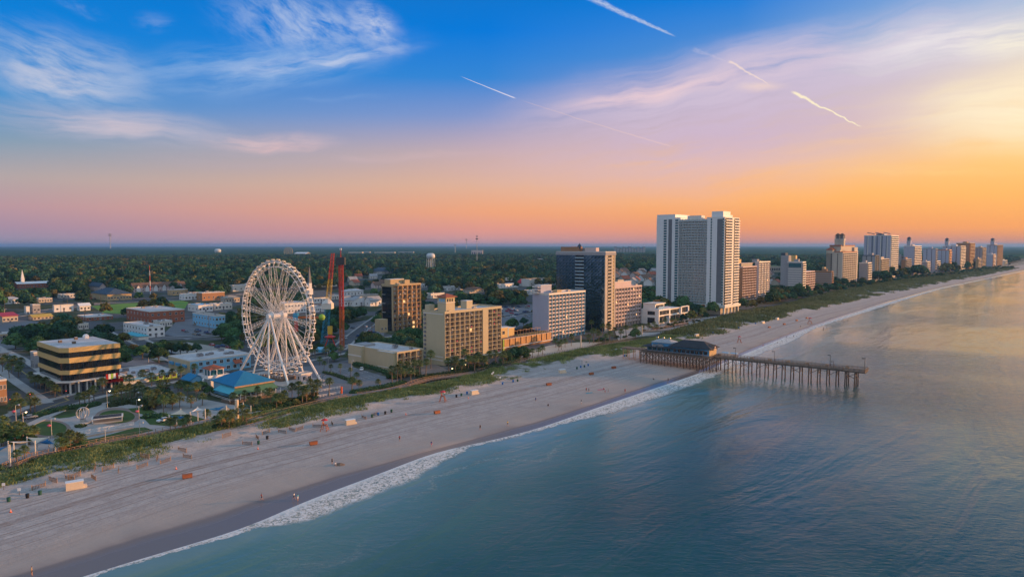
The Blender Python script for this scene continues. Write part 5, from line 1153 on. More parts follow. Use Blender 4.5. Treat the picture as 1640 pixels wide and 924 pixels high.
for k, (a, c, y, lb) in enumerate(((558, 580, 409.5, 'far pale blue store roof on the horizon woods, leftmost'), (583, 592, 409, 'far small white store left of the long pair'), (600, 632, 409.5, 'far long white store in the horizon woods, middle'), (638, 662, 409, 'far long white store in the horizon woods, nearest the water tower'), (755, 773, 411, 'far pink walled complex beside the radio mast'), (1160, 1170, 425, 'low pale store right behind the tallest tower'), (1232, 1250, 436, 'low green roofed store behind the brown hotel pair'), (1243, 1260, 413, 'far white roofed hall in the woods right of the brown hotel pair'))):
    p = G(a, y); wd = LC(p, Vector((1, 0, 0)), c)
    t = T('far_store', lb, 'building', (p.x, p.y, 0)); b = MB(); hh = (34 if k == 4 else 21) if k < 5 else 14; b.box(0, 0, 0, wd, 40, hh, 'pink_stucco' if k == 4 else ('grey_stucco' if k % 2 else 'sand_stucco')); b.obj('wall', t); b = MB(); b.box(-.5, -.5, hh, wd+.5, 40.5, hh+1, 'green_roof' if k == 6 else 'membrane_roof'); b.obj('roof', t)
    for j in range(5): b = MB(); b.box(wd*(.06+.19*j), -.3, hh*.3, wd*(.16+.19*j), 0, hh*.7, 'glass_dark'); b.obj('window', t)
    GUARD.append((a-1, c+1, y-6, y-.5, p.length)); FOOT.append(([p, p+Vector((wd, 0, 0)), p+Vector((wd, 40, 0)), p+Vector((0, 40, 0))], 10))
GUARD += [(150, 300, 485, 500, 640), (735, 850, 495, 506, 780), (290, 345, 515, 536, 480), (555, 606, 524, 548, 460)]
for k, (a, y, c, tp, m_, rm) in enumerate(((8, 487, 34, 480, 'white_paint', 'membrane_roof'), (62, 485, 84, 479, 'sand_stucco', 'grey_roof'), (97, 478, 122, 472, 'warm_white', 'membrane_roof'), (344, 497, 372, 488, 'warm_white', 'membrane_roof'), (362, 485, 384, 478, 'sand_stucco', 'gravel_roof'), (308, 476, 330, 470, 'white_paint', 'membrane_roof'), (506, 500, 520, 492, 'white_paint', 'membrane_roof'), (528, 480, 546, 474, 'warm_white', 'grey_roof'), (556, 474, 582, 467, 'white_paint', 'membrane_roof'), (586, 480, 606, 473, 'sand_stucco', 'brown_roof'), (690, 478, 712, 471, 'warm_white', 'membrane_roof'), (716, 466, 742, 460, 'white_paint', 'membrane_roof'), (752, 470, 775, 464, 'sand_stucco', 'brown_roof'), (664, 462, 684, 456, 'white_paint', 'grey_roof'), (850, 472, 872, 466, 'warm_white', 'membrane_roof'), (126, 528, 142, 520, 'warm_white', 'membrane_roof'), (0, 574, 14, 566, 'sand_stucco', 'grey_roof'), (256, 524, 276, 516, 'warm_white', 'membrane_roof'))):
    lb = ('nearest the left edge above the red roofed shop', 'left of the road junction in the oaks', 'behind the white trailer', 'left of the wheel rim', 'just left of the wheel in the trees', 'beside the long white store', 'right of the wheel rim', 'under the white church', 'behind the red ride tower', 'left of the orange hotel roof', 'just right of the orange hotel', 'in the woods above the cream hotel roof tower', 'above the hotel car park', 'in the woods right of the orange hotel top', 'left of the glass tower foot', 'in the oaks above the office block', 'on the inland street at the left edge', 'between the white motel and the small car park')[k]
    low('town_block', ('small pale flat roofed block ' if rm != 'brown_roof' else 'small brown roofed block ')+lb, (a, y), a-4, c, tp, m_, roof='flat' if k % 4 else 'hip', roofm=rm, rh=2.5, nw=5, nl=2, Dmin=12, ac=2, guard=1.0)
# skyline slabs far behind
for k in range(11):
    x = 984+k*4.6; p = G(x, 407.5); t = T('far_apartment_slab', 'thin grey apartment slab on the far horizon right of the glass tower', 'tower block', (p.x, p.y, 0), 0, 'far apartment slabs on the horizon')
    hh = HT(p, 396+((k*7) % 5)*.6); wd = LC(p, Vector((1, 0, 0)), x+3.2); b = MB(); b.box(0, 0, 0, wd, 25, hh, 'grey_stucco'); b.obj('wall', t); b = MB(); b.box(-1, -1, hh, wd+1, 26, hh+3, 'slate_panel'); b.obj('roof', t)
# ------------------------------------------------------------ ferris wheel
wc = (-108.5, 313.5, 0); WA = R(145); HUB = 29.6; RO, RI = 26.0, 23.6
root = T('ferris_wheel', 'giant white ferris wheel with enclosed gondolas on splayed tube legs', 'ferris wheel', wc, WA)
GUARD.append((384, 506, 405, 600, 300)); FOOT.append(([Vector(wc)+Vector((a, b, 0)) for a, b in ((-26, 0), (0, -26), (26, 0), (0, 26))], 2))
NG = 42
def cpt(r, a, y): return Vector((r*math.sin(a), y, HUB+r*math.cos(a)))
for y in (-1.25, 1.25):
    b = MB(); b.tube([cpt(RO-.9, 2*math.pi*i/84, y) for i in range(85)], .2, 'steel_white', 6, False); b.tube([cpt(RI-.9, 2*math.pi*i/84, y) for i in range(85)], .14, 'steel_white', 5, False)
    for i in range(84): b.bar(cpt(RO-.9, 2*math.pi*i/84, y), cpt(RI-.9, 2*math.pi*(i+(1 if i % 2 else 0))/84, y), .10, .10, 'steel_white')
    b.obj('rim', root)
b = MB()
for i in range(NG):
    a = 2*math.pi*i/NG; b.bar(cpt(RO-.9, a, -1.25), cpt(RO-.9, a, 1.25), .16, .16, 'steel_white'); b.bar(cpt(RI-.9, a, -1.25), cpt(RI-.9, a, 1.25), .12, .12, 'steel_white')
b.obj('rim_tie', root)
NS = 14
for k in range(NS):
    a = 2*math.pi*k/NS+.11
    for s_ in (-1, 1):
        b = MB(); da = .034; n_ = 9
        pts = [[], []]
        for i in range(n_+1):
            f = i/n_; r = 1.2+(RI-2.1)*f; y = s_*(2.6*(1-f)+1.25*f); wdt = .42+.62*f
            for e in (0, 1):
                sg = -1 if e == 0 else 1; pts[e].append(cpt(r, a, y)+Vector((math.cos(a)*wdt*sg, 0, -math.sin(a)*wdt*sg)))
        for e in (0, 1): b.tube(pts[e], .065, 'steel_white', 5)
        for i in range(n_): b.bar(pts[0][i], pts[1][i+1], .05, .05, 'steel_white'); b.bar(pts[1][i], pts[0][i+1], .05, .05, 'steel_white'); b.bar(pts[0][i+1], pts[1][i+1], .07, .07, 'steel_white')
        b.obj('spoke', root)
for k in range(28):
    a = 2*math.pi*(k+.5)/28; b = MB()
    for s_ in (-1, 1): b.bar(cpt(1.6, a, s_*2.6), cpt(RI-.9, a+.05*s_, s_*1.25), .06, .06, 'steel_white');
    b.obj('cable', root)
b = MB()
b.tube([(0, -5, HUB), (0, 5, HUB)], 1.15, 'steel_white', 16)
for y in (-2.6, 2.6): b.tube([(0, y-.25, HUB), (0, y+.25, HUB)], 2.0, 'steel_white', 20)
b.obj('hub', root)
# gondola: shell, dark windows, roof, hanger
g = MB(); g.prism([(-.95, -.8), (.95, -.8), (1.1, -.3), (1.1, .3), (.95, .8), (-.95, .8), (-1.1, .3), (-1.1, -.3)], -2.5, -1.75, 'steel_white'); g.prism([(-1.0, -.85), (1.0, -.85), (1.15, -.3), (1.15, .3), (1.0, .85), (-1.0, .85), (-1.15, .3), (-1.15, -.3)], -.75, -.45, 'steel_white')
for sx_ in (-1, 1):
    for sy_ in (-1, 1): g.bar((sx_*.92, sy_*.77, -1.8), (sx_*.92, sy_*.77, -.7), .1, .1, 'steel_white')
g.bar((0, -1.2, 0), (0, 1.2, 0), .12, .12, 'galv_metal'); g.bar((0, -.9, 0), (0, -.9, -.5), .1, .1, 'galv_metal'); g.bar((0, .9, 0), (0, .9, -.5), .1, .1, 'galv_metal')
gm = g.mesh('gondola'); wm_ = MB(); wm_.prism([(-.88, -.72), (.88, -.72), (1.0, -.3), (1.0, .3), (.88, .72), (-.88, .72), (-1.0, .3), (-1.0, -.3)], -1.76, -.74, 'glass_dark'); wm_ = wm_.mesh('gondola_window')
for i in range(NG):
    a = 2*math.pi*(i+.5)/NG; o = link(gm, 'gondola', root, loc=cpt(RO+.1, a, 0)); o.scale = (.74,)*3; w_ = link(wm_, 'gondola_window', o)
feet = [(-19, -8.5), (19, -8.5), (-19, 8.5), (19, 8.5), (-6.5, -9.5), (6.5, -9.5), (-6.5, 9.5), (6.5, 9.5)]
for i, (x, y) in enumerate(feet):
    b = MB(); r_ = .52 if i < 4 else .4; b.tube([(x*.02, y*.45, HUB), (x*.5, y*.75, HUB*.5), (x, y, .9)], [r_*.8, r_, r_*.95], 'steel_white', 12); b.box(x-1.2, y-1.2, 0, x+1.2, y+1.2, .9, 'concrete'); b.obj('leg', root)
b = MB(); b.box(-21, -10, .0, 21, 10, .5, 'concrete'); b.box(-8, -4.5, .5, 8, 4.5, 1.9, 'wood_deck'); b.obj('platform', root)
for s_ in (-1, 1):
    b = MB(); b.bar((-8, s_*4.5, 2.9), (8, s_*4.5, 2.9), .08, .08, 'steel_white')
    for i in range(9): b.bar((-8+2*i, s_*4.5, 1.9), (-8+2*i, s_*4.5, 2.9), .08, .08, 'steel_white')
    b.obj('platform_railing', root)
# white railings of the queue right of the wheel
for k, (a, c) in enumerate((((505, 629), (545, 622)), ((508, 637), (548, 630)), ((500, 622), (530, 616)))):
    p0, p1 = G(*a), G(*c); t = T('queue_railing', ('white queue railing, middle of three right of the wheel', 'white queue railing nearest the beach right of the wheel', 'white queue railing nearest the wheel leg')[k], 'railing', p0)
    d = p1-p0; b = MB(); n_ = 8
    for h in (.5, 1.0): b.bar((0, 0, h), (d.x, d.y, h), .12, .12, 'steel_white')
    for i in range(n_+1): b.bar((d.x*i/n_, d.y*i/n_, 0), (d.x*i/n_, d.y*i/n_, 1.05), .12, .12, 'steel_white')
    b.obj('rail', t)
# ------------------------------------------------------------ thrill rides
def truss(b, p0, p1, w0, w1, n_, m, r=.14):
    p0 = Vector(p0); p1 = Vector(p1); L_ = []
    for i in range(n_+1):
        f = i/n_; c = p0.lerp(p1, f); w_ = w0+(w1-w0)*f; mm = m(f) if callable(m) else m
        L_.append(([c+Vector((a*w_, e*w_, 0)) for a, e in ((-1, -1), (1, -1), (1, 1), (-1, 1))], mm))
    for i in range(n_):
        A_, mm = L_[i]; B_, _ = L_[i+1]
        for j in range(4):
            b.bar(A_[j], B_[j], r*1.7, r*1.7, mm); b.bar(A_[j], B_[(j+1) % 4], r, r, mm); b.bar(A_[(j+1) % 4], B_[j], r, r, mm); b.bar(B_[j], B_[(j+1) % 4], r, r, mm)
pb = G(519, 553); ht = HT(pb, 406)
t = T('leaning_truss_tower', 'leaning lattice ride tower coloured blue below, yellow in the middle and red on top', 'ride tower', pb)
wtop = (535-519)/F*pb.length
for k, (f0, f1, m_) in enumerate(((0, .40, 'cyan_steel'), (.40, .72, 'yellow_steel'), (.72, 1, 'red_steel'))):
    b = MB(); truss(b, (wtop*f0, 0, ht*f0), (wtop*f1, 0, ht*f1), 1.9-1.1*f0, 1.9-1.1*f1, 8, m_, .085); b.obj('truss_section', t)
b = MB(); b.box(wtop*.42-3, -3, ht*.40, wtop*.42+3, 3, ht*.46, 'warm_white'); b.lathe([(3.6, 0), (2.4, 1.6), (.3, 3.4)], 'warm_white', 10, (wtop*.42, 0, ht*.46)); b.obj('cabin', t)
GUARD.append((510, 541, 400, 545, pb.length)); FOOT.append(([pb+Vector((a, c, 0)) for a, c in ((-4, -4), (4, -4), (4, 4), (-4, 4))], 1))
pb = G(548, 556); ht = HT(pb, 411)
t = T('red_twin_column_ride', 'tall red ride tower of two close columns with a black cap', 'ride tower', pb)
for s_ in (-1, 1):
    b = MB(); truss(b, (s_*.85, 0, 0), (s_*.85, 0, ht-5), .42, .42, 26, lambda f: 'orange_steel' if f < .45 else 'red_steel', .13); b.obj('column', t)
b = MB(); b.box(-2.6, -1.6, ht-5, 2.6, 1.6, ht-.5, 'dark_steel'); b.obj('cap', t); b = MB(); b.bar((0, 0, ht-.5), (0, 0, ht+5), .35, .35, 'red_steel'); b.box(-.5, -.5, ht+4, .5, .5, ht+5, 'white_paint'); b.obj('mast', t)
GUARD.append((541, 555, 405, 552, pb.length))
pb = G(475, 556); ht = HT(pb, 506)
t = T('red_column_arm_ride', 'red column ride with an orange cross arm and a green globe, seen through the wheel', 'ride', pb)
b = MB(); b.tube([(0, 0, 0), (0, 0, ht)], [1.3, 1.1], 'red_steel', 12); b.obj('column', t)
L_ = 36/F*pb.length; b = MB(); b.box(-L_*.65, -.6, ht-1.5, L_, .6, ht-.2, 'orange_steel'); b.box(-L_*.1, -1.5, ht-2.5, L_*.1, 1.5, ht+1.5, 'cyan_steel'); b.obj('arm', t)
b = MB(); b.lathe([(.2, -2), (1.5, -1.4), (2.1, 0), (1.5, 1.4), (.2, 2)], 'lime_paint', 14, (L_+1.5, 0, ht-.8)); b.obj('globe', t)
t = T('drop_seat_ride', 'red and yellow frame ride between the two ride towers', 'ride', G(529, 556)); b = MB(); hh = 13
for x in (-1.5, 1.5): b.tube([(x*2.2, 0, 0), (x*.5, 0, 7), (x*.6, 0, hh)], .35, 'red_steel', 8)
b.box(-1.4, -.5, hh-5, 1.4, .5, hh, 'yellow_steel'); b.obj('frame', t); b = MB(); b.lathe([(3.2, 0), (3.4, .6), (.5, 1.4)], 'red_steel', 10, (0, 0, 6)); b.obj('seat_ring', t)
t = T('flat_ride', 'low round ride with orange arms beneath the leaning truss tower', 'ride', G(517, 562)); b = MB(); b.lathe([(6, 0), (6, .6), (1, .8)], 'cyan_steel', 16); b.obj('platform', t)
for k in range(6):
    a = k*math.pi/3; b = MB(); b.bar((0, 0, 1.5), (5*math.cos(a), 5*math.sin(a), 2.6), .4, .4, 'orange_steel'); b.box(5*math.cos(a)-.7, 5*math.sin(a)-.7, 1.2, 5*math.cos(a)+.7, 5*math.sin(a)+.7, 2.4, 'red_steel' if k % 2 else 'yellow_steel'); b.obj('ride_arm', t)
t = T('blue_ride_canopy', 'bright blue stall canopy in front of the ride towers', 'canopy', G(515, 567)); b = MB()
for x, y in ((-4, -2), (4, -2), (4, 2), (-4, 2)): b.bar((x, y, 0), (x, y, 2.6), .15, .15, 'steel_white')
b.obj('post', t); b = MB(); b.hip(-4, -2, 4, 2, 2.6, 1.3, 'light_blue', .5); b.obj('canopy_top', t)
# ------------------------------------------------------------ restaurant with the blue roof
p = G(372, 645); Wd = LC(p, U, 446); D = 24
root = T('blue_roof_restaurant', 'beach restaurant with a broad blue hip roof and a lower green veranda roof', 'restaurant', (p.x, p.y, 0), TH)
FOOT.append(([p, p+U*Wd, p+U*Wd+V*D, p+V*D], 1)); GUARD.append((332, 442, 588, 640, p.length))
zt = 7.4
b = MB(); b.box(4, 5, 0, Wd, D, 5.2, 'light_blue'); b.obj('wall', root)
b = MB(); b.hip(3.4, 4.5, Wd+.5, D+.5, 5.2, 3.9, 'blue_roof', .4, .06); b.obj('roof', root)
b = MB(); b.box(3.2, 4.0, 4.7, Wd+.8, 4.5, 5.3, 'wood_rail'); b.obj('fascia', root)
b = MB(); b.add([(0, 0, 3.1), (Wd, 0, 3.1), (Wd, 4.4, 4.6), (3.5, 4.4, 4.6), (0, 0, 2.95), (Wd, 0, 2.95), (Wd, 4.4, 4.45), (3.5, 4.4, 4.45)], [(0, 1, 2, 3), (7, 6, 5, 4), (0, 4, 5, 1), (1, 5, 6, 2), (3, 2, 6, 7)], 'green_roof'); b.obj('veranda_roof', root)
b = MB(); b.add([(0, 0, 3.1), (3.5, 4.4, 4.6), (3.5, 16, 4.6), (0, 16, 3.1), (0, 0, 2.95), (3.5, 4.4, 4.45), (3.5, 16, 4.45), (0, 16, 2.95)], [(0, 1, 2, 3), (7, 6, 5, 4), (0, 3, 7, 4), (2, 6, 7, 3)], 'teal_paint'); b.obj('side_veranda_roof', root)
b = MB(); b.box(-2, -2, 0, Wd, 5, 1.1, 'weathered_wood'); b.obj('deck', root)
for k in range(11): b = MB(); x = -1.9+k*(Wd+1.8)/10; b.bar((x, -1.9, 1.1), (x, -1.9, 3.2), .16, .16, 'steel_white'); b.obj('veranda_post', root)
for z_ in (1.6, 2.1): b = MB(); b.bar((-1.9, -1.9, z_), (Wd, -1.9, z_), .09, .09, 'steel_white'); b.bar((-1.9, -1.9, z_), (-1.9, 14, z_), .09, .09, 'steel_white'); b.obj('veranda_rail', root)
for k in range(8): b = MB(); x = 5+k*(Wd-6)/8; b.box(x, 4.9, 1.3, x+(Wd-6)/8-.6, 5.05, 3.9, 'glass_dark'); b.obj('window', root)
# lookout tower of the restaurant
q_ = G(343, 619); lx, ly = (q_-p).dot(U), (q_-p).dot(V); tw = 6.0; hz2 = HT(q_, 603)
b = MB(); b.box(lx-tw/2, ly-tw/2, 0, lx+tw/2, ly+tw/2, hz2, 'white_paint'); tower = b.obj('lookout_tower', root)
b = MB(); b.box(lx-tw*.8, ly-tw*.8, hz2, lx+tw*.8, ly+tw*.8, hz2+.3, 'white_paint')
for s_ in (-1, 1): b.box(lx-tw*.8, ly+s_*tw*.78-.06, hz2+.3, lx+tw*.8, ly+s_*tw*.78+.06, hz2+1.5, 'white_paint'); b.box(lx+s_*tw*.78-.06, ly-tw*.76, hz2+.3, lx+s_*tw*.78+.06, ly+tw*.76, hz2+1.5, 'white_paint')
b.obj('balcony', tower)
b = MB(); c_ = tw*.48; b.box(lx-c_+.25, ly-c_+.25, hz2+.3, lx+c_-.25, ly+c_-.25, hz2+3.6, 'glass_teal')
for a in (-1, 0, 1):
    for e in (-1, 0, 1):
        if a or e: b.bar((lx+a*c_, ly+e*c_, hz2+.3), (lx+a*c_, ly+e*c_, hz2+3.7), .35, .35, 'white_paint')
b.box(lx-c_-.15, ly-c_-.15, hz2+3.4, lx+c_+.15, ly+c_+.15, hz2+3.8, 'white_paint'); b.obj('lookout_room', tower)
b = MB(); b.hip(lx-c_, ly-c_, lx+c_, ly+c_, hz2+3.8, 1.4, 'tile_roof', .8); b.obj('lookout_roof', tower)
b = MB(); b.gable(lx-tw*1.6, ly+2, lx-tw*.5, ly+10, 3.8, 1.8, 'blue_roof', 'light_blue', 'y'); b.box(lx-tw*1.6, ly+2, 0, lx-tw*.5, ly+10, 3.8, 'light_blue'); b.obj('entrance_block', root)
b = MB(); b.lathe([(.4, 0), (.7, 1.2), (.9, 2.4), (.55, 3.4), (.5, 4.2), (.1, 4.7)], 'white_paint', 10, (lx-tw*.9, ly-1.5, 0)); b.obj('white_figure_sign', root)
# ------------------------------------------------------------ pier
PA = Vector((73.0, 366.0, 0)); PB = Vector((158.5, 302.0, 0)); PR = math.atan2(PB.y-PA.y, PB.x-PA.x); PL = (PB-PA).length; DZ = 6.1
root = T('fishing_pier', 'long wooden fishing pier on braced piles reaching into the sea', 'pier', PA, PR)
bl = 38.0
b = MB(); b.box(-14, -3, DZ-.45, 0, 3, DZ, 'weathered_wood'); b.box(0, -8.5, DZ-.45, bl, 7.5, DZ, 'weathered_wood'); b.box(bl, -2.9, DZ-.5, PL-9, 2.9, DZ, 'weathered_wood'); b.box(PL-9, -4.4, DZ-.4, PL, 4.4, DZ, 'weathered_wood')
for y in (-2.7, 0, 2.7): b.box(bl, y-.18, DZ-.85, PL, y+.18, DZ-.41, 'pile_wood')
b.obj('deck', root)
x = bl+1.5; xs = []
while x < PL-1: xs.append(x); x += 3.95
for i, x in enumerate(xs):
    wide = x > PL-11; ys = (-3.9, 0, 3.9) if wide else (-2.5, 2.5)
    if wide: x = max(x, PL-8.4)
    for y in ys:
        b = MB(); b.tube([(x+random.uniform(-.1, .1), y*1.10, -4.5), (x, y, DZ-.5)], [.30, .24], 'pile_wood', 8); b.obj('pile', root)
    b = MB(); b.box(x-.2, ys[0]-.5, DZ-1.15, x+.2, ys[-1]+.5, DZ-.86, 'pile_wood'); b.bar((x+.22, ys[0], DZ-1.2), (x+.22, ys[-1], 1.2), .1, .25, 'pile_wood'); b.bar((x-.22, ys[-1], DZ-1.2), (x-.22, ys[0], 1.2), .1, .25, 'pile_wood')
    if i+1 < len(xs): b.bar((x, ys[0]-.25, DZ-1.3), (x+3.95, ys[0]-.25, 2.6 if i % 2 else DZ-1.4), .1, .22, 'pile_wood') if i % 3 == 0 else None; b.bar((x, ys[0]-.25, 2.4), (x+3.95, ys[0]-.25, DZ-1.3), .09, .2, 'pile_wood') if i % 2 else None
    b.obj('pile_brace', root)
for k in range(12):
    x = k*bl/11; b = MB()
    for y in (-8, -4, 0, 3.6, 7.2): b.tube([(x, y, -2.5), (x, y, DZ-.5)], .2, 'pile_wood', 7)
    b.box(x-.15, -8.3, DZ-.9, x+.15, 7.5, DZ-.46, 'pile_wood')
    for y0_, y1_ in ((-8, -4), (-4, 0), (0, 3.6), (3.6, 7.2)): b.bar((x+.2, y0_, DZ-1), (x+.2, y1_, 1.8), .1, .22, 'pile_wood'); b.bar((x-.2, y1_, DZ-1), (x-.2, y0_, 1.8), .1, .22, 'pile_wood')
    if k < 11: b.bar((x, -8.2, DZ-1), (x+bl/11, -8.2, 2.0), .15, .34, 'weathered_wood'); b.bar((x+bl/11, -8.36, DZ-1), (x, -8.36, 2.0), .15, .34, 'weathered_wood')
    b.obj('piling_frame', root)
for k in range(4):
    x = -13+k*3.6; b = MB(); [b.tube([(x, y, -1), (x, y, DZ-.45)], .18, 'wood_rail', 7) for y in (-2.6, 2.6)]; b.obj('land_pile', root)
def rail_run(name, parent, a, c, z, h=1.1, n_=6, m='weathered_wood', mt='weathered_wood'):
    a = Vector(a); c = Vector(c); b = MB()
    for i in range(n_+1): q_ = a.lerp(c, i/n_); b.bar((q_.x, q_.y, z), (q_.x, q_.y, z+h), .12, .12, m)
    for f in (.35, .68): b.bar((a.x, a.y, z+h*f), (c.x, c.y, z+h*f), .05, .14, m)
    b.bar((a.x, a.y, z+h), (c.x, c.y, z+h), .22, .08, mt); b.obj(name, parent)
k = 12
for i in range(k):
    x0_ = bl+(PL-9-bl)*i/k; x1_ = bl+(PL-9-bl)*(i+1)/k
    for s_ in (-1, 1): rail_run('railing', root, (x0_, s_*2.8, 0), (x1_, s_*2.8, 0), DZ, n_=3)
for s_ in (-1, 1): rail_run('railing', root, (PL-9, s_*4.3, 0), (PL-.1, s_*4.3, 0), DZ, n_=4); rail_run('railing', root, (PL-9, s_*2.8, 0), (PL-9, s_*4.3, 0), DZ, n_=1)
rail_run('railing', root, (PL-.1, -4.3, 0), (PL-.1, 4.3, 0), DZ, n_=4)
for i in range(8): rail_run('railing', root, (bl*i/8, -8.4, 0), (bl*(i+1)/8, -8.4, 0), DZ, n_=3, mt='wood_rail')
for i in range(7):
    b = MB(); x = bl+8+i*8.6; b.box(x, 1.6, DZ, x+1.6, 2.1, DZ+.45, 'wood_rail'); b.box(x, 2.1, DZ+.45, x+1.6, 2.2, DZ+.9, 'wood_rail'); b.obj('bench', root)
Rm = Matrix.Rotation(PR, 4, 'Z')
def pier_pt(x, y, z): return PA+(Rm@Vector((x, y, z)))
# restaurant on the pier
t = T('pier_restaurant', 'blue walled restaurant with a dark hip roof at the landward end of the pier', 'restaurant', pier_pt(0, 0, DZ), PR)
b = MB(); b.box(16, -4.5, 0, 36, 5.5, 3.6, 'blue_paint'); b.box(2, -4, 0, 16, 5, 2.7, 'blue_paint'); b.obj('wall', t)
b = MB(); b.hip(15.5, -5, 36.5, 6, 3.6, 3.0, 'dark_roof', .9, .08); b.obj('roof', t); b = MB(); b.box(4, -3, 2.9, 15.5, 4.5, 4.6, 'blue_paint'); b.hip(4, -3, 15.5, 4.5, 4.6, 1.2, 'grey_roof', .4, .3); b.obj('upper_storey', t); b = MB(); b.gable(33.8, -2, 37.2, 3.2, 3.2, 2.2, 'brown_roof', 'pink_stucco', 'x', .3); b.obj('gable', t)
b = MB(); b.box(.5, -8.0, 2.6, 16.5, 6.2, 2.9, 'dark_roof'); b.box(16.5, -8.0, 2.7, 34, -5.2, 2.95, 'dark_roof'); b.obj('flat_roof', t)
for i in range(12): b = MB(); x = .8+i*3.0; b.bar((x, -7.9, 0), (x, -7.9, 2.7), .16, .16, 'weathered_wood'); b.obj('veranda_post', t)
for i in range(8): b = MB(); x = 17+i*2.35; b.box(x, -4.62, .8, x+1.7, -4.48, 2.5, 'glass_dark'); b.box(x-.1, -4.6, 2.5, x+1.8, -4.45, 2.65, 'frame_white'); b.obj('window', t)
for i in range(5): b = MB(); x = 2.6+i*2.6; b.box(x, -4.12, .6, x+2.0, -3.98, 2.2, 'glass_teal'); b.obj('window', t)
for i in range(3): b = MB(); y = -3.6+i*3.0; b.box(35.95, y, .8, 36.1, y+2.2, 2.6, 'glass_dark'); b.obj('window', t)
b = MB(); b.box(36, -4.5, 0, 36.2, 5.5, 3.0, 'tan_stucco'); b.obj('orange_end_wall', t)
acs(t, 6, 3, -7.5, 15, -3.4, 2.95, smin=1, smax=1.8)
for i in range(3): b = MB(); b.tube([(5+i*3.5, 1, 5.2), (5+i*3.5, 1, 6.6), (6+i*3.5, 1, 6.9)], .35, 'galv_metal', 8); b.obj('roof_duct', t)
for i, (x, y) in enumerate(((39.5, -3.2), (44, -3.2))):
    q_ = pier_pt(x, 9.5, -.8); tt_ = T('blue_beach_awning', ('blue awning just beyond the pier restaurant', 'blue awning second from the pier restaurant')[i], 'awning', (q_.x, q_.y, -1.0), PR)
    b = MB(); [b.bar((a, c, 0), (a, c, DZ+1.6), .12, .12, 'steel_white') for a, c in ((-1.6, -1), (1.6, -1), (1.6, 1), (-1.6, 1))]; b.obj('post', tt_); b = MB(); b.box(-1.8, -1.1, DZ+1.6, 1.8, 1.1, DZ+1.8, 'light_blue'); b.obj('awning_top', tt_)
for i, (x, y, h, lb) in enumerate(((47, 2.7, 4.5, 'tall dark lamp post on the pier nearest the restaurant'), (66, 2.7, 4.6, 'second dark lamp post along the pier from the restaurant'), (91, 2.7, 5.2, 'tallest dark lamp post two thirds along the pier'), (93.5, -2.7, 3.2, 'short black post beside the tallest pier lamp'), (PL-1.5, 3.6, 5.0, 'dark lamp post at the sea end of the pier'))):
    q_ = pier_pt(x, y, DZ); tt_ = T('pier_lamp', lb, 'lamp post', q_, PR)
    b = MB(); b.tube([(0, 0, 0), (0, 0, h)], [.12, .08], 'dark_steel', 8); b.obj('pole', tt_); b = MB(); b.box(-.9, -.12, h-.1, .25, .12, h+.1, 'dark_steel'); b.box(-1.1, -.2, h-.3, -.6, .2, h+.1, 'dark_steel'); b.obj('lamp_head', tt_)
# ------------------------------------------------------------ boardwalk
BWPTS = []
def boardwalk(label, px, w=3.2, z=.75, rm='wood_rail', dm='wood_deck', seg=7.0):
    P = smoothline([G(*p) for p in px], 5); BWPTS.append((P, w/2+.6))
    t = T('boardwalk', label, 'boardwalk', (P[0].x, P[0].y, 0)); o0 = P[0].copy(); Q = [p-o0 for p in P]
    a = offset(Q, -w/2); c = offset(Q, w/2); k = len(Q); b = MB()
    b.add([(p.x, p.y, zz) for zz in (z-.25, z) for p in a+c], [(2*k+i, 2*k+i+1, 3*k+i+1, 3*k+i) for i in range(k-1)]+[(i, i+1, 2*k+i+1, 2*k+i) for i in range(k-1)]+[(k+i+1, k+i, 3*k+i, 3*k+i+1) for i in range(k-1)]+[(i+1, i, k+i, k+i+1) for i in range(k-1)], dm)
    b.obj('deck', t)
    for e in (a, c):
        for i in range(k-1):
            d = (e[i+1]-e[i]).length; nn = max(1, int(d/2.0)); b = MB()
            for j in range(nn): q_ = e[i].lerp(e[i+1], j/nn); b.bar((q_.x, q_.y, -.4), (q_.x, q_.y, z+1.05), .13, .13, rm)
            for f in (.5,): b.bar((e[i].x, e[i].y, z+f), (e[i+1].x, e[i+1].y, z+f), .04, .1, rm)
            b.bar((e[i].x, e[i].y, z+1.05), (e[i+1].x, e[i+1].y, z+1.05), .2, .08, rm); b.obj('railing', t)
    return t
boardwalk('long wooden boardwalk edging the plaza at the lower left', [(14, 752), (30, 745), (49, 738), (90, 729), (135, 719), (200, 706), (300, 688), (345, 679), (368, 675)], 3.6)
boardwalk('orange lit boardwalk in front of the ferris wheel', [(398, 680), (440, 668), (490, 655), (540, 643), (560, 639)], 3.0)
boardwalk('lower parallel boardwalk ramp beside the orange lit boardwalk', [(396, 688), (430, 679), (462, 670), (478, 665)], 2.2, .45)
boardwalk('curving boardwalk seaward of the big car park', [(574, 636), (610, 632), (645, 624), (668, 615), (695, 609), (723, 606), (752, 603)], 3.0)
boardwalk('boardwalk behind the dunes between the cream hotel and the pier', [(768, 598), (800, 590), (840, 580), (880, 571), (920, 563), (960, 555), (1000, 548), (1040, 546)], 3.0, rm='weathered_wood')
boardwalk('zigzag beach access ramp beyond the pier', [(1030, 532), (1060, 531), (1085, 528), (1100, 522)], 2.4, .5)
boardwalk('short wooden ramp beside the zigzag access ramp', [(1045, 528), (1075, 524), (1100, 519)], 2.4, .5)
boardwalk('wooden path through the grass below the tallest tower', [(1115, 521), (1150, 515), (1180, 508), (1215, 502), (1240, 498)], 2.4, .4)
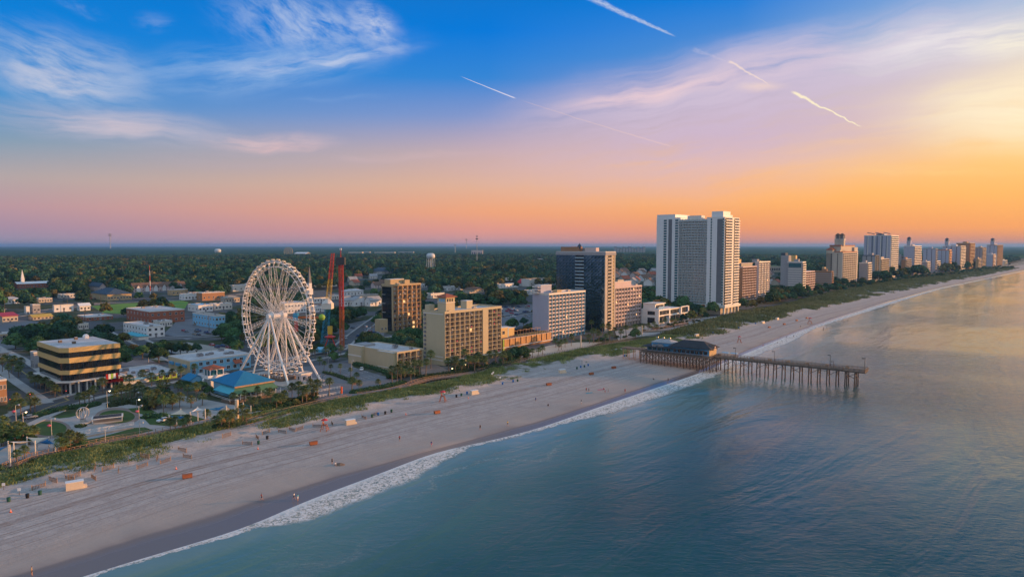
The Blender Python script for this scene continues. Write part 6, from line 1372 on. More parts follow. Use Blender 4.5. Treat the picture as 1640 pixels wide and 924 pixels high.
# ------------------------------------------------------------ sails, lamps, plaza furniture
def sail(name, label, cx, cy, poles, mat, grp=None):
    """poles: list of (px, py base, py top or None for a fixed low corner)"""
    c0 = G(cx, cy); t = T(name, label, 'shade sail', c0); tops = []
    for (px, py, pt) in poles:
        q_ = G(px, py); h = HT(q_, pt); d = q_-c0; tops.append(Vector((d.x, d.y, h)))
        b = MB(); b.tube([(d.x, d.y, 0), (d.x, d.y, h+.2)], .17, 'sail_post', 8); b.obj('post', t)
    cen = sum(tops, Vector())/len(tops); n_ = len(tops); b = MB(); vs = []; fs = []
    if n_ == 3:
        G_ = 6
        idx = {}
        for i in range(G_+1):
            for j in range(G_+1-i):
                a, c = i/G_, j/G_; e = 1-a-c; p_ = tops[0]*a+tops[1]*c+tops[2]*e; pull = 1-.28*(4*(a*c+c*e+e*a))/1.33; p_ = cen+(p_-cen)*pull if min(a, c, e) < .01 else p_
                p_.z -= .5*27*a*c*e; idx[(i, j)] = len(vs); vs.append(p_)
        for i in range(G_):
            for j in range(G_-i):
                fs.append((idx[(i, j)], idx[(i+1, j)], idx[(i, j+1)]))
                if (i+1, j+1) in idx: fs.append((idx[(i+1, j)], idx[(i+1, j+1)], idx[(i, j+1)]))
    else:
        apex = cen+Vector((0, 0, 1.4)); vs = [apex]; m_ = 6
        for i in range(n_):
            for j in range(m_):
                f = j/m_; p_ = tops[i].lerp(tops[(i+1) % n_], f); p_ = cen+(p_-cen)*(1-.5*4*f*(1-f)*.4); vs.append(p_)
        k = n_*m_; fs = [(0, 1+i, 1+(i+1) % k) for i in range(k)]
    b.add(vs, fs, mat); b.add([v-Vector((0, 0, .04)) for v in vs], [f[::-1] for f in fs], mat); b.obj('sail', t); return t
sail('shade_sail', 'blue shade sail at the far left edge of the boardwalk', 5, 745, [(17, 750, 713), (-20, 745, 722), (-12, 760, 728)], 'sail_blue')
sail('shade_sail', 'long white shade sail left of the cream one', 30, 735, [(23, 739, 709), (57, 732, 706), (14, 735, 707)], 'sail_white')
sail('shade_sail', 'cream shade sail between the white and the blue sail on the left', 60, 725, [(44, 722, 700), (79, 719, 700), (57, 733, 712)], 'sail_cream')
sail('shade_sail', 'blue shade sail right of the cream sail near the boardwalk palms', 78, 725, [(60, 722, 709), (89, 727, 711), (78, 716, 702)], 'sail_blue')
sail('shade_sail', 'peaked cream shade sail over the playground', 288, 678, [(271, 676, 664), (290, 672, 655), (306, 682, 664)], 'sail_cream')
sail('shade_sail', 'dark blue shade sail below the peaked cream one', 285, 682, [(272, 677, 666), (304, 684, 666), (283, 681, 672)], 'sail_blue')
sail('shade_sail', 'white shade sail right of the peaked cream one', 317, 672, [(305, 682, 660), (317, 674, 652), (329, 678, 656)], 'sail_white')
sail('shade_sail', 'blue shade sail in the middle of the sail group', 345, 668, [(329, 673, 655), (352, 671, 657), (362, 668, 650)], 'sail_blue')
sail('shade_sail', 'white shade sail beside the tall round column', 362, 671, [(352, 671, 657), (363, 672, 650), (378, 669, 660)], 'sail_white')
sail('shade_sail', 'teal blue shade sail right of the tall round column', 388, 664, [(376, 660, 652), (390, 668, 645), (402, 666, 650)], 'teal_paint')
t = T('round_column', 'tall thick cream round column by the beach entrance', 'column', G(380, 679)); b = MB(); h = HT(G(380, 679), 640); b.tube([(0, 0, 0), (0, 0, h)], .62, 'sail_cream', 16); b.obj('shaft', t); b = MB(); b.box(-1, -1, 0, 1, 1, .3, 'concrete'); b.obj('base', t)
for px, py, pt, lb in ((930, 557, 537, 'tall cream post left of the glass tower foot on the promenade'), (1028, 538, 521, 'tall cream post near the beach access by the beach club'), (547, 631, 619, 'short orange bollard post at the seaward corner of the car park')):
    t = T('promenade_post', lb, 'post', G(px, py)); h = HT(G(px, py), pt); b = MB(); b.tube([(0, 0, 0), (0, 0, h)], .42, 'sail_cream' if 'cream' in lb else 'cone_orange', 12); b.obj('shaft', t); b = MB(); b.lathe([(.6, 0), (.6, .25), (.45, .3)], 'concrete', 12); b.obj('base', t)
def lamp(px, py, pt, label, on=False, col='galv_metal', basket=False, arm=1.0):
    p_ = G(px, py); h = HT(p_, pt); t = T('street_lamp', label, 'street lamp', p_, TH)
    b = MB(); b.tube([(0, 0, 0), (0, 0, h)], [.11, .07], col, 8); b.tube([(0, 0, h-.1), (arm*.6, 0, h+.15), (arm, 0, h+.1)], .05, col, 6); b.obj('pole', t)
    b = MB(); b.lathe([(.34, 0), (.42, .1), (.2, .32), (.05, .36)], col, 10, (arm, 0, h-.05)); b.obj('lamp_head', t)
    b = MB(); b.lathe([(.05, -.3), (.26, -.18), (.30, -.02)], 'lamp_glow' if on else 'white_paint', 10, (arm, 0, h-.04)); b.obj('lamp_globe', t)
    if basket: b = MB(); b.lathe([(.1, 0), (.55, .3), (.6, .6), (.2, .8)], 'cloth_pink', 8, (-.6, 0, h*.62)); b.obj('flower_basket', t)
LAMPS = [(172, 654, 626, 'lit lamp post where the plaza path meets the boulevard', True, False), (26, 678, 649, 'lamp with pink flower basket at the left edge of the plaza', False, True), (37, 676, 660, 'lit lamp beside the pink basket lamp left of the plaza', True, False),
 (83, 702, 671, 'lamp post with pink basket over the nearest round lawn', False, True), (223, 676, 650, 'lamp with pink basket beside the larger round lawn', False, True), (169, 711, 686, 'lamp post with a blue bag on the boardwalk by the long lawn', False, False),
 (224, 700, 677, 'plain lamp post on the boardwalk right of the long lawn', False, False), (219, 655, 640, 'lit lamp in the shrubs behind the larger round lawn', True, False), (218, 644, 629, 'lamp post in the palms above the plaza', False, False), (244, 608, 590, 'dark lamp post in front of the lime green shop', False, False),
 (238, 580, 562, 'white lamp post in the empty lot behind the office', False, False), (339, 567, 551, 'lamp post in the lot left of the wheel', False, False), (509, 615, 600, 'black lamp post beside the wheel leg', False, False), (517, 617, 601, 'second black lamp post right of the wheel leg', False, False), (526, 592, 573, 'lamp post by the row of small palms in the car park', False, False),
 (563, 603, 578, 'tall lamp post in the middle of the car park', False, False), (722, 596, 590, 'lit globe lamp at the left front of the cream hotel', True, False), (743, 589, 584, 'lit globe lamp in front of the cream hotel pool', True, False), (655, 601, 594, 'lit lamp in the shrubs in front of the motel wing', True, False), (671, 559, 551, 'bright lit lamp behind the motel wing', True, False),
 (766, 577, 571, 'lit lamp under the cream hotel palms', True, False), (830, 573, 566, 'lit lamp in the trees left of the sand court', True, False), (8, 474+40, 495, 'lamp post by the red roofed shop', False, False)]
for a in LAMPS: lamp(a[0], a[1], a[2], a[3], a[4], 'dark_steel' if 'dark' in a[3] or 'black' in a[3] else 'galv_metal', a[5])
# utility poles among the trees
for k, (px, py, pt) in enumerate(((101, 472, 456), (108, 488, 468), (75, 478, 464), (123, 472, 457), (146, 490, 470), (162, 498, 472), (74, 470, 457), (60, 498, 480), (274, 520, 498), (335, 530, 505), (136, 515, 497), (8, 500, 481), (584, 436, 419), (731, 462, 446), (596, 545, 517))):
    p_ = G(px, py); h = HT(p_, pt); t = T('utility_pole', 'wooden utility pole '+('right of the steeple church', 'in front of the dark hip roofed building', 'among the oaks left of the highway', 'at the road junction behind the oaks', 'at the corner of the green field', 'on the near edge of the green field', 'nearest the red church', 'by the white trailer', 'at the brick block car park', 'by the blue white inn car park', 'beside the brick shop', 'above the red roofed shop', 'in the woods left of the hip roofed inn', 'by the highway above the cream hotel', 'in the car park left of the orange hotel')[k], 'utility pole', p_, TH)
    b = MB(); b.tube([(0, 0, 0), (0, 0, h)], [.22, .14], 'bark', 7); b.obj('pole', t); b = MB(); b.box(-1.4, -.1, h*.9, 1.4, .1, h*.9+.2, 'bark'); b.obj('crossarm', t)
p_ = G(241, 474); t = T('striped_mast', 'tall red and white mast beyond the white gabled terrace', 'mast', p_); h = HT(p_, 425); 
for k in range(6): b = MB(); b.tube([(0, 0, h*k/6), (0, 0, h*(k+1)/6)], .5-.05*k, 'red_steel' if k % 2 or k == 5 else 'white_paint', 8); b.obj('mast_section', t)
# globe sculpture, screen, fence
p_ = G(133, 678); t = T('globe_sculpture', 'grey ring globe sculpture in a round shrub bed', 'sculpture', p_); b = MB(); b.lathe([(2.6, 0), (2.6, .5), (1.0, .6), (.8, 1.6)], 'concrete', 16); b.obj('plinth', t)
for k in range(4): b = MB(); a0 = k*math.pi/4; b.tube([(2.0*math.cos(a)*math.cos(a0), 2.0*math.cos(a)*math.sin(a0), 3.7+2.0*math.sin(a)) for a in [2*math.pi*i/20 for i in range(21)]], .12, 'galv_metal', 6, False); b.obj('ring', t)
b = MB(); b.bar((-1.5, 0, 2.5), (2.0, 0, 6.8), .2, .2, 'galv_metal'); b.obj('axis', t)
p_ = G(148, 680); t = T('plaza_stage', 'low plaza stage with a flat dark canopy and white posts', 'stage', p_, TH-.35); b = MB(); b.box(0, 0, 0, 9, 4.5, .5, 'concrete'); b.obj('base', t); b = MB(); b.box(-.3, -.3, 1.7, 9.3, 4.8, 1.95, 'warm_white'); b.box(.2, .2, 1.95, 8.8, 4.3, 2.01, 'dark_roof'); b.obj('canopy', t)
for x in (0, 9):
    for y in (0, 4.5): b = MB(); b.bar((x, y, .5), (x, y, 1.7), .2, .2, 'white_paint'); b.obj('post', t)
p0, p1 = G(115, 699), G(215, 681); d = p1-p0; t = T('white_fence', 'white railing along the seaward edge of the plaza', 'fence', p0)
for i in range(12):
    b = MB(); a = d*(i/12); c = d*((i+1)/12)
    for h in (.35, .7, 1.05, 1.35): b.bar((a.x, a.y, h), (c.x, c.y, h), .07, .07, 'steel_white')
    for j in range(4): q_ = a.lerp(c, j/4); b.bar((q_.x, q_.y, 0), (q_.x, q_.y, 1.4), .09, .09, 'steel_white')
    b.obj('fence_panel', t)
sheet('wooden_bench_step', [(116, 702), (212, 684), (214, 686), (118, 705)], .06, 'wood_rail')
# traffic signals
for px, py, pt, lb, s_ in ((49, 660, 630, 'dark traffic signal mast reaching over the junction by the plaza', 1), (106, 637, 625, 'short traffic signal at the office block corner', 0), (16, 650, 638, 'traffic signal by the peach brick shop', 0)):
    p_ = G(px, py); h = HT(p_, pt); t = T('traffic_signal', lb, 'traffic signal', p_, TH); b = MB(); b.tube([(0, 0, 0), (0, 0, h)], .2 if s_ else .1, 'dark_steel', 8); b.obj('pole', t)
    if s_: b = MB(); b.bar((0, 0, h-1), (8, 2, h-.5), .15, .15, 'dark_steel'); b.obj('mast_arm', t)
    b = MB(); b.box(-.2, -.3, h-1.2, .2, -.08, h, 'dark_steel'); b.lathe([(.02, 0), (.14, .05), (.02, .1)], 'red_light', 8, (0, -.34, h-.25)); b.obj('signal_head', t)
# ------------------------------------------------------------ hedges
def hedge(label, px, w, h):
    P = smoothline([G(*p) for p in px], 5); o0 = P[0].copy(); Q = [p-o0 for p in P]; rs = random.Random(len(label)); vs = []; fs = []
    R_ = []
    L_ = [0]
    for i in range(len(Q)-1): L_.append(L_[-1]+(Q[i+1]-Q[i]).length)
    n_ = max(3, int(L_[-1]/.8)); pts = []
    for j in range(n_+1):
        dd = L_[-1]*j/n_; i = max(k for k in range(len(L_)) if L_[k] <= dd+1e-6); i = min(i, len(Q)-2); pts.append(Q[i].lerp(Q[i+1], (dd-L_[i])/max(1e-6, L_[i+1]-L_[i])))
    a = 9
    for j, p_ in enumerate(pts):
        t_ = (pts[min(j+1, n_)]-pts[max(j-1, 0)]).normalized(); nn = Vector((-t_.y, t_.x, 0)); e = min(1, .35+j*.4, .35+(n_-j)*.4)
        for k in range(a):
            an = math.pi*k/(a-1); r = 1+rs.uniform(-.2, .22)
            vs.append(p_+nn*(math.cos(an)*w/2*r*e)+Vector((0, 0, max(0, (math.sin(an)**.6)*h*r*e))))
    fs = [(j*a+k, j*a+k+1, (j+1)*a+k+1, (j+1)*a+k) for j in range(n_) for k in range(a-1)]
    b = MB(); b.add(vs, fs, 'hedge_leaf'); b.add(vs, [tuple(range(a)), tuple(n_*a+k for k in range(a))[::-1]], 'hedge_leaf')
    # loose leaf clumps on the surface
    for v in list(vs):
        for q_ in range(2):
            c = Vector(v)+Vector((rs.uniform(-.3, .3), rs.uniform(-.3, .3), rs.uniform(-.05, .3))); s_ = rs.uniform(.15, .32); d1 = Vector((rs.uniform(-1, 1), rs.uniform(-1, 1), rs.uniform(-.4, 1))).normalized()*s_; d2 = d1.cross(Vector((rs.uniform(-1, 1), rs.uniform(-1, 1), rs.uniform(-1, 1)))).normalized()*s_
            b.add([c-d1, c+d2, c+d1, c-d2], [(0, 1, 2, 3)], 'leaf' if q_ else 'hedge_leaf')
    me = b.mesh('hedge'); o = link(me, 'hedge', loc=o0); tag(o, label, 'hedge'); return o
hedge('long clipped hedge between the junction and the plaza', [(30, 670), (60, 667), (85, 660), (110, 655), (140, 652), (160, 647)], 3.2, 1.3)
hedge('shrub border behind the larger round lawn', [(175, 652), (190, 648), (215, 645), (240, 650)], 4.5, 1.7)
hedge('dark shrub bed right of the larger round lawn', [(225, 670), (245, 668), (270, 668)], 3.5, 1.3)
hedge('low hedge along the motel wing side of the car park', [(566, 584), (590, 589), (612, 596), (630, 603)], 2.6, 1.4)
hedge('narrow hedge through the middle of the car park', [(517, 597), (535, 601), (555, 608), (573, 613)], 1.8, .9)
hedge('hedge at the left end of the plaza', [(-5, 690), (10, 686), (28, 690)], 4, 1.8)
hedge('long hedge in front of the motel wing garden', [(668, 606), (700, 602), (728, 598), (760, 592)], 3, 1.3)
hedge('round shrub bed beneath the globe sculpture', [(122, 683), (130, 684), (137, 682)], 2.2, .8)
hedge('hedge below the restaurant deck', [(395, 660), (420, 655), (450, 650), (470, 648)], 3.2, 1.3)
hedge('green verge between the parking and the sea path', [(560, 630), (590, 625), (620, 620), (650, 613)], 3.5, 1.2)
hedge('dark hedge behind the cream hotel promenade', [(772, 594), (800, 588), (830, 580)], 4, 1.8)
# ------------------------------------------------------------ far landmarks
def tank(label, px, py, pt, wpx, legs=True):
    p_ = G(px, py); h = HT(p_, pt); r = wpx/2/F*p_.length; t = T('water_tower', label, 'water tower', p_); bh = r*1.25
    b = MB(); b.lathe([(r*.55, h-bh), (r*.95, h-bh*.8), (r, h-bh*.5), (r*.9, h-bh*.2), (r*.5, h-bh*.02), (.2, h)], 'salt_tank', 20); b.obj('tank', t, smooth=True)
    b = MB(); b.tube([(0, 0, 0), (0, 0, h-bh)], r*.12, 'salt_tank', 8); b.obj('riser', t)
    for k in range(6):
        a = k*math.pi/3; b = MB(); b.bar((r*1.05*math.cos(a), r*1.05*math.sin(a), 0), (r*.85*math.cos(a), r*.85*math.sin(a), h-bh*.75), r*.09, r*.09, 'salt_tank'); b.obj('leg', t)
    b = MB(); b.bar((0, 0, h-.1), (0, 0, h+r*.4), r*.05, r*.05, 'dark_steel'); b.obj('mast', t); GUARD.append((px-wpx/2-2, px+wpx/2+2, pt, py-3, p_.length))
tank('large white water tower on slim legs above the woods, the nearest one', 690, 436, 405.5, 14)
tank('small far white water tower left of the ferris wheel', 349, 408, 398.5, 9)
for px, py, pt, lb in ((764, 430, 376, 'tall radio mast right of the water tower'), (729, 409, 391, 'short radio mast between the water tower and the tall mast'), (747, 400, 382, 'hair thin distant radio mast on the horizon'), (177, 400, 374, 'hair thin radio mast on the left horizon')):
    p_ = G(px, py); h = HT(p_, pt); t = T('radio_mast', lb, 'radio mast', p_); w_ = p_.length*.0007; b = MB(); b.tube([(0, 0, 0), (0, 0, h)], [w_, w_*.4], 'galv_metal', 6); b.obj('mast', t)
    b = MB(); b.box(-w_*2.4, -w_*2, h*.86, w_*2.4, w_*2, h*.89, 'dark_steel'); b.box(-w_*2, -w_*2, h*.94, w_*2, w_*2, h*.96, 'dark_steel'); b.obj('antenna', t)
p_ = G(462, 411); r = 6.6/F*p_.length; t = T('distant_ferris_wheel', 'distant amber ferris wheel on the horizon behind the big wheel', 'ferris wheel', p_, 0)
b = MB(); [b.tube([(r*k_*math.sin(a), 0, r+r*.1+r*k_*math.cos(a)) for a in [2*math.pi*i/32 for i in range(33)]], r*.07, 'tan_stucco', 6, False) for k_ in (1, .6)]; b.obj('rim', t)
for k in range(12): b = MB(); a = k*math.pi/6; b.bar((0, 0, r*1.1), (r*math.sin(a), 0, r*1.1+r*math.cos(a)), r*.06, r*.06, 'tan_stucco'); b.obj('spoke', t)
for s_ in (-1, 1): b = MB(); b.bar((0, 0, r*1.1), (s_*r*.5, 0, 0), r*.1, r*.1, 'tan_stucco'); b.obj('leg', t)
p_ = G(473, 411); wd = LC(p_, Vector((1, 0, 0)), 489); t = T('distant_hangar', 'distant white hangar right of the small far ferris wheel', 'hangar', p_); b = MB(); hh = HT(p_, 404); b.box(0, 0, 0, wd, 90, hh*.7, 'grey_stucco'); b.obj('wall', t); b = MB(); b.gable(0, 0, wd, 90, hh*.7, hh*.3, 'white_paint', 'grey_stucco', 'x', 6); b.obj('roof', t)
GUARD += [(455, 492, 394, 410, 2500)]
p_ = G(815, 455); t = T('billboard', 'pale billboard on posts above the car park trees', 'billboard', p_); hb = HT(p_, 444.5); w_ = 11/F*p_.length; b = MB(); b.box(-w_/2, -.3, hb-5, w_/2, .3, hb, 'warm_white'); b.obj('panel', t)
for x in (-w_*.35, w_*.35): b = MB(); b.bar((x, .5, 0), (x, .5, hb-4.9), .5, .5, 'dark_steel'); b.obj('post', t)
GUARD.append((809, 822, 443, 450, p_.length))
# ------------------------------------------------------------ beach things
def at(px, py):
    p = G(px, py, 0)
    for _ in range(3): p = G(px, py, beach_z(p.x, p.y))
    return p
def bz(p): return Vector((p.x, p.y, beach_z(p.x, p.y)))
# litter barrels
def barrel_proto(m, label, loc):
    t = T('litter_barrel', label, 'barrel', loc); b = MB(); b.lathe([(.30, 0), (.36, .04), (.40, .45), (.43, .95), (.40, 1.0), (.36, 1.0), (.34, .5)], m, 14); b.obj('drum', t); b = MB(); b.lathe([(.44, .96), (.46, 1.02), (.30, 1.12), (.05, 1.14)], m, 14); b.obj('lid', t); remember(t); return t
BAR = [(14, 803, 'green', 'at the far left of the beach'), (44, 797, 'black', 'on the left beach by the two white signs'), (64, 792, 'green', 'beside the left dune fence'), (414, 711, 'green', 'left of the black barrel below the round column'), (428, 703, 'black', 'in the dune edge below the round column'),
 (596, 668, 'green', 'first of four left of the lifeguard stand'), (606, 665, 'blue', 'second of four left of the lifeguard stand'), (617, 663, 'black', 'third of four left of the lifeguard stand'), (627, 660, 'green', 'nearest the lifeguard stand'),
 (731, 636, 'black', 'just right of the lifeguard stand'), (739, 634, 'green', 'between the lifeguard stand and the white storage box'), (748, 631, 'blue', 'touching the white storage box'), (805, 616, 'blue', 'alone below the beach path'), (822, 612, 'blue', 'left of a pair past the beach path'), (829, 611, 'green', 'right of a pair past the beach path'),
 (924, 591, 'green', 'first of four under the dune grass'), (930, 589, 'blue', 'second of four under the dune grass'), (936, 588, 'green', 'third of four under the dune grass'), (942, 586, 'blue', 'last of four under the dune grass'), (1000, 571, 'blue', 'by the pier foot, left one'), (1003, 571, 'green', 'by the pier foot, right one'),
 (1130, 536, 'blue', 'first beyond the pier restaurant'), (1142, 534, 'blue', 'second beyond the pier restaurant'), (1179, 526, 'green', 'third beyond the pier restaurant'), (1183, 526, 'blue', 'fourth beyond the pier restaurant'), (1210, 519, 'blue', 'fifth beyond the pier restaurant')]
pr = {}
for px, py, c, w_ in BAR:
    p = at(px, py); lb = c+' litter barrel '+w_
    if c not in pr: pr[c] = barrel_proto('barrel_'+c, lb, p); pr[c]['group'] = 'litter barrels along the dunes'
    else: dup(pr[c], p, random.uniform(0, 6), lb, 'litter barrels along the dunes')
# orange rental boxes
BOX = [(300, 765, 'lowest left on the beach'), (502, 712, 'below the ferris wheel'), (700, 662, 'between the lifeguard stand and the water'), (879, 617, 'below the dark haired couple of white boxes'), (947, 600, 'left of the pier, middle one'), (983, 590, 'nearest the pier foot'), (1232, 525, 'first beyond the pier'), (1256, 520, 'second beyond the pier'), (1276, 514, 'third beyond the pier'), (1292, 510, 'furthest of four beyond the pier')]
BOX[3] = (879, 617, 'below the cream tent by the dunes')
first = None
for px, py, w_ in BOX:
    p = at(px, py); lb = 'orange wooden rental box '+w_
    if first is None:
        first = T('rental_box', lb, 'rental box', p, TH-.3, 'orange rental boxes on the sand'); b = MB(); b.box(-1.5, -.6, .15, 1.5, .6, 1.25, 'orange_box'); b.obj('box', first); b = MB(); b.box(-1.6, -.7, 1.25, 1.6, .7, 1.35, 'orange_box'); b.obj('lid', first)
        for x in (-1.1, 1.1): b = MB(); b.box(x-.15, -.7, 0, x+.15, .7, .15, 'dark_steel'); b.obj('skid', first)
        remember(first); first.scale = (.8,)*3
    else: dup(first, p, TH-.3+random.uniform(-.2, .2), lb, 'orange rental boxes on the sand')
# white storage boxes
WB = [(122, 782, 'largest, low on the left beach'), (562, 679, 'beside the dune below the car park'), (760, 631, 'right of the lifeguard stand barrels'), (901, 597, 'with a dark cover below the dune grass'), (1116, 539, 'just beyond the pier restaurant roof'), (1222, 518, 'at the dune edge past the pier'), (1245, 512, 'furthest at the dune edge')]
first = None
for i, (px, py, w_) in enumerate(WB):
    p = at(px, py); lb = 'cream storage box '+w_
    if first is None:
        first = T('storage_box', lb, 'storage box', p, TH-.25, 'cream storage boxes at the dune foot'); b = MB(); b.box(-2.2, -.9, 0, 1.6, .9, 1.9, 'storage_cream'); b.box(1.6, -.7, 0, 2.4, .7, .7, 'storage_cream'); b.obj('body', first); b = MB(); b.box(-2.3, -1, 1.9, 1.7, 1, 2.05, 'white_paint'); b.obj('lid', first); remember(first)
    else: dup(first, p, TH-.25+random.uniform(-.2, .2), lb, 'cream storage boxes at the dune foot', .85)
# lifeguard stands
def guard_stand(label, px, py, s_):
    t = T('lifeguard_stand', label, 'lifeguard stand', at(px, py), TH+.6); t.scale = (s_,)*3
    for x in (-1, 1):
        for y in (-1, 1): b = MB(); b.bar((x*1.2, y*1.2, 0), (x*.6, y*.6, 2.2), .16, .16, 'orange_box'); b.obj('leg', t)
    b = MB(); b.box(-.8, -.8, 2.1, .8, .8, 2.25, 'orange_box'); b.obj('platform', t); b = MB(); b.box(-.6, .1, 2.6, .6, .6, 2.7, 'orange_box'); b.box(-.6, .5, 2.7, .6, .6, 3.4, 'orange_box'); b.obj('seat', t)
    for k in range(3): b = MB(); b.box(-1.1+.14*k, -1.2+.18*k, .5+.5*k, 1.1-.14*k, -1.05+.18*k, .65+.5*k, 'orange_box'); b.obj('step', t)
    b = MB(); b.lathe([(1.3, 3.9), (.7, 4.3), (.05, 4.5)], 'red_paint', 10); b.bar((0, .3, 3.3), (0, .3, 4.4), .06, .06, 'dark_steel'); b.obj('umbrella', t)
guard_stand('orange lifeguard stand with red umbrella below the car park', 709, 643, 1.0)
guard_stand('orange lifeguard stand in the dunes below the ferris wheel', 520, 690, .95)
guard_stand('small orange lifeguard stand on the sand beyond the pier', 1184, 549, 1.0)
guard_stand('small orange lifeguard stand far up the beach', 1297, 519, 1.2)
# traffic cones and signs
first = None
for px, py, w_ in ((282, 751, 'below the left dunes'), (17, 820, 'lying lowest at the left edge'), (413, 719, 'by the green barrel under the round column'), (650, 664, 'between the barrels and the cream storage box'), (750, 638, 'below the cream storage box'), (1155, 533, 'past the pier')):
    p = at(px, py); lb = 'small orange cone '+w_
    if first is None:
        first = T('traffic_cone', lb, 'cone', p, 0, 'orange cones on the sand'); b = MB(); b.box(-.25, -.25, 0, .25, .25, .06, 'cone_orange'); b.obj('base', first); b = MB(); b.lathe([(.2, .06), (.14, .35), (.04, .8)], 'cone_orange', 10); b.obj('shaft', first); b = MB(); b.lathe([(.15, .33), (.125, .45)], 'white_paint', 10); b.obj('band', first); remember(first)
    else: dup(first, p, 0, lb, 'orange cones on the sand')
for px, py, pt, w_ in ((31, 792, 781, 'right of the two at the far left'), (6, 784, 773, 'left of the two at the far left'), (788, 606, 597, 'at the beach path, left one'), (801, 612, 603, 'at the beach path, right one'), (790, 604, 595, 'behind the beach path pair'), (932, 584, 574, 'in the dune grass'), (712, 640, 627, 'tall thin, behind the lifeguard stand')):
    p = at(px, py); h = HT(p, pt)-p.z; t = T('beach_sign', 'small white beach sign '+w_, 'sign', p, .4); b = MB(); b.bar((0, 0, 0), (0, 0, h), .1, .1, 'weathered_wood'); b.obj('post', t); b = MB(); b.box(-.35, -.08, h-.75, .35, -.04, h, 'white_paint'); b.obj('panel', t)
# sand fences in the dunes
k = 0; FP = [(62, 781), (85, 770), (112, 768), (119, 763), (150, 767), (152, 751), (173, 751), (190, 755), (206, 739), (228, 748), (232, 732), (252, 736), (265, 740), (292, 722), (300, 733), (363, 698), (396, 712), (412, 702), (426, 694), (452, 693), (468, 690), (480, 688), (508, 684), (532, 680), (600, 665), (583, 670)]
for i, (px, py) in enumerate(FP):
    p = at(px, py); a = TH+R(90)+random.uniform(-.5, .5) if i % 3 else TH+.3; n_ = 9
    t = T('sand_fence', 'short slatted sand fence in the dune edge', 'fence', p, a, 'slatted sand fences in the dunes'); b = MB()
    for j in range(n_): b.box(-1.6+j*.38, -.03, -.3, -1.44+j*.38, .03, 1.0+random.uniform(-.15, .1), 'weathered_wood')
    b.obj('slats', t); b = MB(); b.box(-1.7, .03, .75, 1.7, .05, .82, 'dark_steel'); b.bar((-1.7, 0, -.3), (-1.7, 0, 1.3), .1, .1, 'wood_rail'); b.bar((1.7, 0, -.3), (1.7, 0, 1.3), .1, .1, 'wood_rail'); b.obj('frame', t)
# ------------------------------------------------------------ people
def skin_mesh(name, joints, edges, root_i=0):
    me = bpy.data.meshes.new(name+'_sk'); me.from_pydata([j[0] for j in joints], edges, []); o = bpy.data.objects.new(name+'_sk', me); COL.objects.link(o)
    md = o.modifiers.new('s', 'SKIN'); md.use_smooth_shade = True
    for i, j in enumerate(joints): v = me.skin_vertices[0].data[i]; v.radius = j[1]; v.use_root = i == root_i
    o.modifiers.new('ss', 'SUBSURF').levels = 1
    dg = bpy.context.evaluated_depsgraph_get(); m = bpy.data.meshes.new_from_object(o.evaluated_get(dg)); m.name = name
    bpy.data.objects.remove(o); bpy.data.meshes.remove(me); return m
def person_mesh(pose):
    J = []; E = []
    def j(x, y, z, rx, ry=None, p=None): J.append(((x, y, z), (rx, ry or rx))); 
    def add(x, y, z, r, par=None, ry=None):
        J.append(((x, y, z), (r, ry or r))); i = len(J)-1
        if par is not None: E.append((par, i))
        return i
    sit = pose == 'sit'; dz = -.78 if sit else 0
    pel = add(0, 0, .95+dz, .15, None, .11); wa = add(0, .01, 1.12+dz, .13, pel, .10); ch = add(0, 0, 1.35+dz, .165, wa, .11); ne = add(0, 0, 1.50+dz, .06, ch); he = add(0, -.01, 1.62+dz, .095, ne, .10); tp = add(0, 0, 1.73+dz, .07, he)
    nose = add(0, -.105, 1.625+dz, .018, he)
    for s_ in (-1, 1):
        st_ = {'walk': s_*.28, 'stand': 0.02, 'sit': 0}[pose]
        hp = add(s_*.10, 0, .88+dz, .10, pel)
        if sit: kn = add(s_*.14, -.42, .38, .065, hp); an = add(s_*.14, -.75, .07, .042, kn); add(s_*.14, -.86, .10, .04, an)
        else: kn = add(s_*.11, -st_*.6-.02, .5, .068, hp); an = add(s_*.11, -st_*1.0+(.12 if st_ < 0 else 0), .09, .042, kn); add(s_*.11, -st_*1.0-.15+(.12 if st_ < 0 else 0), .04, .04, an)
        sh = add(s_*.19, 0, 1.42+dz, .065, ch); el = add(s_*.26, st_*.5, 1.15+dz, .045, sh); wr = add(s_*.25, st_*.9-.08, .93+dz, .032, el); hd = add(s_*.25, st_*.95-.10, .86+dz, .036, wr)
        for q_ in (-.025, 0, .025): add(s_*.25+q_*.6, st_*.95-.11+q_, .775+dz, .012, hd)
        add(s_*.225, st_*.95-.15, .83+dz, .012, hd)
    m = skin_mesh('body', J, E)
    for n_ in ('skin', 'cloth_red', 'cloth_black', 'hair'): m.materials.append(MATS[n_])
    for p in m.polygons:
        c = p.center; z = c.z-dz; k = 0
        if z > 1.63 or (z > 1.55 and c.y > .02): k = 3
        elif 1.08 < z < 1.50 and abs(c.x) < .24: k = 1
        elif (.62 < z <= 1.08 if not sit else z <= 1.08 and c.z > .12 and c.y > -.35) and abs(c.x) < .22: k = 2
        p.material_index = k
    return m
PM = {k: person_mesh(k) for k in ('stand', 'walk', 'sit')}
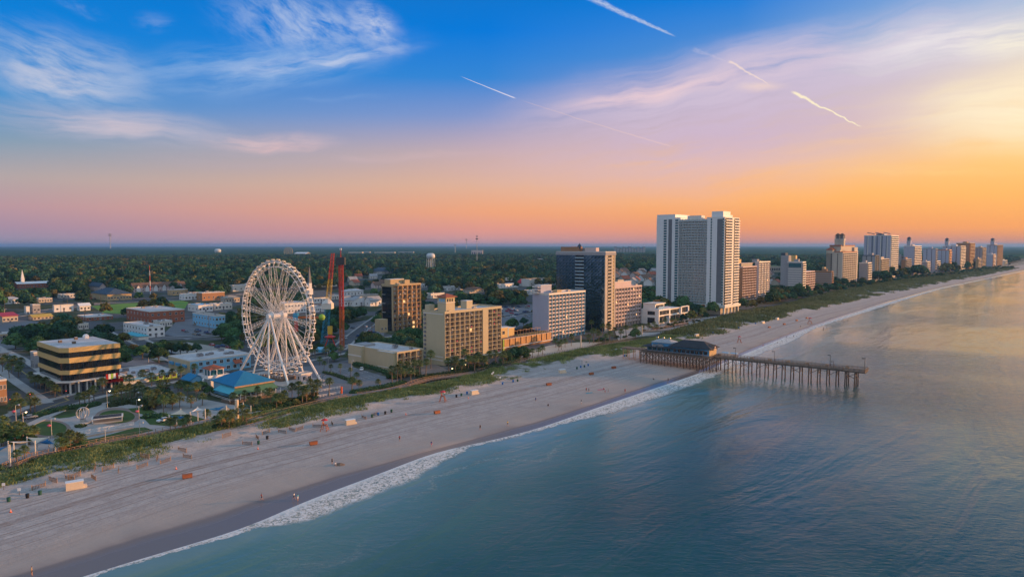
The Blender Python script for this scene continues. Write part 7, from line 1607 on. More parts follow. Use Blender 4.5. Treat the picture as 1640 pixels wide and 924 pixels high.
PEOPLE = [(640, 706, 'walk', 'red', 'black', 'person in a red shirt walking in the middle of the beach'), (691, 715, 'walk', 'blue', 'pink', 'person in blue top walking at the wet sand'), (532, 743, 'stand', 'grey', 'black', 'person in grey standing by a sand pile'), (537, 745, 'sit', 'white', 'navy', 'person sitting beside the one in grey on the sand'),
 (419, 801, 'walk', 'red', 'navy', 'person in red walking at the edge of the wet sand'), (471, 800, 'walk', 'white', 'black', 'person in white top wading, left of a pair'), (477, 802, 'stand', 'teal', 'white', 'person in teal, right of a wading pair'), (51, 921, 'stand', 'sand', 'black', 'person at the bottom left edge of the picture'),
 (813, 682, 'walk', 'yellow', 'black', 'person in yellow near the swash below the cream hotel'), (769, 688, 'stand', 'black', 'black', 'person in black left of the one in yellow'), (939, 627, 'stand', 'red', 'black', 'person in dark red standing beside a blue mat'), (943, 628, 'walk', 'black', 'navy', 'person in black right beside the one in dark red'),
 (967, 624, 'sit', 'pink', 'black', 'person sitting on the upper sand left of the pier'), (969, 629, 'stand', 'white', 'pink', 'person in white and pink near the tall dark figure'), (974, 629, 'stand', 'black', 'black', 'person all in black near the one in white and pink'), (1001, 629, 'stand', 'red', 'red', 'person in bright red alone near the foam'),
 (858, 643, 'walk', 'blue', 'blue', 'person in blue walking on the sand below the white blue hotel'), (878, 650, 'sit', 'black', 'black', 'person in black crouching below the white blue hotel'), (931, 647, 'walk', 'grey', 'white', 'person in grey walking by a tide pool'), (1046, 608, 'sit', 'black', 'navy', 'person crouching on the wet sand by the pier'), (1070, 611, 'stand', 'grey', 'black', 'person in grey at the foam by the pier'),
 (1222, 556, 'stand', 'red', 'black', 'person in red beyond the pier at the foam'), (1245, 551, 'walk', 'white', 'black', 'person walking beyond the pier on wet sand'), (1260, 542, 'stand', 'black', 'black', 'person in black, left of a pair beyond the pier'), (1271, 541, 'stand', 'navy', 'black', 'person in navy, right of a pair beyond the pier'),
 (1282, 525, 'walk', 'black', 'black', 'person walking mid beach beyond the pier'), (1319, 528, 'stand', 'red', 'black', 'person in red among the far walkers'), (1324, 525, 'walk', 'navy', 'black', 'person in navy beside the far one in red'), (1350, 516, 'walk', 'black', 'black', 'person in black far up by the foam, first'), (1358, 515, 'stand', 'grey', 'black', 'person in grey far up by the foam, second'), (1375, 510, 'walk', 'white', 'black', 'person in white far up at the water'), (1413, 500, 'stand', 'black', 'black', 'distant dark figure in the far swash'), (1430, 489, 'stand', 'black', 'navy', 'distant dark figure left of a far couple'), (1440, 487, 'stand', 'black', 'grey', 'distant figure, left of a far couple'), (1444, 487, 'stand', 'navy', 'black', 'distant figure, right of a far couple')]
rs = random.Random(2)
for px, py, pose, top, bot, lb in PEOPLE:
    p = at(px, py); t = T('person', lb, 'person', p, rs.uniform(0, 6.28)); t.scale = (1.05,)*3
    o = link(PM[pose], 'body', t); obj_slot(o, 1, 'cloth_'+top); obj_slot(o, 2, 'cloth_'+bot)
for px, py, m_, lb in ((944, 629, 'cloth_teal', 'blue towel mat beside two people on the sand'), (962, 624, 'cloth_pink', 'pink towel under the sitting person near the pier')):
    t = T('towel', lb, 'towel', at(px, py)+Vector((0, 0, .03)), .5); b = MB(); b.box(-1.6, -.5, 0, 1.6, .5, .05, m_); b.obj('cloth', t)
p = at(544, 744); vs = []; b = MB()
for i in range(5):
    for j in range(10):
        a = 2*math.pi*j/10; r = 1.3*i/4; vs.append((r*math.cos(a)*1.3, r*math.sin(a), .5*(1-(i/4)**2)+random.uniform(-.06, .06)-.04))
b.add(vs, [(i*10+j, (i+1)*10+j, (i+1)*10+(j+1) % 10, i*10+(j+1) % 10) for i in range(4) for j in range(10)], 'weathered_wood'); o = b.obj('sand_pile', loc=p); tag(o, 'small dug sand pile beside the two people in the middle of the beach', 'sand pile')
# ------------------------------------------------------------ cars
def car_proto(label, loc, m='car_silver', suv=False):
    t = T('parked_car', label, 'car', loc, 0); h = 1.0 if not suv else 1.15; L_ = 4.5; w_ = .88; b = MB()
    prof = [(0, .35), (.05, .75), (.9, .92), (1.2, h), (3.7, h), (4.35, .9 if not suv else 1.05), (4.5, .7), (4.5, .35)]
    vs = [(x, y*w_, z) for y in (-1, 1) for x, z in prof]; n_ = len(prof); b.add(vs, [tuple(range(n_)), tuple(range(n_, 2*n_))[::-1]]+[(i+n_, (i+1) % n_+n_, (i+1) % n_, i) for i in range(n_)], 'car_silver'); body = b.obj('body', t)
    top = 1.42 if not suv else 1.72; g0, g1, r0_, r1_ = (1.1, 3.95, 1.75, 3.2) if not suv else (1.05, 4.4, 1.6, 4.1)
    def hexa(x0, x1, x2, x3, z0, z1, w0, w1, m): 
        c = MB(); c.add([(x0, -w0, z0), (x1, -w0, z0), (x1, w0, z0), (x0, w0, z0), (x2, -w1, z1), (x3, -w1, z1), (x3, w1, z1), (x2, w1, z1)], [(3, 2, 1, 0), (4, 5, 6, 7), (0, 1, 5, 4), (1, 2, 6, 5), (2, 3, 7, 6), (3, 0, 4, 7)], m); return c
    hexa(g0, g1, r0_, r1_, h-.04, top-.06, w_-.04, w_-.2, 'glass_dark').obj('cabin_glass', t); c = hexa(r0_-.08, r1_+.1, r0_+.02, r1_-.02, top-.06, top+.02, w_-.17, w_-.24, 'car_silver'); roof = c.obj('roof', t)
    for x in (.85, 3.6):
        for y in (-1, 1):
            c = MB(); c.tube([(x, y*(w_-.16), .33), (x, y*(w_+.02), .33)], .33, 'tyre', 12); wh = c.obj('wheel', t); c = MB(); c.tube([(x, y*(w_+.02), .33), (x, y*(w_+.035), .33)], .19, 'galv_metal', 10); c.obj('rim', wh)
    for y in (-1, 1): c = MB(); c.box(-.02, y*.62-.17, .6, .08, y*.62+.17, .75, 'headlamp'); c.obj('headlight', t); c = MB(); c.box(4.45, y*.65-.14, .68, 4.52, y*.65+.14, .82, 'tail_red'); c.obj('tail_light', t)
    remember(t); obj_slot(body, 0, m); obj_slot(roof, 0, m); return t
def car(px, py, rz, colr, label, suv=False, group='parked cars'):
    p = G(px, py)
    k = 'suv' if suv else 'sedan'
    if k not in CARS:
        CARS[k] = car_proto(label, p, 'car_'+colr, suv); r = CARS[k]; r.location = (p.x, p.y, .04); r.rotation_euler.z = rz; r['group'] = group; kids = KIDS[r.name]
    else:
        r = dup(CARS[k], (p.x, p.y, .04), rz, label, group); kids = r.children
    for c in kids:
        if c.name.startswith(('body', 'roof')): obj_slot(c, 0, 'car_'+colr)
CARS = {}
car(579, 594, TH+.9, 'white', 'white saloon car alone on the big beachfront car park', group='cars on the beachfront car park')
car(252, 677, TH+.1, 'white', 'white car parked beside the plaza playground')
rs = random.Random(8); cols = ['white', 'silver', 'grey', 'black', 'red', 'blue', 'sand']
LOTS = [((735, 508), (852, 490), 60, 'in the big hotel car park behind the cream hotel'), ((553, 552), (606, 522), 16, 'in the car park between the ride towers and the orange hotel'), ((285, 538), (340, 515), 12, 'in the car park by the blue white inn'), ((-5, 552), (60, 520), 10, 'in the car park at the left edge'), ((330, 560), (372, 552), 4, 'in the lot left of the ferris wheel'), ((95, 484), (190, 476), 8, 'in the lot beyond the highway')]
CARP = []
for (x0_, y0_), (x1_, y1_), n_, w_ in LOTS:
    for i in range(n_):
        for _ in range(20):
            px, py = rs.uniform(x0_, x1_), rs.uniform(min(y0_, y1_), max(y0_, y1_)); p = G(px, py)
            if n_ > 30: s_, t_ = st(p); s_ = round(s_/3.0)*3.0; t_ = round(t_/11)*11; p = SP(s_, t_); px, py = PX(p.x, p.y, 0)
            if all((p-q_).length > 2.9 for q_ in CARP): break
        else: continue
        CARP.append(p); c = rs.choice(cols); sv = rs.random() < .45
        car(px, py, TH+R(90)+rs.uniform(-.05, .05) if rs.random() < .5 else TH-R(90), c, f"{c} {'suv' if sv else 'saloon car'} {w_}", sv, f"{c} {'suvs' if sv else 'saloon cars'} {w_}")
for px, py, dr, c in ((180, 630, 0, 'red'), (60, 668, math.pi, 'silver'), (360, 600, 0, 'grey'), (12, 575, 1.5, 'white')):
    car(px, py, TH+.05+dr, c, {'red': 'red car driving on the boulevard past the office block', 'silver': 'silver car at the junction by the plaza', 'grey': 'grey car on the boulevard behind the restaurant', 'white': 'white car on the inland street'}[c], group='cars on the streets')
# ------------------------------------------------------------ plants
def leaf_cloud(rs, centers, radii, n_, ls, flat=.8):
    """n_ leaf quads over lumpy lobes -> verts, faces"""
    c = np.array(centers); r = np.array(radii); w = r**2/np.sum(r**2); k = rs.choice(len(c), n_, p=w)
    d = rs.normal(size=(n_, 3)); d /= np.linalg.norm(d, axis=1)[:, None]; d[:, 2] = np.where(d[:, 2] < -.35, -d[:, 2], d[:, 2])
    rad = r[k][:, None]*(.80+.30*rs.random((n_, 1))); pos = c[k]+d*rad*np.array([1, 1, flat])
    nrm = d+rs.normal(size=(n_, 3))*.55; nrm /= np.linalg.norm(nrm, axis=1)[:, None]
    a = np.cross(nrm, rs.normal(size=(n_, 3))); a /= np.linalg.norm(a, axis=1)[:, None]; b = np.cross(nrm, a); s = ls*(.6+.8*rs.random((n_, 1)))
    Vv = np.stack([pos-a*s, pos-b*s*.7, pos+a*s, pos+b*s*.7], 1).reshape(-1, 3); return Vv, np.arange(4*n_).reshape(-1, 4)
def ico(rs, c, r, flat=.8):
    bm = bmesh.new(); bmesh.ops.create_icosphere(bm, subdivisions=1, radius=1); v = np.array([x.co[:] for x in bm.verts]); f = np.array([[x.index for x in p.verts] for p in bm.faces]); bm.free()
    v = v*(1+rs.uniform(-.15, .15, (len(v), 1)))*r*np.array([1, 1, flat])+np.array(c); return v, f
def crown(name, seed, Rr, Hh, nl, n_, ls, mat):
    rs = np.random.default_rng(seed); C_ = [(0, 0, Hh*.62)]; Rd = [Rr*.62]
    for i in range(nl):
        a = 2.4*i+rs.uniform(-.4, .4); f = math.sqrt((i+.6)/nl); C_.append((math.cos(a)*Rr*.68*f, math.sin(a)*Rr*.68*f, Hh*(.40+.36*(1-f**2)+rs.uniform(-.06, .10)))); Rd.append(Rr*rs.uniform(.30, .46))
    V1, F1 = leaf_cloud(rs, C_, Rd, n_, ls); Vs = [V1]; Fs = [np.concatenate([F1])]; off = len(V1)
    for c, r in zip(C_, Rd):
        v, f = ico(rs, c, r*.84); f4 = np.concatenate([f, f[:, 2:3]], 1); Vs.append(v); Fs.append(f4+off); off += len(v)
    Vv = np.concatenate(Vs); Fq = np.concatenate(Fs).tolist()
    me = bpy.data.meshes.new(name); me.from_pydata(Vv.tolist(), [], [f[:3] if f[2] == f[3] else f for f in Fq]); me.materials.append(MATS[mat]); me.update(); return me
def trunk_mesh(name, H_, r, limbs=4, seed=0, m='bark'):
    rs = random.Random(seed); b = MB(); b.tube([(0, 0, -.3), (.1, 0, H_*.5), (0, .1, H_)], [r, r*.75, r*.5], m, 8)
    for i in range(limbs): a = i*2*math.pi/limbs+rs.uniform(-.3, .3); b.tube([(0, 0, H_*.6), (math.cos(a)*H_*.35, math.sin(a)*H_*.35, H_*1.05), (math.cos(a)*H_*.6, math.sin(a)*H_*.6, H_*1.35)], [r*.5, r*.3, r*.15], m, 6)
    return b.mesh(name)
CR = [crown('crown', 11, 5.6, 9.5, 13, 1500, .42, 'leaf'), crown('crown', 12, 5.0, 10.5, 11, 1400, .42, 'leaf_dark'), crown('crown', 13, 6.2, 8.6, 14, 1500, .42, 'leaf'), crown('crown', 14, 4.6, 9.0, 9, 1200, .40, 'leaf_olive')]
CRF = [crown('forest_crown', 21, 6.0, 11, 9, 420, .85, 'leaf'), crown('forest_crown', 22, 5.4, 12.5, 8, 400, .85, 'leaf_dark'), crown('forest_crown', 23, 6.6, 10, 10, 420, .85, 'leaf_dark'), crown('forest_crown', 24, 5.0, 10.5, 7, 380, .8, 'leaf_olive')]
TR = [trunk_mesh('trunk', 4.2, .32, 5, k) for k in range(2)]
def palm_crown(seed, Rr=2.1, n_=30):
    rs = random.Random(seed); b = MB()
    for i in range(n_):
        az = 2.4*i+rs.uniform(-.2, .2); el = R(78)-R(118)*(i/n_)+rs.uniform(-.1, .1); d = Vector((math.cos(az)*math.cos(el), math.sin(az)*math.cos(el), math.sin(el))); st_ = d*Rr*.42; side = d.cross(Vector((0, 0, 1))).normalized(); up = side.cross(d)
        b.bar((0, 0, 0), st_, .05, .04, 'palm_leaf'); nf = 7; m = 'palm_leaf' if el > R(-28) else ('palm_dead' if rs.random() < .8 else 'palm_leaf')
        for k in range(nf):
            f = (k-(nf-1)/2)/((nf-1)/2); a = f*1.15; dd = (d*math.cos(a)+side*math.sin(a)).normalized(); L_ = Rr*.62*(1-.25*abs(f)); tip = st_+dd*L_-Vector((0, 0, .28*L_+.1*abs(f))); mid = st_+dd*L_*.55+up*.06; sd_ = dd.cross(up).normalized()*.11
            b.add([st_, mid-sd_, tip, mid+sd_], [(0, 1, 2, 3)], m)
    return b.mesh('crown')
PC = [palm_crown(1), palm_crown(2, 2.3, 32), palm_crown(3, 1.9, 26)]
def palm_trunk(seed, H_, lean=.3):
    rs = random.Random(seed); b = MB(); pts = [(lean*(k/5)**2*rs.uniform(.6, 1.2), lean*.4*(k/5), -.3+(H_+.3)*k/5) for k in range(6)]; b.tube(pts, [.27, .22, .20, .19, .21, .26], 'palm_bark', 8)
    for k in range(10): z = H_*(.72+.03*k); a = k*2.2; b.bar((0+lean*.7, 0, z), (lean*.7+math.cos(a)*.36, math.sin(a)*.36, z+.3), .07, .05, 'palm_bark')
    return b.mesh('trunk'), pts[-1]
PT = [palm_trunk(1, 5.6, .2), palm_trunk(2, 4.6, .35), palm_trunk(3, 6.6, .5)]
def seg_dist(p, P):
    best = 1e9
    for i in range(len(P)-1):
        a, b = P[i], P[i+1]; ab = (b-a); t = max(0, min(1, (p-a).dot(ab)/ab.length_squared)); best = min(best, (p-a-ab*t).length)
    return best
rsT = random.Random(99); PALMS = []; PALM_PTS = []
def palm(px, py, label, group, s=.8, v=None, z=None):
    p = G(px, py); k = rsT.randrange(3) if v is None else v
    zz = beach_z(p.x, p.y) if z is None else z
    t = T('palm_tree', label, 'palm tree', (p.x, p.y, zz), rsT.uniform(0, 6.28), group); t.scale = (s*rsT.uniform(.92, 1.1),)*2+(s*rsT.uniform(.85, 1.12),)
    link(PT[k][0], 'trunk', t); link(PC[rsT.randrange(3)], 'crown', t, loc=PT[k][1]).scale = (1.25 if s > .9 else 1.5,)*3; PALM_PTS.append((p, s))
PG = [
 ([(56, 620), (61, 622), (65, 623), (73, 628), (81, 632), (88, 637), (50, 614)], 'palm in the close row along the left side of the banded office block'),
 ([(30, 604), (33, 599), (19, 598), (26, 592), (12, 590), (8, 584), (22, 583), (34, 590), (15, 606), (4, 596)], 'palm in the group on the inland street left of the office block'),
 ([(49, 657), (56, 661), (26, 655), (33, 668), (22, 663)], 'palm in the cluster at the junction corner of the plaza'),
 ([(128, 647), (136, 648), (143, 647), (151, 645), (165, 630)], 'palm on the hedge bed across from the office entrance'),
 ([(197, 617), (228, 612), (259, 610), (290, 606), (312, 603), (275, 607), (243, 619), (208, 624)], 'street palm in front of the low shop row'),
 ([(188, 643), (195, 642), (202, 641), (209, 640), (223, 632), (215, 636), (183, 646)], 'palm in the grove between the boulevard and the larger round lawn'),
 ([(288, 652), (306, 653), (324, 649), (300, 640), (315, 642), (285, 636)], 'palm standing on the paving left of the restaurant'),
 ([(273, 691), (293, 690), (281, 688), (332, 676), (300, 686)], 'palm on the boardwalk edge below the shade sails'),
 ([(355, 693), (367, 691), (361, 689), (347, 690), (372, 686)], 'palm in the dense clump left of the round column'),
 ([(395, 685), (389, 682)], 'palm beside the beach stairs right of the round column'),
 ([(373, 647), (392, 643), (412, 641), (428, 640), (406, 657), (400, 651), (415, 652)], 'palm in front of the green veranda roof'),
 ([(443, 653), (455, 647), (450, 651), (468, 641), (434, 651)], 'palm below the near ferris wheel leg'),
 ([(491, 643), (503, 640), (497, 638), (484, 644), (478, 640), (508, 636)], 'palm in the thick clump right of the wheel foot'),
 ([(527, 634)], 'single round palm between the wheel and the car park'),
 ([(564, 627)], 'single palm at the seaward corner of the car park'),
 ([(519, 593), (530, 597), (545, 599), (561, 603), (572, 611)], 'small thin palm in the row through the middle of the car park'),
 ([(512, 585), (533, 578), (505, 576), (546, 570), (558, 579), (500, 570), (522, 572)], 'palm along the inland edge of the big car park'),
 ([(605, 620), (575, 625)], 'low bushy palm by the path above the curving boardwalk'),
 ([(628, 612), (636, 612), (642, 608), (648, 606), (658, 613), (664, 604), (672, 602), (682, 605), (653, 598), (690, 590), (640, 602)], 'palm in the garden in front of the low motel wing'),
 ([(719, 597), (729, 598), (739, 596), (750, 594), (760, 596), (767, 592), (774, 592), (783, 589), (794, 584), (805, 588), (745, 586), (756, 588), (731, 590)], 'palm in the garden in front of the large cream hotel'),
 ([(853, 572), (862, 570), (869, 567)], 'palm on the sand court below the rust coloured panels'),
 ([(895, 562), (899, 560), (905, 556), (915, 554), (890, 556)], 'palm in front of the lilac white hotel'),
 ([(944, 550), (951, 549), (959, 549), (969, 550), (976, 547), (985, 541), (994, 543), (1003, 541), (948, 530), (965, 535), (956, 540), (975, 534)], 'palm in the grove at the foot of the glass tower'),
 ([(1017, 534), (1030, 530), (1038, 529), (1047, 528), (1058, 525), (1066, 523), (1052, 530)], 'palm in front of the beach club'),
 ([(1076, 521), (1085, 518), (1095, 516), (1104, 513), (1112, 514), (1122, 512)], 'palm between the beach club and the tallest tower'),
 ([(1190, 492), (1198, 490), (1207, 488), (1215, 486), (1220, 485), (1226, 484), (1233, 484), (1240, 482), (1250, 480), (1262, 478), (1270, 477), (1283, 476), (1205, 493), (1196, 496)], 'palm at the foot of the brown hotels beyond the tallest tower'),
 ([(40, 741), (29, 754)], 'short palm against the boardwalk rail at the lower left'),
 ([(97, 722), (105, 720), (113, 722), (122, 718), (130, 717), (101, 727)], 'palm in the bushy clump on the boardwalk below the plaza'),
 ([(5, 715), (12, 708), (20, 712), (28, 704), (38, 708), (46, 712), (52, 704), (-4, 705), (8, 700)], 'palm in the dense grove at the lower left corner of the plaza'),
 ([(235, 640), (243, 645), (252, 648), (258, 640), (265, 652), (272, 645), (262, 660), (248, 655), (240, 652), (268, 636), (228, 636), (256, 630), (276, 656)], 'palm in the big grove in the middle of the park')]
for pts, lb in PG:
    for px, py in pts: palm(px, py, lb, lb.replace('palm', 'palms', 1), s=.55 if 'small thin' in lb else (.6 if 'short' in lb or 'low bushy' in lb or 'veranda' in lb or 'below the shade' in lb else (1.0 if 'cream hotel' in lb or 'motel' in lb or 'single' in lb or 'wheel foot' in lb or 'glass tower' in lb else .76)), v=2 if 'small thin' in lb else None)
# shrub mounds near the palms (individual bushes)
SHR = [crown('bush_leaves', 31, 1.7, 1.7, 7, 260, .20, 'leaf_olive'), crown('bush_leaves', 32, 1.9, 1.9, 7, 280, .2, 'leaf'), crown('bush_leaves', 33, 1.6, 1.6, 6, 240, .2, 'hedge_leaf')]
BU = [((395, 655), (475, 646), 14, 'round bush below the restaurant deck'), ((620, 606), (680, 598), 16, 'round bush in the motel wing garden'), ((720, 594), (800, 584), 22, 'round bush in the cream hotel garden'), ((800, 582), (850, 572), 16, 'round bush in the trees left of the sand court'), ((940, 548), (1010, 538), 14, 'round bush at the foot of the glass tower'), ((1030, 530), (1120, 514), 22, 'round bush in front of the beach club'), ((470, 645), (510, 636), 10, 'round bush in the clump right of the wheel foot'), ((345, 692), (372, 688), 6, 'round bush left of the round column'), ((95, 724), (130, 718), 7, 'round bush on the boardwalk below the plaza'), ((0, 720), (48, 700), 9, 'round bush in the grove at the lower left corner'), ((232, 655), (278, 640), 12, 'round bush in the park grove')]
for (x0_, y0_), (x1_, y1_), n_, lb in BU:
    for i in range(n_):
        f = rsT.random(); p = G(x0_+(x1_-x0_)*f, y0_+(y1_-y0_)*f+rsT.uniform(-2.5, 2.5)); z = beach_z(p.x, p.y)-.1
        o = link(SHR[rsT.randrange(3)], 'bush', loc=(p.x, p.y, z)); o.rotation_euler = (0, 0, rsT.uniform(0, 6)); s_ = rsT.uniform(.7, 1.35); o.scale = (s_, s_, s_*.9); tag(o, lb, 'bush', lb.replace('bush', 'bushes', 1))
# individual broadleaf trees and the wood behind
KEEP = []
def inpoly(p, poly, m=0):
    n_ = len(poly); c = sum((Vector(q_) for q_ in poly), Vector())/n_; ins = False
    j = n_-1
    for i in range(n_):
        a, b = poly[i], poly[j]
        if (a[1] > p.y) != (b[1] > p.y) and p.x < (b[0]-a[0])*(p.y-a[1])/(b[1]-a[1])+a[0]: ins = not ins
        j = i
    if ins: return True
    return m > 0 and seg_dist(p, [Vector((q_[0], q_[1], 0)) for q_ in poly]+[Vector((poly[0][0], poly[0][1], 0))]) < m
CLEAR = [[(-60, 770), (-60, 640), (60, 640), (160, 640), (262, 626), (340, 636), (440, 620), (566, 600), (566, 660), (300, 700)],
 [(478, 588), (530, 580), (560, 576), (566, 588), (632, 607), (662, 616), (565, 634), (540, 640), (470, 640), (440, 625)], [(285, 512), (345, 508), (345, 530), (300, 544), (262, 535)], [(548, 526), (590, 514), (612, 530), (606, 548), (560, 560)],
 [(728, 503), (800, 492), (856, 492), (856, 520), (800, 516), (730, 512)], [(-20, 520), (30, 516), (60, 520), (20, 558), (-20, 560)], [(146, 490), (185, 487), (290, 481), (302, 484), (296, 494), (200, 503), (165, 501)], [(255, 562), (300, 552), (385, 562), (385, 575), (300, 582), (240, 575)], [(205, 562), (240, 575), (268, 590), (205, 604)], [(380, 640), (380, 585), (500, 570), (520, 640)], [(672, 570), (716, 592), (790, 596), (900, 560), (1000, 540), (940, 575), (740, 615), (675, 605)]]
CLEARW = [[G(*q_) for q_ in c] for c in CLEAR]
FB = []
for poly, m_ in FOOT:
    xs_ = [q_[0] for q_ in poly]; ys_ = [q_[1] for q_ in poly]; FB.append((min(xs_)-12, max(xs_)+12, min(ys_)-12, max(ys_)+12, poly, m_))
RB = []
for P_, w_ in ROADS:
    RB.append((min(q_.x for q_ in P_)-15, max(q_.x for q_ in P_)+15, min(q_.y for q_ in P_)-15, max(q_.y for q_ in P_)+15, P_, w_))
def free(p, r, h):
    s, t, tb_, td_ = zone(p.x, p.y)
    if t < tb_+r+4: return False
    for a, b, c, d, poly, m_ in FB:
        if a < p.x < b and c < p.y < d and inpoly(p, poly, m_+r*.75): return False
    for a, b, c, d, P_, w_ in RB:
        if a < p.x < b and c < p.y < d and seg_dist(p, P_) < w_+r*.45: return False
    for c in CLEARW:
        if inpoly(p, c): return False
    px, py = PX(p.x, p.y, 0); _, pt = PX(p.x, p.y, h); rp = r/F*0+r*F/p.length*.8
    for g0, g1, y0_, y1_, gd in GUARD:
        if p.length < gd and g0-rp < px < g1+rp and pt < y1_ and py > y0_ : return False
    return True
cand = []
rq = np.random.default_rng(5)
def scatter(d0, d1, sp, dens, big=1.0):
    out = []; ymax = d1
    xs_ = np.arange(-1.0*d1, 1.05*d1, sp); ys_ = np.arange(d0*.55, d1, sp)
    X, Y = np.meshgrid(xs_, ys_); X = X+rq.uniform(-.42, .42, X.shape)*sp; Y = Y+rq.uniform(-.42, .42, Y.shape)*sp; Dd = np.hypot(X, Y)
    k = (Dd > d0) & (Dd < d1) & (X < Y*.85+25) & (X > -Y*1.05-25)
    X, Y, Dd = X[k], Y[k], Dd[k]
    s_ = X*U.x+Y*U.y; t_ = X*V.x+Y*V.y; k = t_ > tl(L_board, s_)+6; X, Y, Dd, s_, t_ = X[k], Y[k], Dd[k], s_[k], t_[k]
    m = fbm(X*.012+5, Y*.012+8, 3); k = rq.random(len(X)) < dens(Dd, m, s_, t_); return list(zip(X[k], Y[k], Dd[k]))
def dens(D_, m, s_, t_):
    near = np.clip((m-.33)*5, .06, 1.0); far = np.clip((m-.05)*5, .75, 1.0); f = np.clip((D_-520)/400, 0, 1); v = near*(1-f)+far*f
    gap = fbm(s_*.004+3, t_*.02+1, 2); return np.where((D_ < 1500) & (gap > .60), v*.4, v)
pts = []
for X, Y, Dd in scatter(300, 1250, 10.5, dens):
    p = Vector((X, Y, 0)); s_ = rsT.uniform(.75, 1.65)
    if Dd < 600: s_ *= .75
    if free(p, 5.6*s_, 10.5*s_): pts.append((Dd, X, Y, s_))
# hand placed groups that the photograph shows clearly
for px, py, s_ in ((25, 560, 1.3), (40, 556, 1.35), (58, 562, 1.3), (72, 556, 1.3), (48, 545, 1.3), (30, 545, 1.2), (88, 548, 1.1), (100, 528, 1.25), (112, 532, 1.2), (122, 527, 1.2), (104, 545, 1.1), (120, 548, 1.1), (135, 552, 1.0), (152, 552, 1.25), (166, 556, 1.1), (180, 556, 1.2), (198, 552, 1.2), (190, 562, 1.0), (215, 570, 1.1), (228, 575, 1.05), (240, 571, 1.1), (252, 568, 1.0), (263, 566, 1.0), (275, 568, .9), (289, 569, .9), (300, 570, .9), (315, 568, .85), (355, 545, 1.3), (365, 540, 1.3), (375, 548, 1.25), (385, 540, 1.2), (372, 530, 1.2), (358, 534, 1.0), (392, 552, 1.1), (368, 560, 1.0), (380, 566, 1.0),
 (585, 556, 1.2), (597, 560, 1.2), (610, 562, 1.2), (622, 560, 1.1), (634, 564, 1.2), (646, 562, 1.2), (658, 566, 1.1), (668, 562, 1.1), (640, 552, 1.1), (655, 553, 1.1), (668, 550, 1.0), (575, 563, .9), (620, 570, .8), (650, 573, .8), (662, 576, .7), (530, 566, .8), (590, 545, .9), (602, 548, .9),
 (240, 648, .62), (250, 640, .66), (258, 652, .62), (268, 645, .66), (246, 656, .55), (262, 634, .6), (276, 652, .5), (300, 625, .55), (312, 621, .6), (324, 625, .6), (290, 622, .5), (335, 632, .5), (10, 706, .6), (24, 710, .6), (38, 703, .6), (48, 712, .5), (2, 714, .6),
 (765, 582, .75), (755, 584, .7), (772, 585, .7), (812, 580, .8), (822, 577, .85), (833, 576, .85), (842, 573, .8), (826, 571, .8), (838, 568, .75), (815, 573, .7)):
    p = G(px, py); pts.append((p.length, p.x, p.y, s_*.82))
# belt of trees at the feet of the far resorts
for i in range(150):
    f = i/149; px = 1232+(1622-1232)*f; py = np.interp(px, [1232, 1290, 1340, 1400, 1450, 1520, 1560, 1622], [484, 476, 466, 456, 447, 440, 435, 428])+rsT.uniform(-3, 2.5)
    p = G(px, py); pts.append((p.length, p.x, p.y, rsT.uniform(.45, .8)))
pts.sort(); IND = pts[:296]; REST = pts[296:]
def where_label(p):
    px, py = PX(p.x, p.y, 0)
    if py > 690: return 'in the grove at the lower left corner of the plaza'
    if py > 618 and px < 345: return 'in the park between the boulevard and the shade sails'
    if px < 95 and py > 535: return 'in the big oak clump behind the banded office block'
    if px < 210 and py > 535: return 'in the oaks between the office block and the white motel'
    if px < 330 and py > 555: return 'around the empty lot behind the low shop row'
    if px < 410 and py > 520: return 'in the dark clump left of the ferris wheel'
    if px < 210: return 'in the blocks left of the brick block'
    if px < 410: return 'around the brick block and the green field'
    if px < 560: return 'in the blocks behind the ferris wheel'
    if px < 700 and py > 535: return 'in the grove behind the motel wing'
    if px < 700: return 'around the orange balcony hotel'
    if px < 850 and py > 560: return 'in the garden between the cream hotel and the sand court'
    if px < 1100: return 'inland behind the white blue hotel and glass tower'
    return 'in the belt at the feet of the far resorts'
for i, (Dd, X, Y, s_) in enumerate(IND):
    k = rsT.choices((0, 1, 2, 3), (.36, .28, .24, .12))[0]; p = Vector((X, Y, 0)); c_ = ('round mid green', 'tall dark green', 'broad green', 'olive green')[k]; w_ = where_label(p)
    t = T('broadleaf_tree', f'{c_} tree {w_}', 'tree', (X, Y, 0), rsT.uniform(0, 6.28), f'{c_} trees {w_}'); t.scale = (s_, s_, s_*rsT.uniform(.88, 1.08)); link(CR[k], 'crown', t); link(TR[i % 2], 'trunk', t)
for X, Y, Dd in scatter(1250, 3300, 15, dens): 
    p = Vector((X, Y, 0)); s_ = rsT.uniform(.9, 2.3)
    if Dd < 1900 and not free(p, 7, 13): continue
    if Dd >= 1900:
        px, py = PX(X, Y, 0); _, pt = PX(X, Y, 14); 
        if any(Dd < gd and g0-3 < px < g1+3 and pt < y1_ and py > y0_ for g0, g1, y0_, y1_, gd in GUARD if gd > 1900): continue
    REST.append((Dd, X, Y, s_))
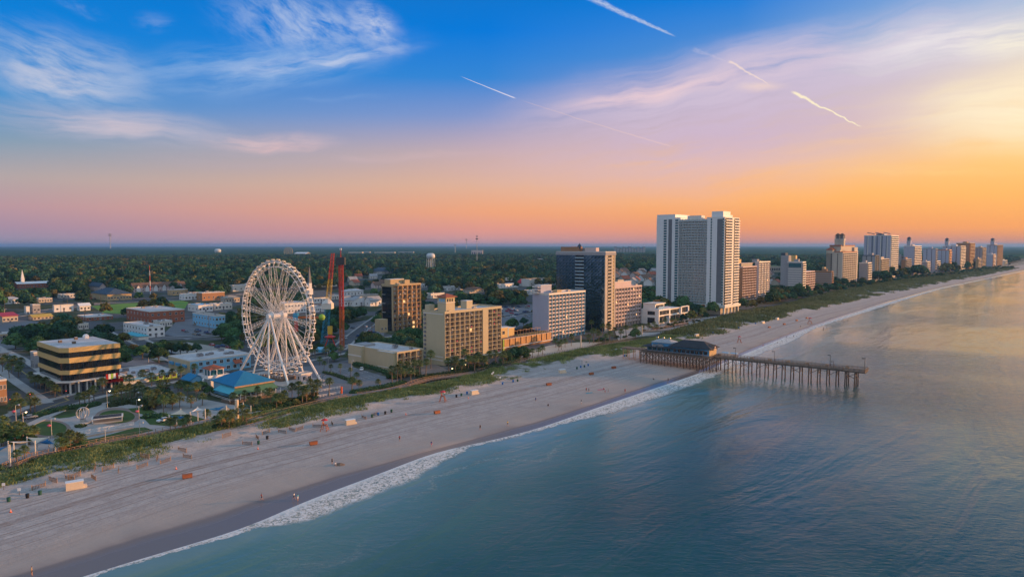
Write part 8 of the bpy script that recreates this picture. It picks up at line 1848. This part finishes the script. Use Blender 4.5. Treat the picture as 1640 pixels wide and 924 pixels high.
def gn_forest(name, pts, meshes, scale_attr=True):
    me = bpy.data.meshes.new(name); me.vertices.add(len(pts)); me.vertices.foreach_set('co', np.array([(x, y, -.2) for _, x, y, _ in pts], np.float32).ravel())
    a = me.attributes.new('sc', 'FLOAT', 'POINT'); a.data.foreach_set('value', np.array([s for *_, s in pts], np.float32))
    a = me.attributes.new('rt', 'FLOAT', 'POINT'); a.data.foreach_set('value', rq.uniform(0, 6.28, len(pts)).astype(np.float32))
    a = me.attributes.new('ix', 'INT', 'POINT'); a.data.foreach_set('value', rq.integers(0, len(meshes), len(pts)).astype(np.int32))
    o = link(me, name); g = bpy.data.node_groups.new(name, 'GeometryNodeTree'); g.interface.new_socket('Geometry', in_out='INPUT', socket_type='NodeSocketGeometry'); g.interface.new_socket('Geometry', in_out='OUTPUT', socket_type='NodeSocketGeometry')
    n, l = g.nodes, g.links; gi = n.new('NodeGroupInput'); go = n.new('NodeGroupOutput'); iop = n.new('GeometryNodeInstanceOnPoints'); jn = n.new('GeometryNodeGeometryToInstance'); l.new(gi.outputs[0], iop.inputs['Points'])
    for ob in meshes:
        oi = n.new('GeometryNodeObjectInfo'); oi.inputs['Object'].default_value = ob; oi.transform_space = 'ORIGINAL'; l.new(oi.outputs['Geometry'], jn.inputs[0])
    l.new(jn.outputs[0], iop.inputs['Instance']); iop.inputs['Pick Instance'].default_value = True
    def at_(nm, ty): x = n.new('GeometryNodeInputNamedAttribute'); x.data_type = ty; x.inputs['Name'].default_value = nm; return x.outputs['Attribute']
    l.new(at_('ix', 'INT'), iop.inputs['Instance Index']); cx_ = n.new('ShaderNodeCombineXYZ'); l.new(at_('rt', 'FLOAT'), cx_.inputs[2]); e2r = n.new('FunctionNodeEulerToRotation'); l.new(cx_.outputs[0], e2r.inputs[0]); l.new(e2r.outputs[0], iop.inputs['Rotation']); l.new(at_('sc', 'FLOAT'), iop.inputs['Scale']); l.new(iop.outputs[0], go.inputs[0])
    md = o.modifiers.new('g', 'NODES'); md.node_group = g; return o
# four forest trees stand in the wood as the sources the rest is scattered from
src = []
for k, (Dd, X, Y, s_) in enumerate(REST[:4]):
    t = T('wood_tree', ('round', 'tall dark', 'broad dark', 'olive')[k]+' tree on the near edge of the inland wood', 'tree', (X, Y, 0)); c = link(CRF[k], 'crown', t); link(TR[0], 'trunk', t); src.append(c)
wood = gn_forest('wood', REST[4:], src); tag(wood, 'dense mixed wood covering the land behind the town', 'wood', kind='stuff')
print('TREES', len(IND), len(REST))
# ------------------------------------------------------------ far wooded plain: a rolling canopy surface out to the horizon
NR, NA = 400, 1150
rr = 3150*(30000/3150)**(np.arange(NR)/(NR-1)); aa = np.radians(np.linspace(-60, 55, NA)); RR, AA = np.meshgrid(rr, aa, indexing='ij'); X = RR*np.sin(AA); Y = RR*np.cos(AA)
gx = X/14; gy = Y/14; h = 11+6*fbm(X*.002, Y*.002, 4)+5.5*(vnoise(gx, gy)-.5)*np.clip(9000/RR, .3, 1)+9*(fbm(X/90, Y/90, 3)-.45)
clr = fbm(X*.0006+4, Y*.0011+2, 3) > .60; h = np.where(clr & (RR > 4500), 3, h)
s_ = X*U.x+Y*U.y; t_ = X*V.x+Y*V.y; land = t_ > tl(L_board, s_)+60; h = np.where(land, h, -3)
P = np.stack([X, Y, h], -1); m, n, l, b = node_mat('far_canopy'); q = NT(n, l); pos = n.new('ShaderNodeTexCoord').outputs['Object']
c = q.mix(q.mr(q.noise(pos, .03, 5, .7), .3, .7), (.020, .060, .040), (.060, .115, .055)); c = q.mix(q.mth('MULTIPLY', q.mr(q.noise(pos, .0012, 4), .55, .7), .5), c, (.09, .085, .05)); l.new(c, b.inputs['Base Color']); b.inputs['Roughness'].default_value = 1; b.inputs['Specular IOR Level'].default_value = 0
fw = link(grid_mesh(P[::-1], 'distant_wood', ['far_canopy']), 'distant_wood'); tag(fw, 'continuous tree canopy stretching to the horizon', 'wood', kind='stuff')
# ------------------------------------------------------------ dune grass
rg = np.random.default_rng(17)
def grass(name, n_, s0, s1, size, label):
    s_ = rg.uniform(s0, s1, n_); a = np.interp(s_, *L_board); b_ = np.interp(s_, *L_dune); f = rg.random(n_)**1.0; t_ = a+(b_-a)*(f*.97-.04)
    dens_ = fbm(s_*.055+2, t_*.09+4, 3); edge = np.clip((1.02-f)*3.4, 0, 1); thr = np.where(f < .58, .22, np.where(f < .63, .6, np.where(f < .9, .385, .48))); k = (dens_+rg.uniform(-.05, .05, n_) > thr)
    path = np.abs(f-.52-.10*np.sin(s_*.06)) < .035*(fbm(s_*.03, t_*0, 2) > .45); k &= ~path
    s_, t_, f = s_[k], t_[k], f[k]; X = s_*U.x+t_*V.x; Y = s_*U.y+t_*V.y
    kk = np.ones(len(X), bool)
    for P_, w_ in BWPTS:
        A = np.array([(q_.x, q_.y) for q_ in P_])
        for i in range(len(A)-1):
            ab = A[i+1]-A[i]; tt_ = np.clip(((X-A[i, 0])*ab[0]+(Y-A[i, 1])*ab[1])/(ab@ab), 0, 1); kk &= np.hypot(X-A[i, 0]-tt_*ab[0], Y-A[i, 1]-tt_*ab[1]) > w_
    X, Y, s_, t_, f = X[kk], Y[kk], s_[kk], t_[kk], f[kk]
    env = np.minimum(1, f*6)*np.minimum(1, (1-f)*4); Z = env.clip(0)*(.25+1.9*fbm(s_*.09, t_*.09)); m_ = len(X); nb = 9
    az = rg.uniform(0, 6.28, (m_, nb)); ln = size*rg.uniform(.5, 1.15, (m_, nb))*(.7+.6*rg.random((m_, 1))); el = rg.uniform(.5, 1.45, (m_, nb)); ox = rg.normal(0, size*.42, (m_, nb)); oy = rg.normal(0, size*.42, (m_, nb)); w_ = size*.10
    bx = X[:, None]+ox; by = Y[:, None]+oy; bz_ = Z[:, None]-.1+0*ox; dx = np.cos(az)*np.cos(el)*ln; dy = np.sin(az)*np.cos(el)*ln; dz = np.sin(el)*ln; px_ = -np.sin(az)*w_; py_ = np.cos(az)*w_
    v = np.stack([np.stack([bx-px_, by-py_, bz_], -1), np.stack([bx+px_, by+py_, bz_], -1), np.stack([bx+dx*.6+px_*.8, by+dy*.6+py_*.8, bz_+dz*.72], -1), np.stack([bx+dx, by+dy, bz_+dz*.85], -1)], 2).reshape(-1, 3)
    me = mesh_np(name, v, np.arange(len(v)).reshape(-1, 4), ['grass_far' if size > 2 else 'grass_blade']); o = link(me, name); tag(o, label, 'grass', kind='stuff'); return m_
print('GRASS', grass('dune_grass', 42000, -120, 420, 1.15, 'sea oats and dune grass in front of the town'), grass('far_dune_grass', 26000, 420, 2300, 2.6, 'dune grass strip below the distant resorts'))
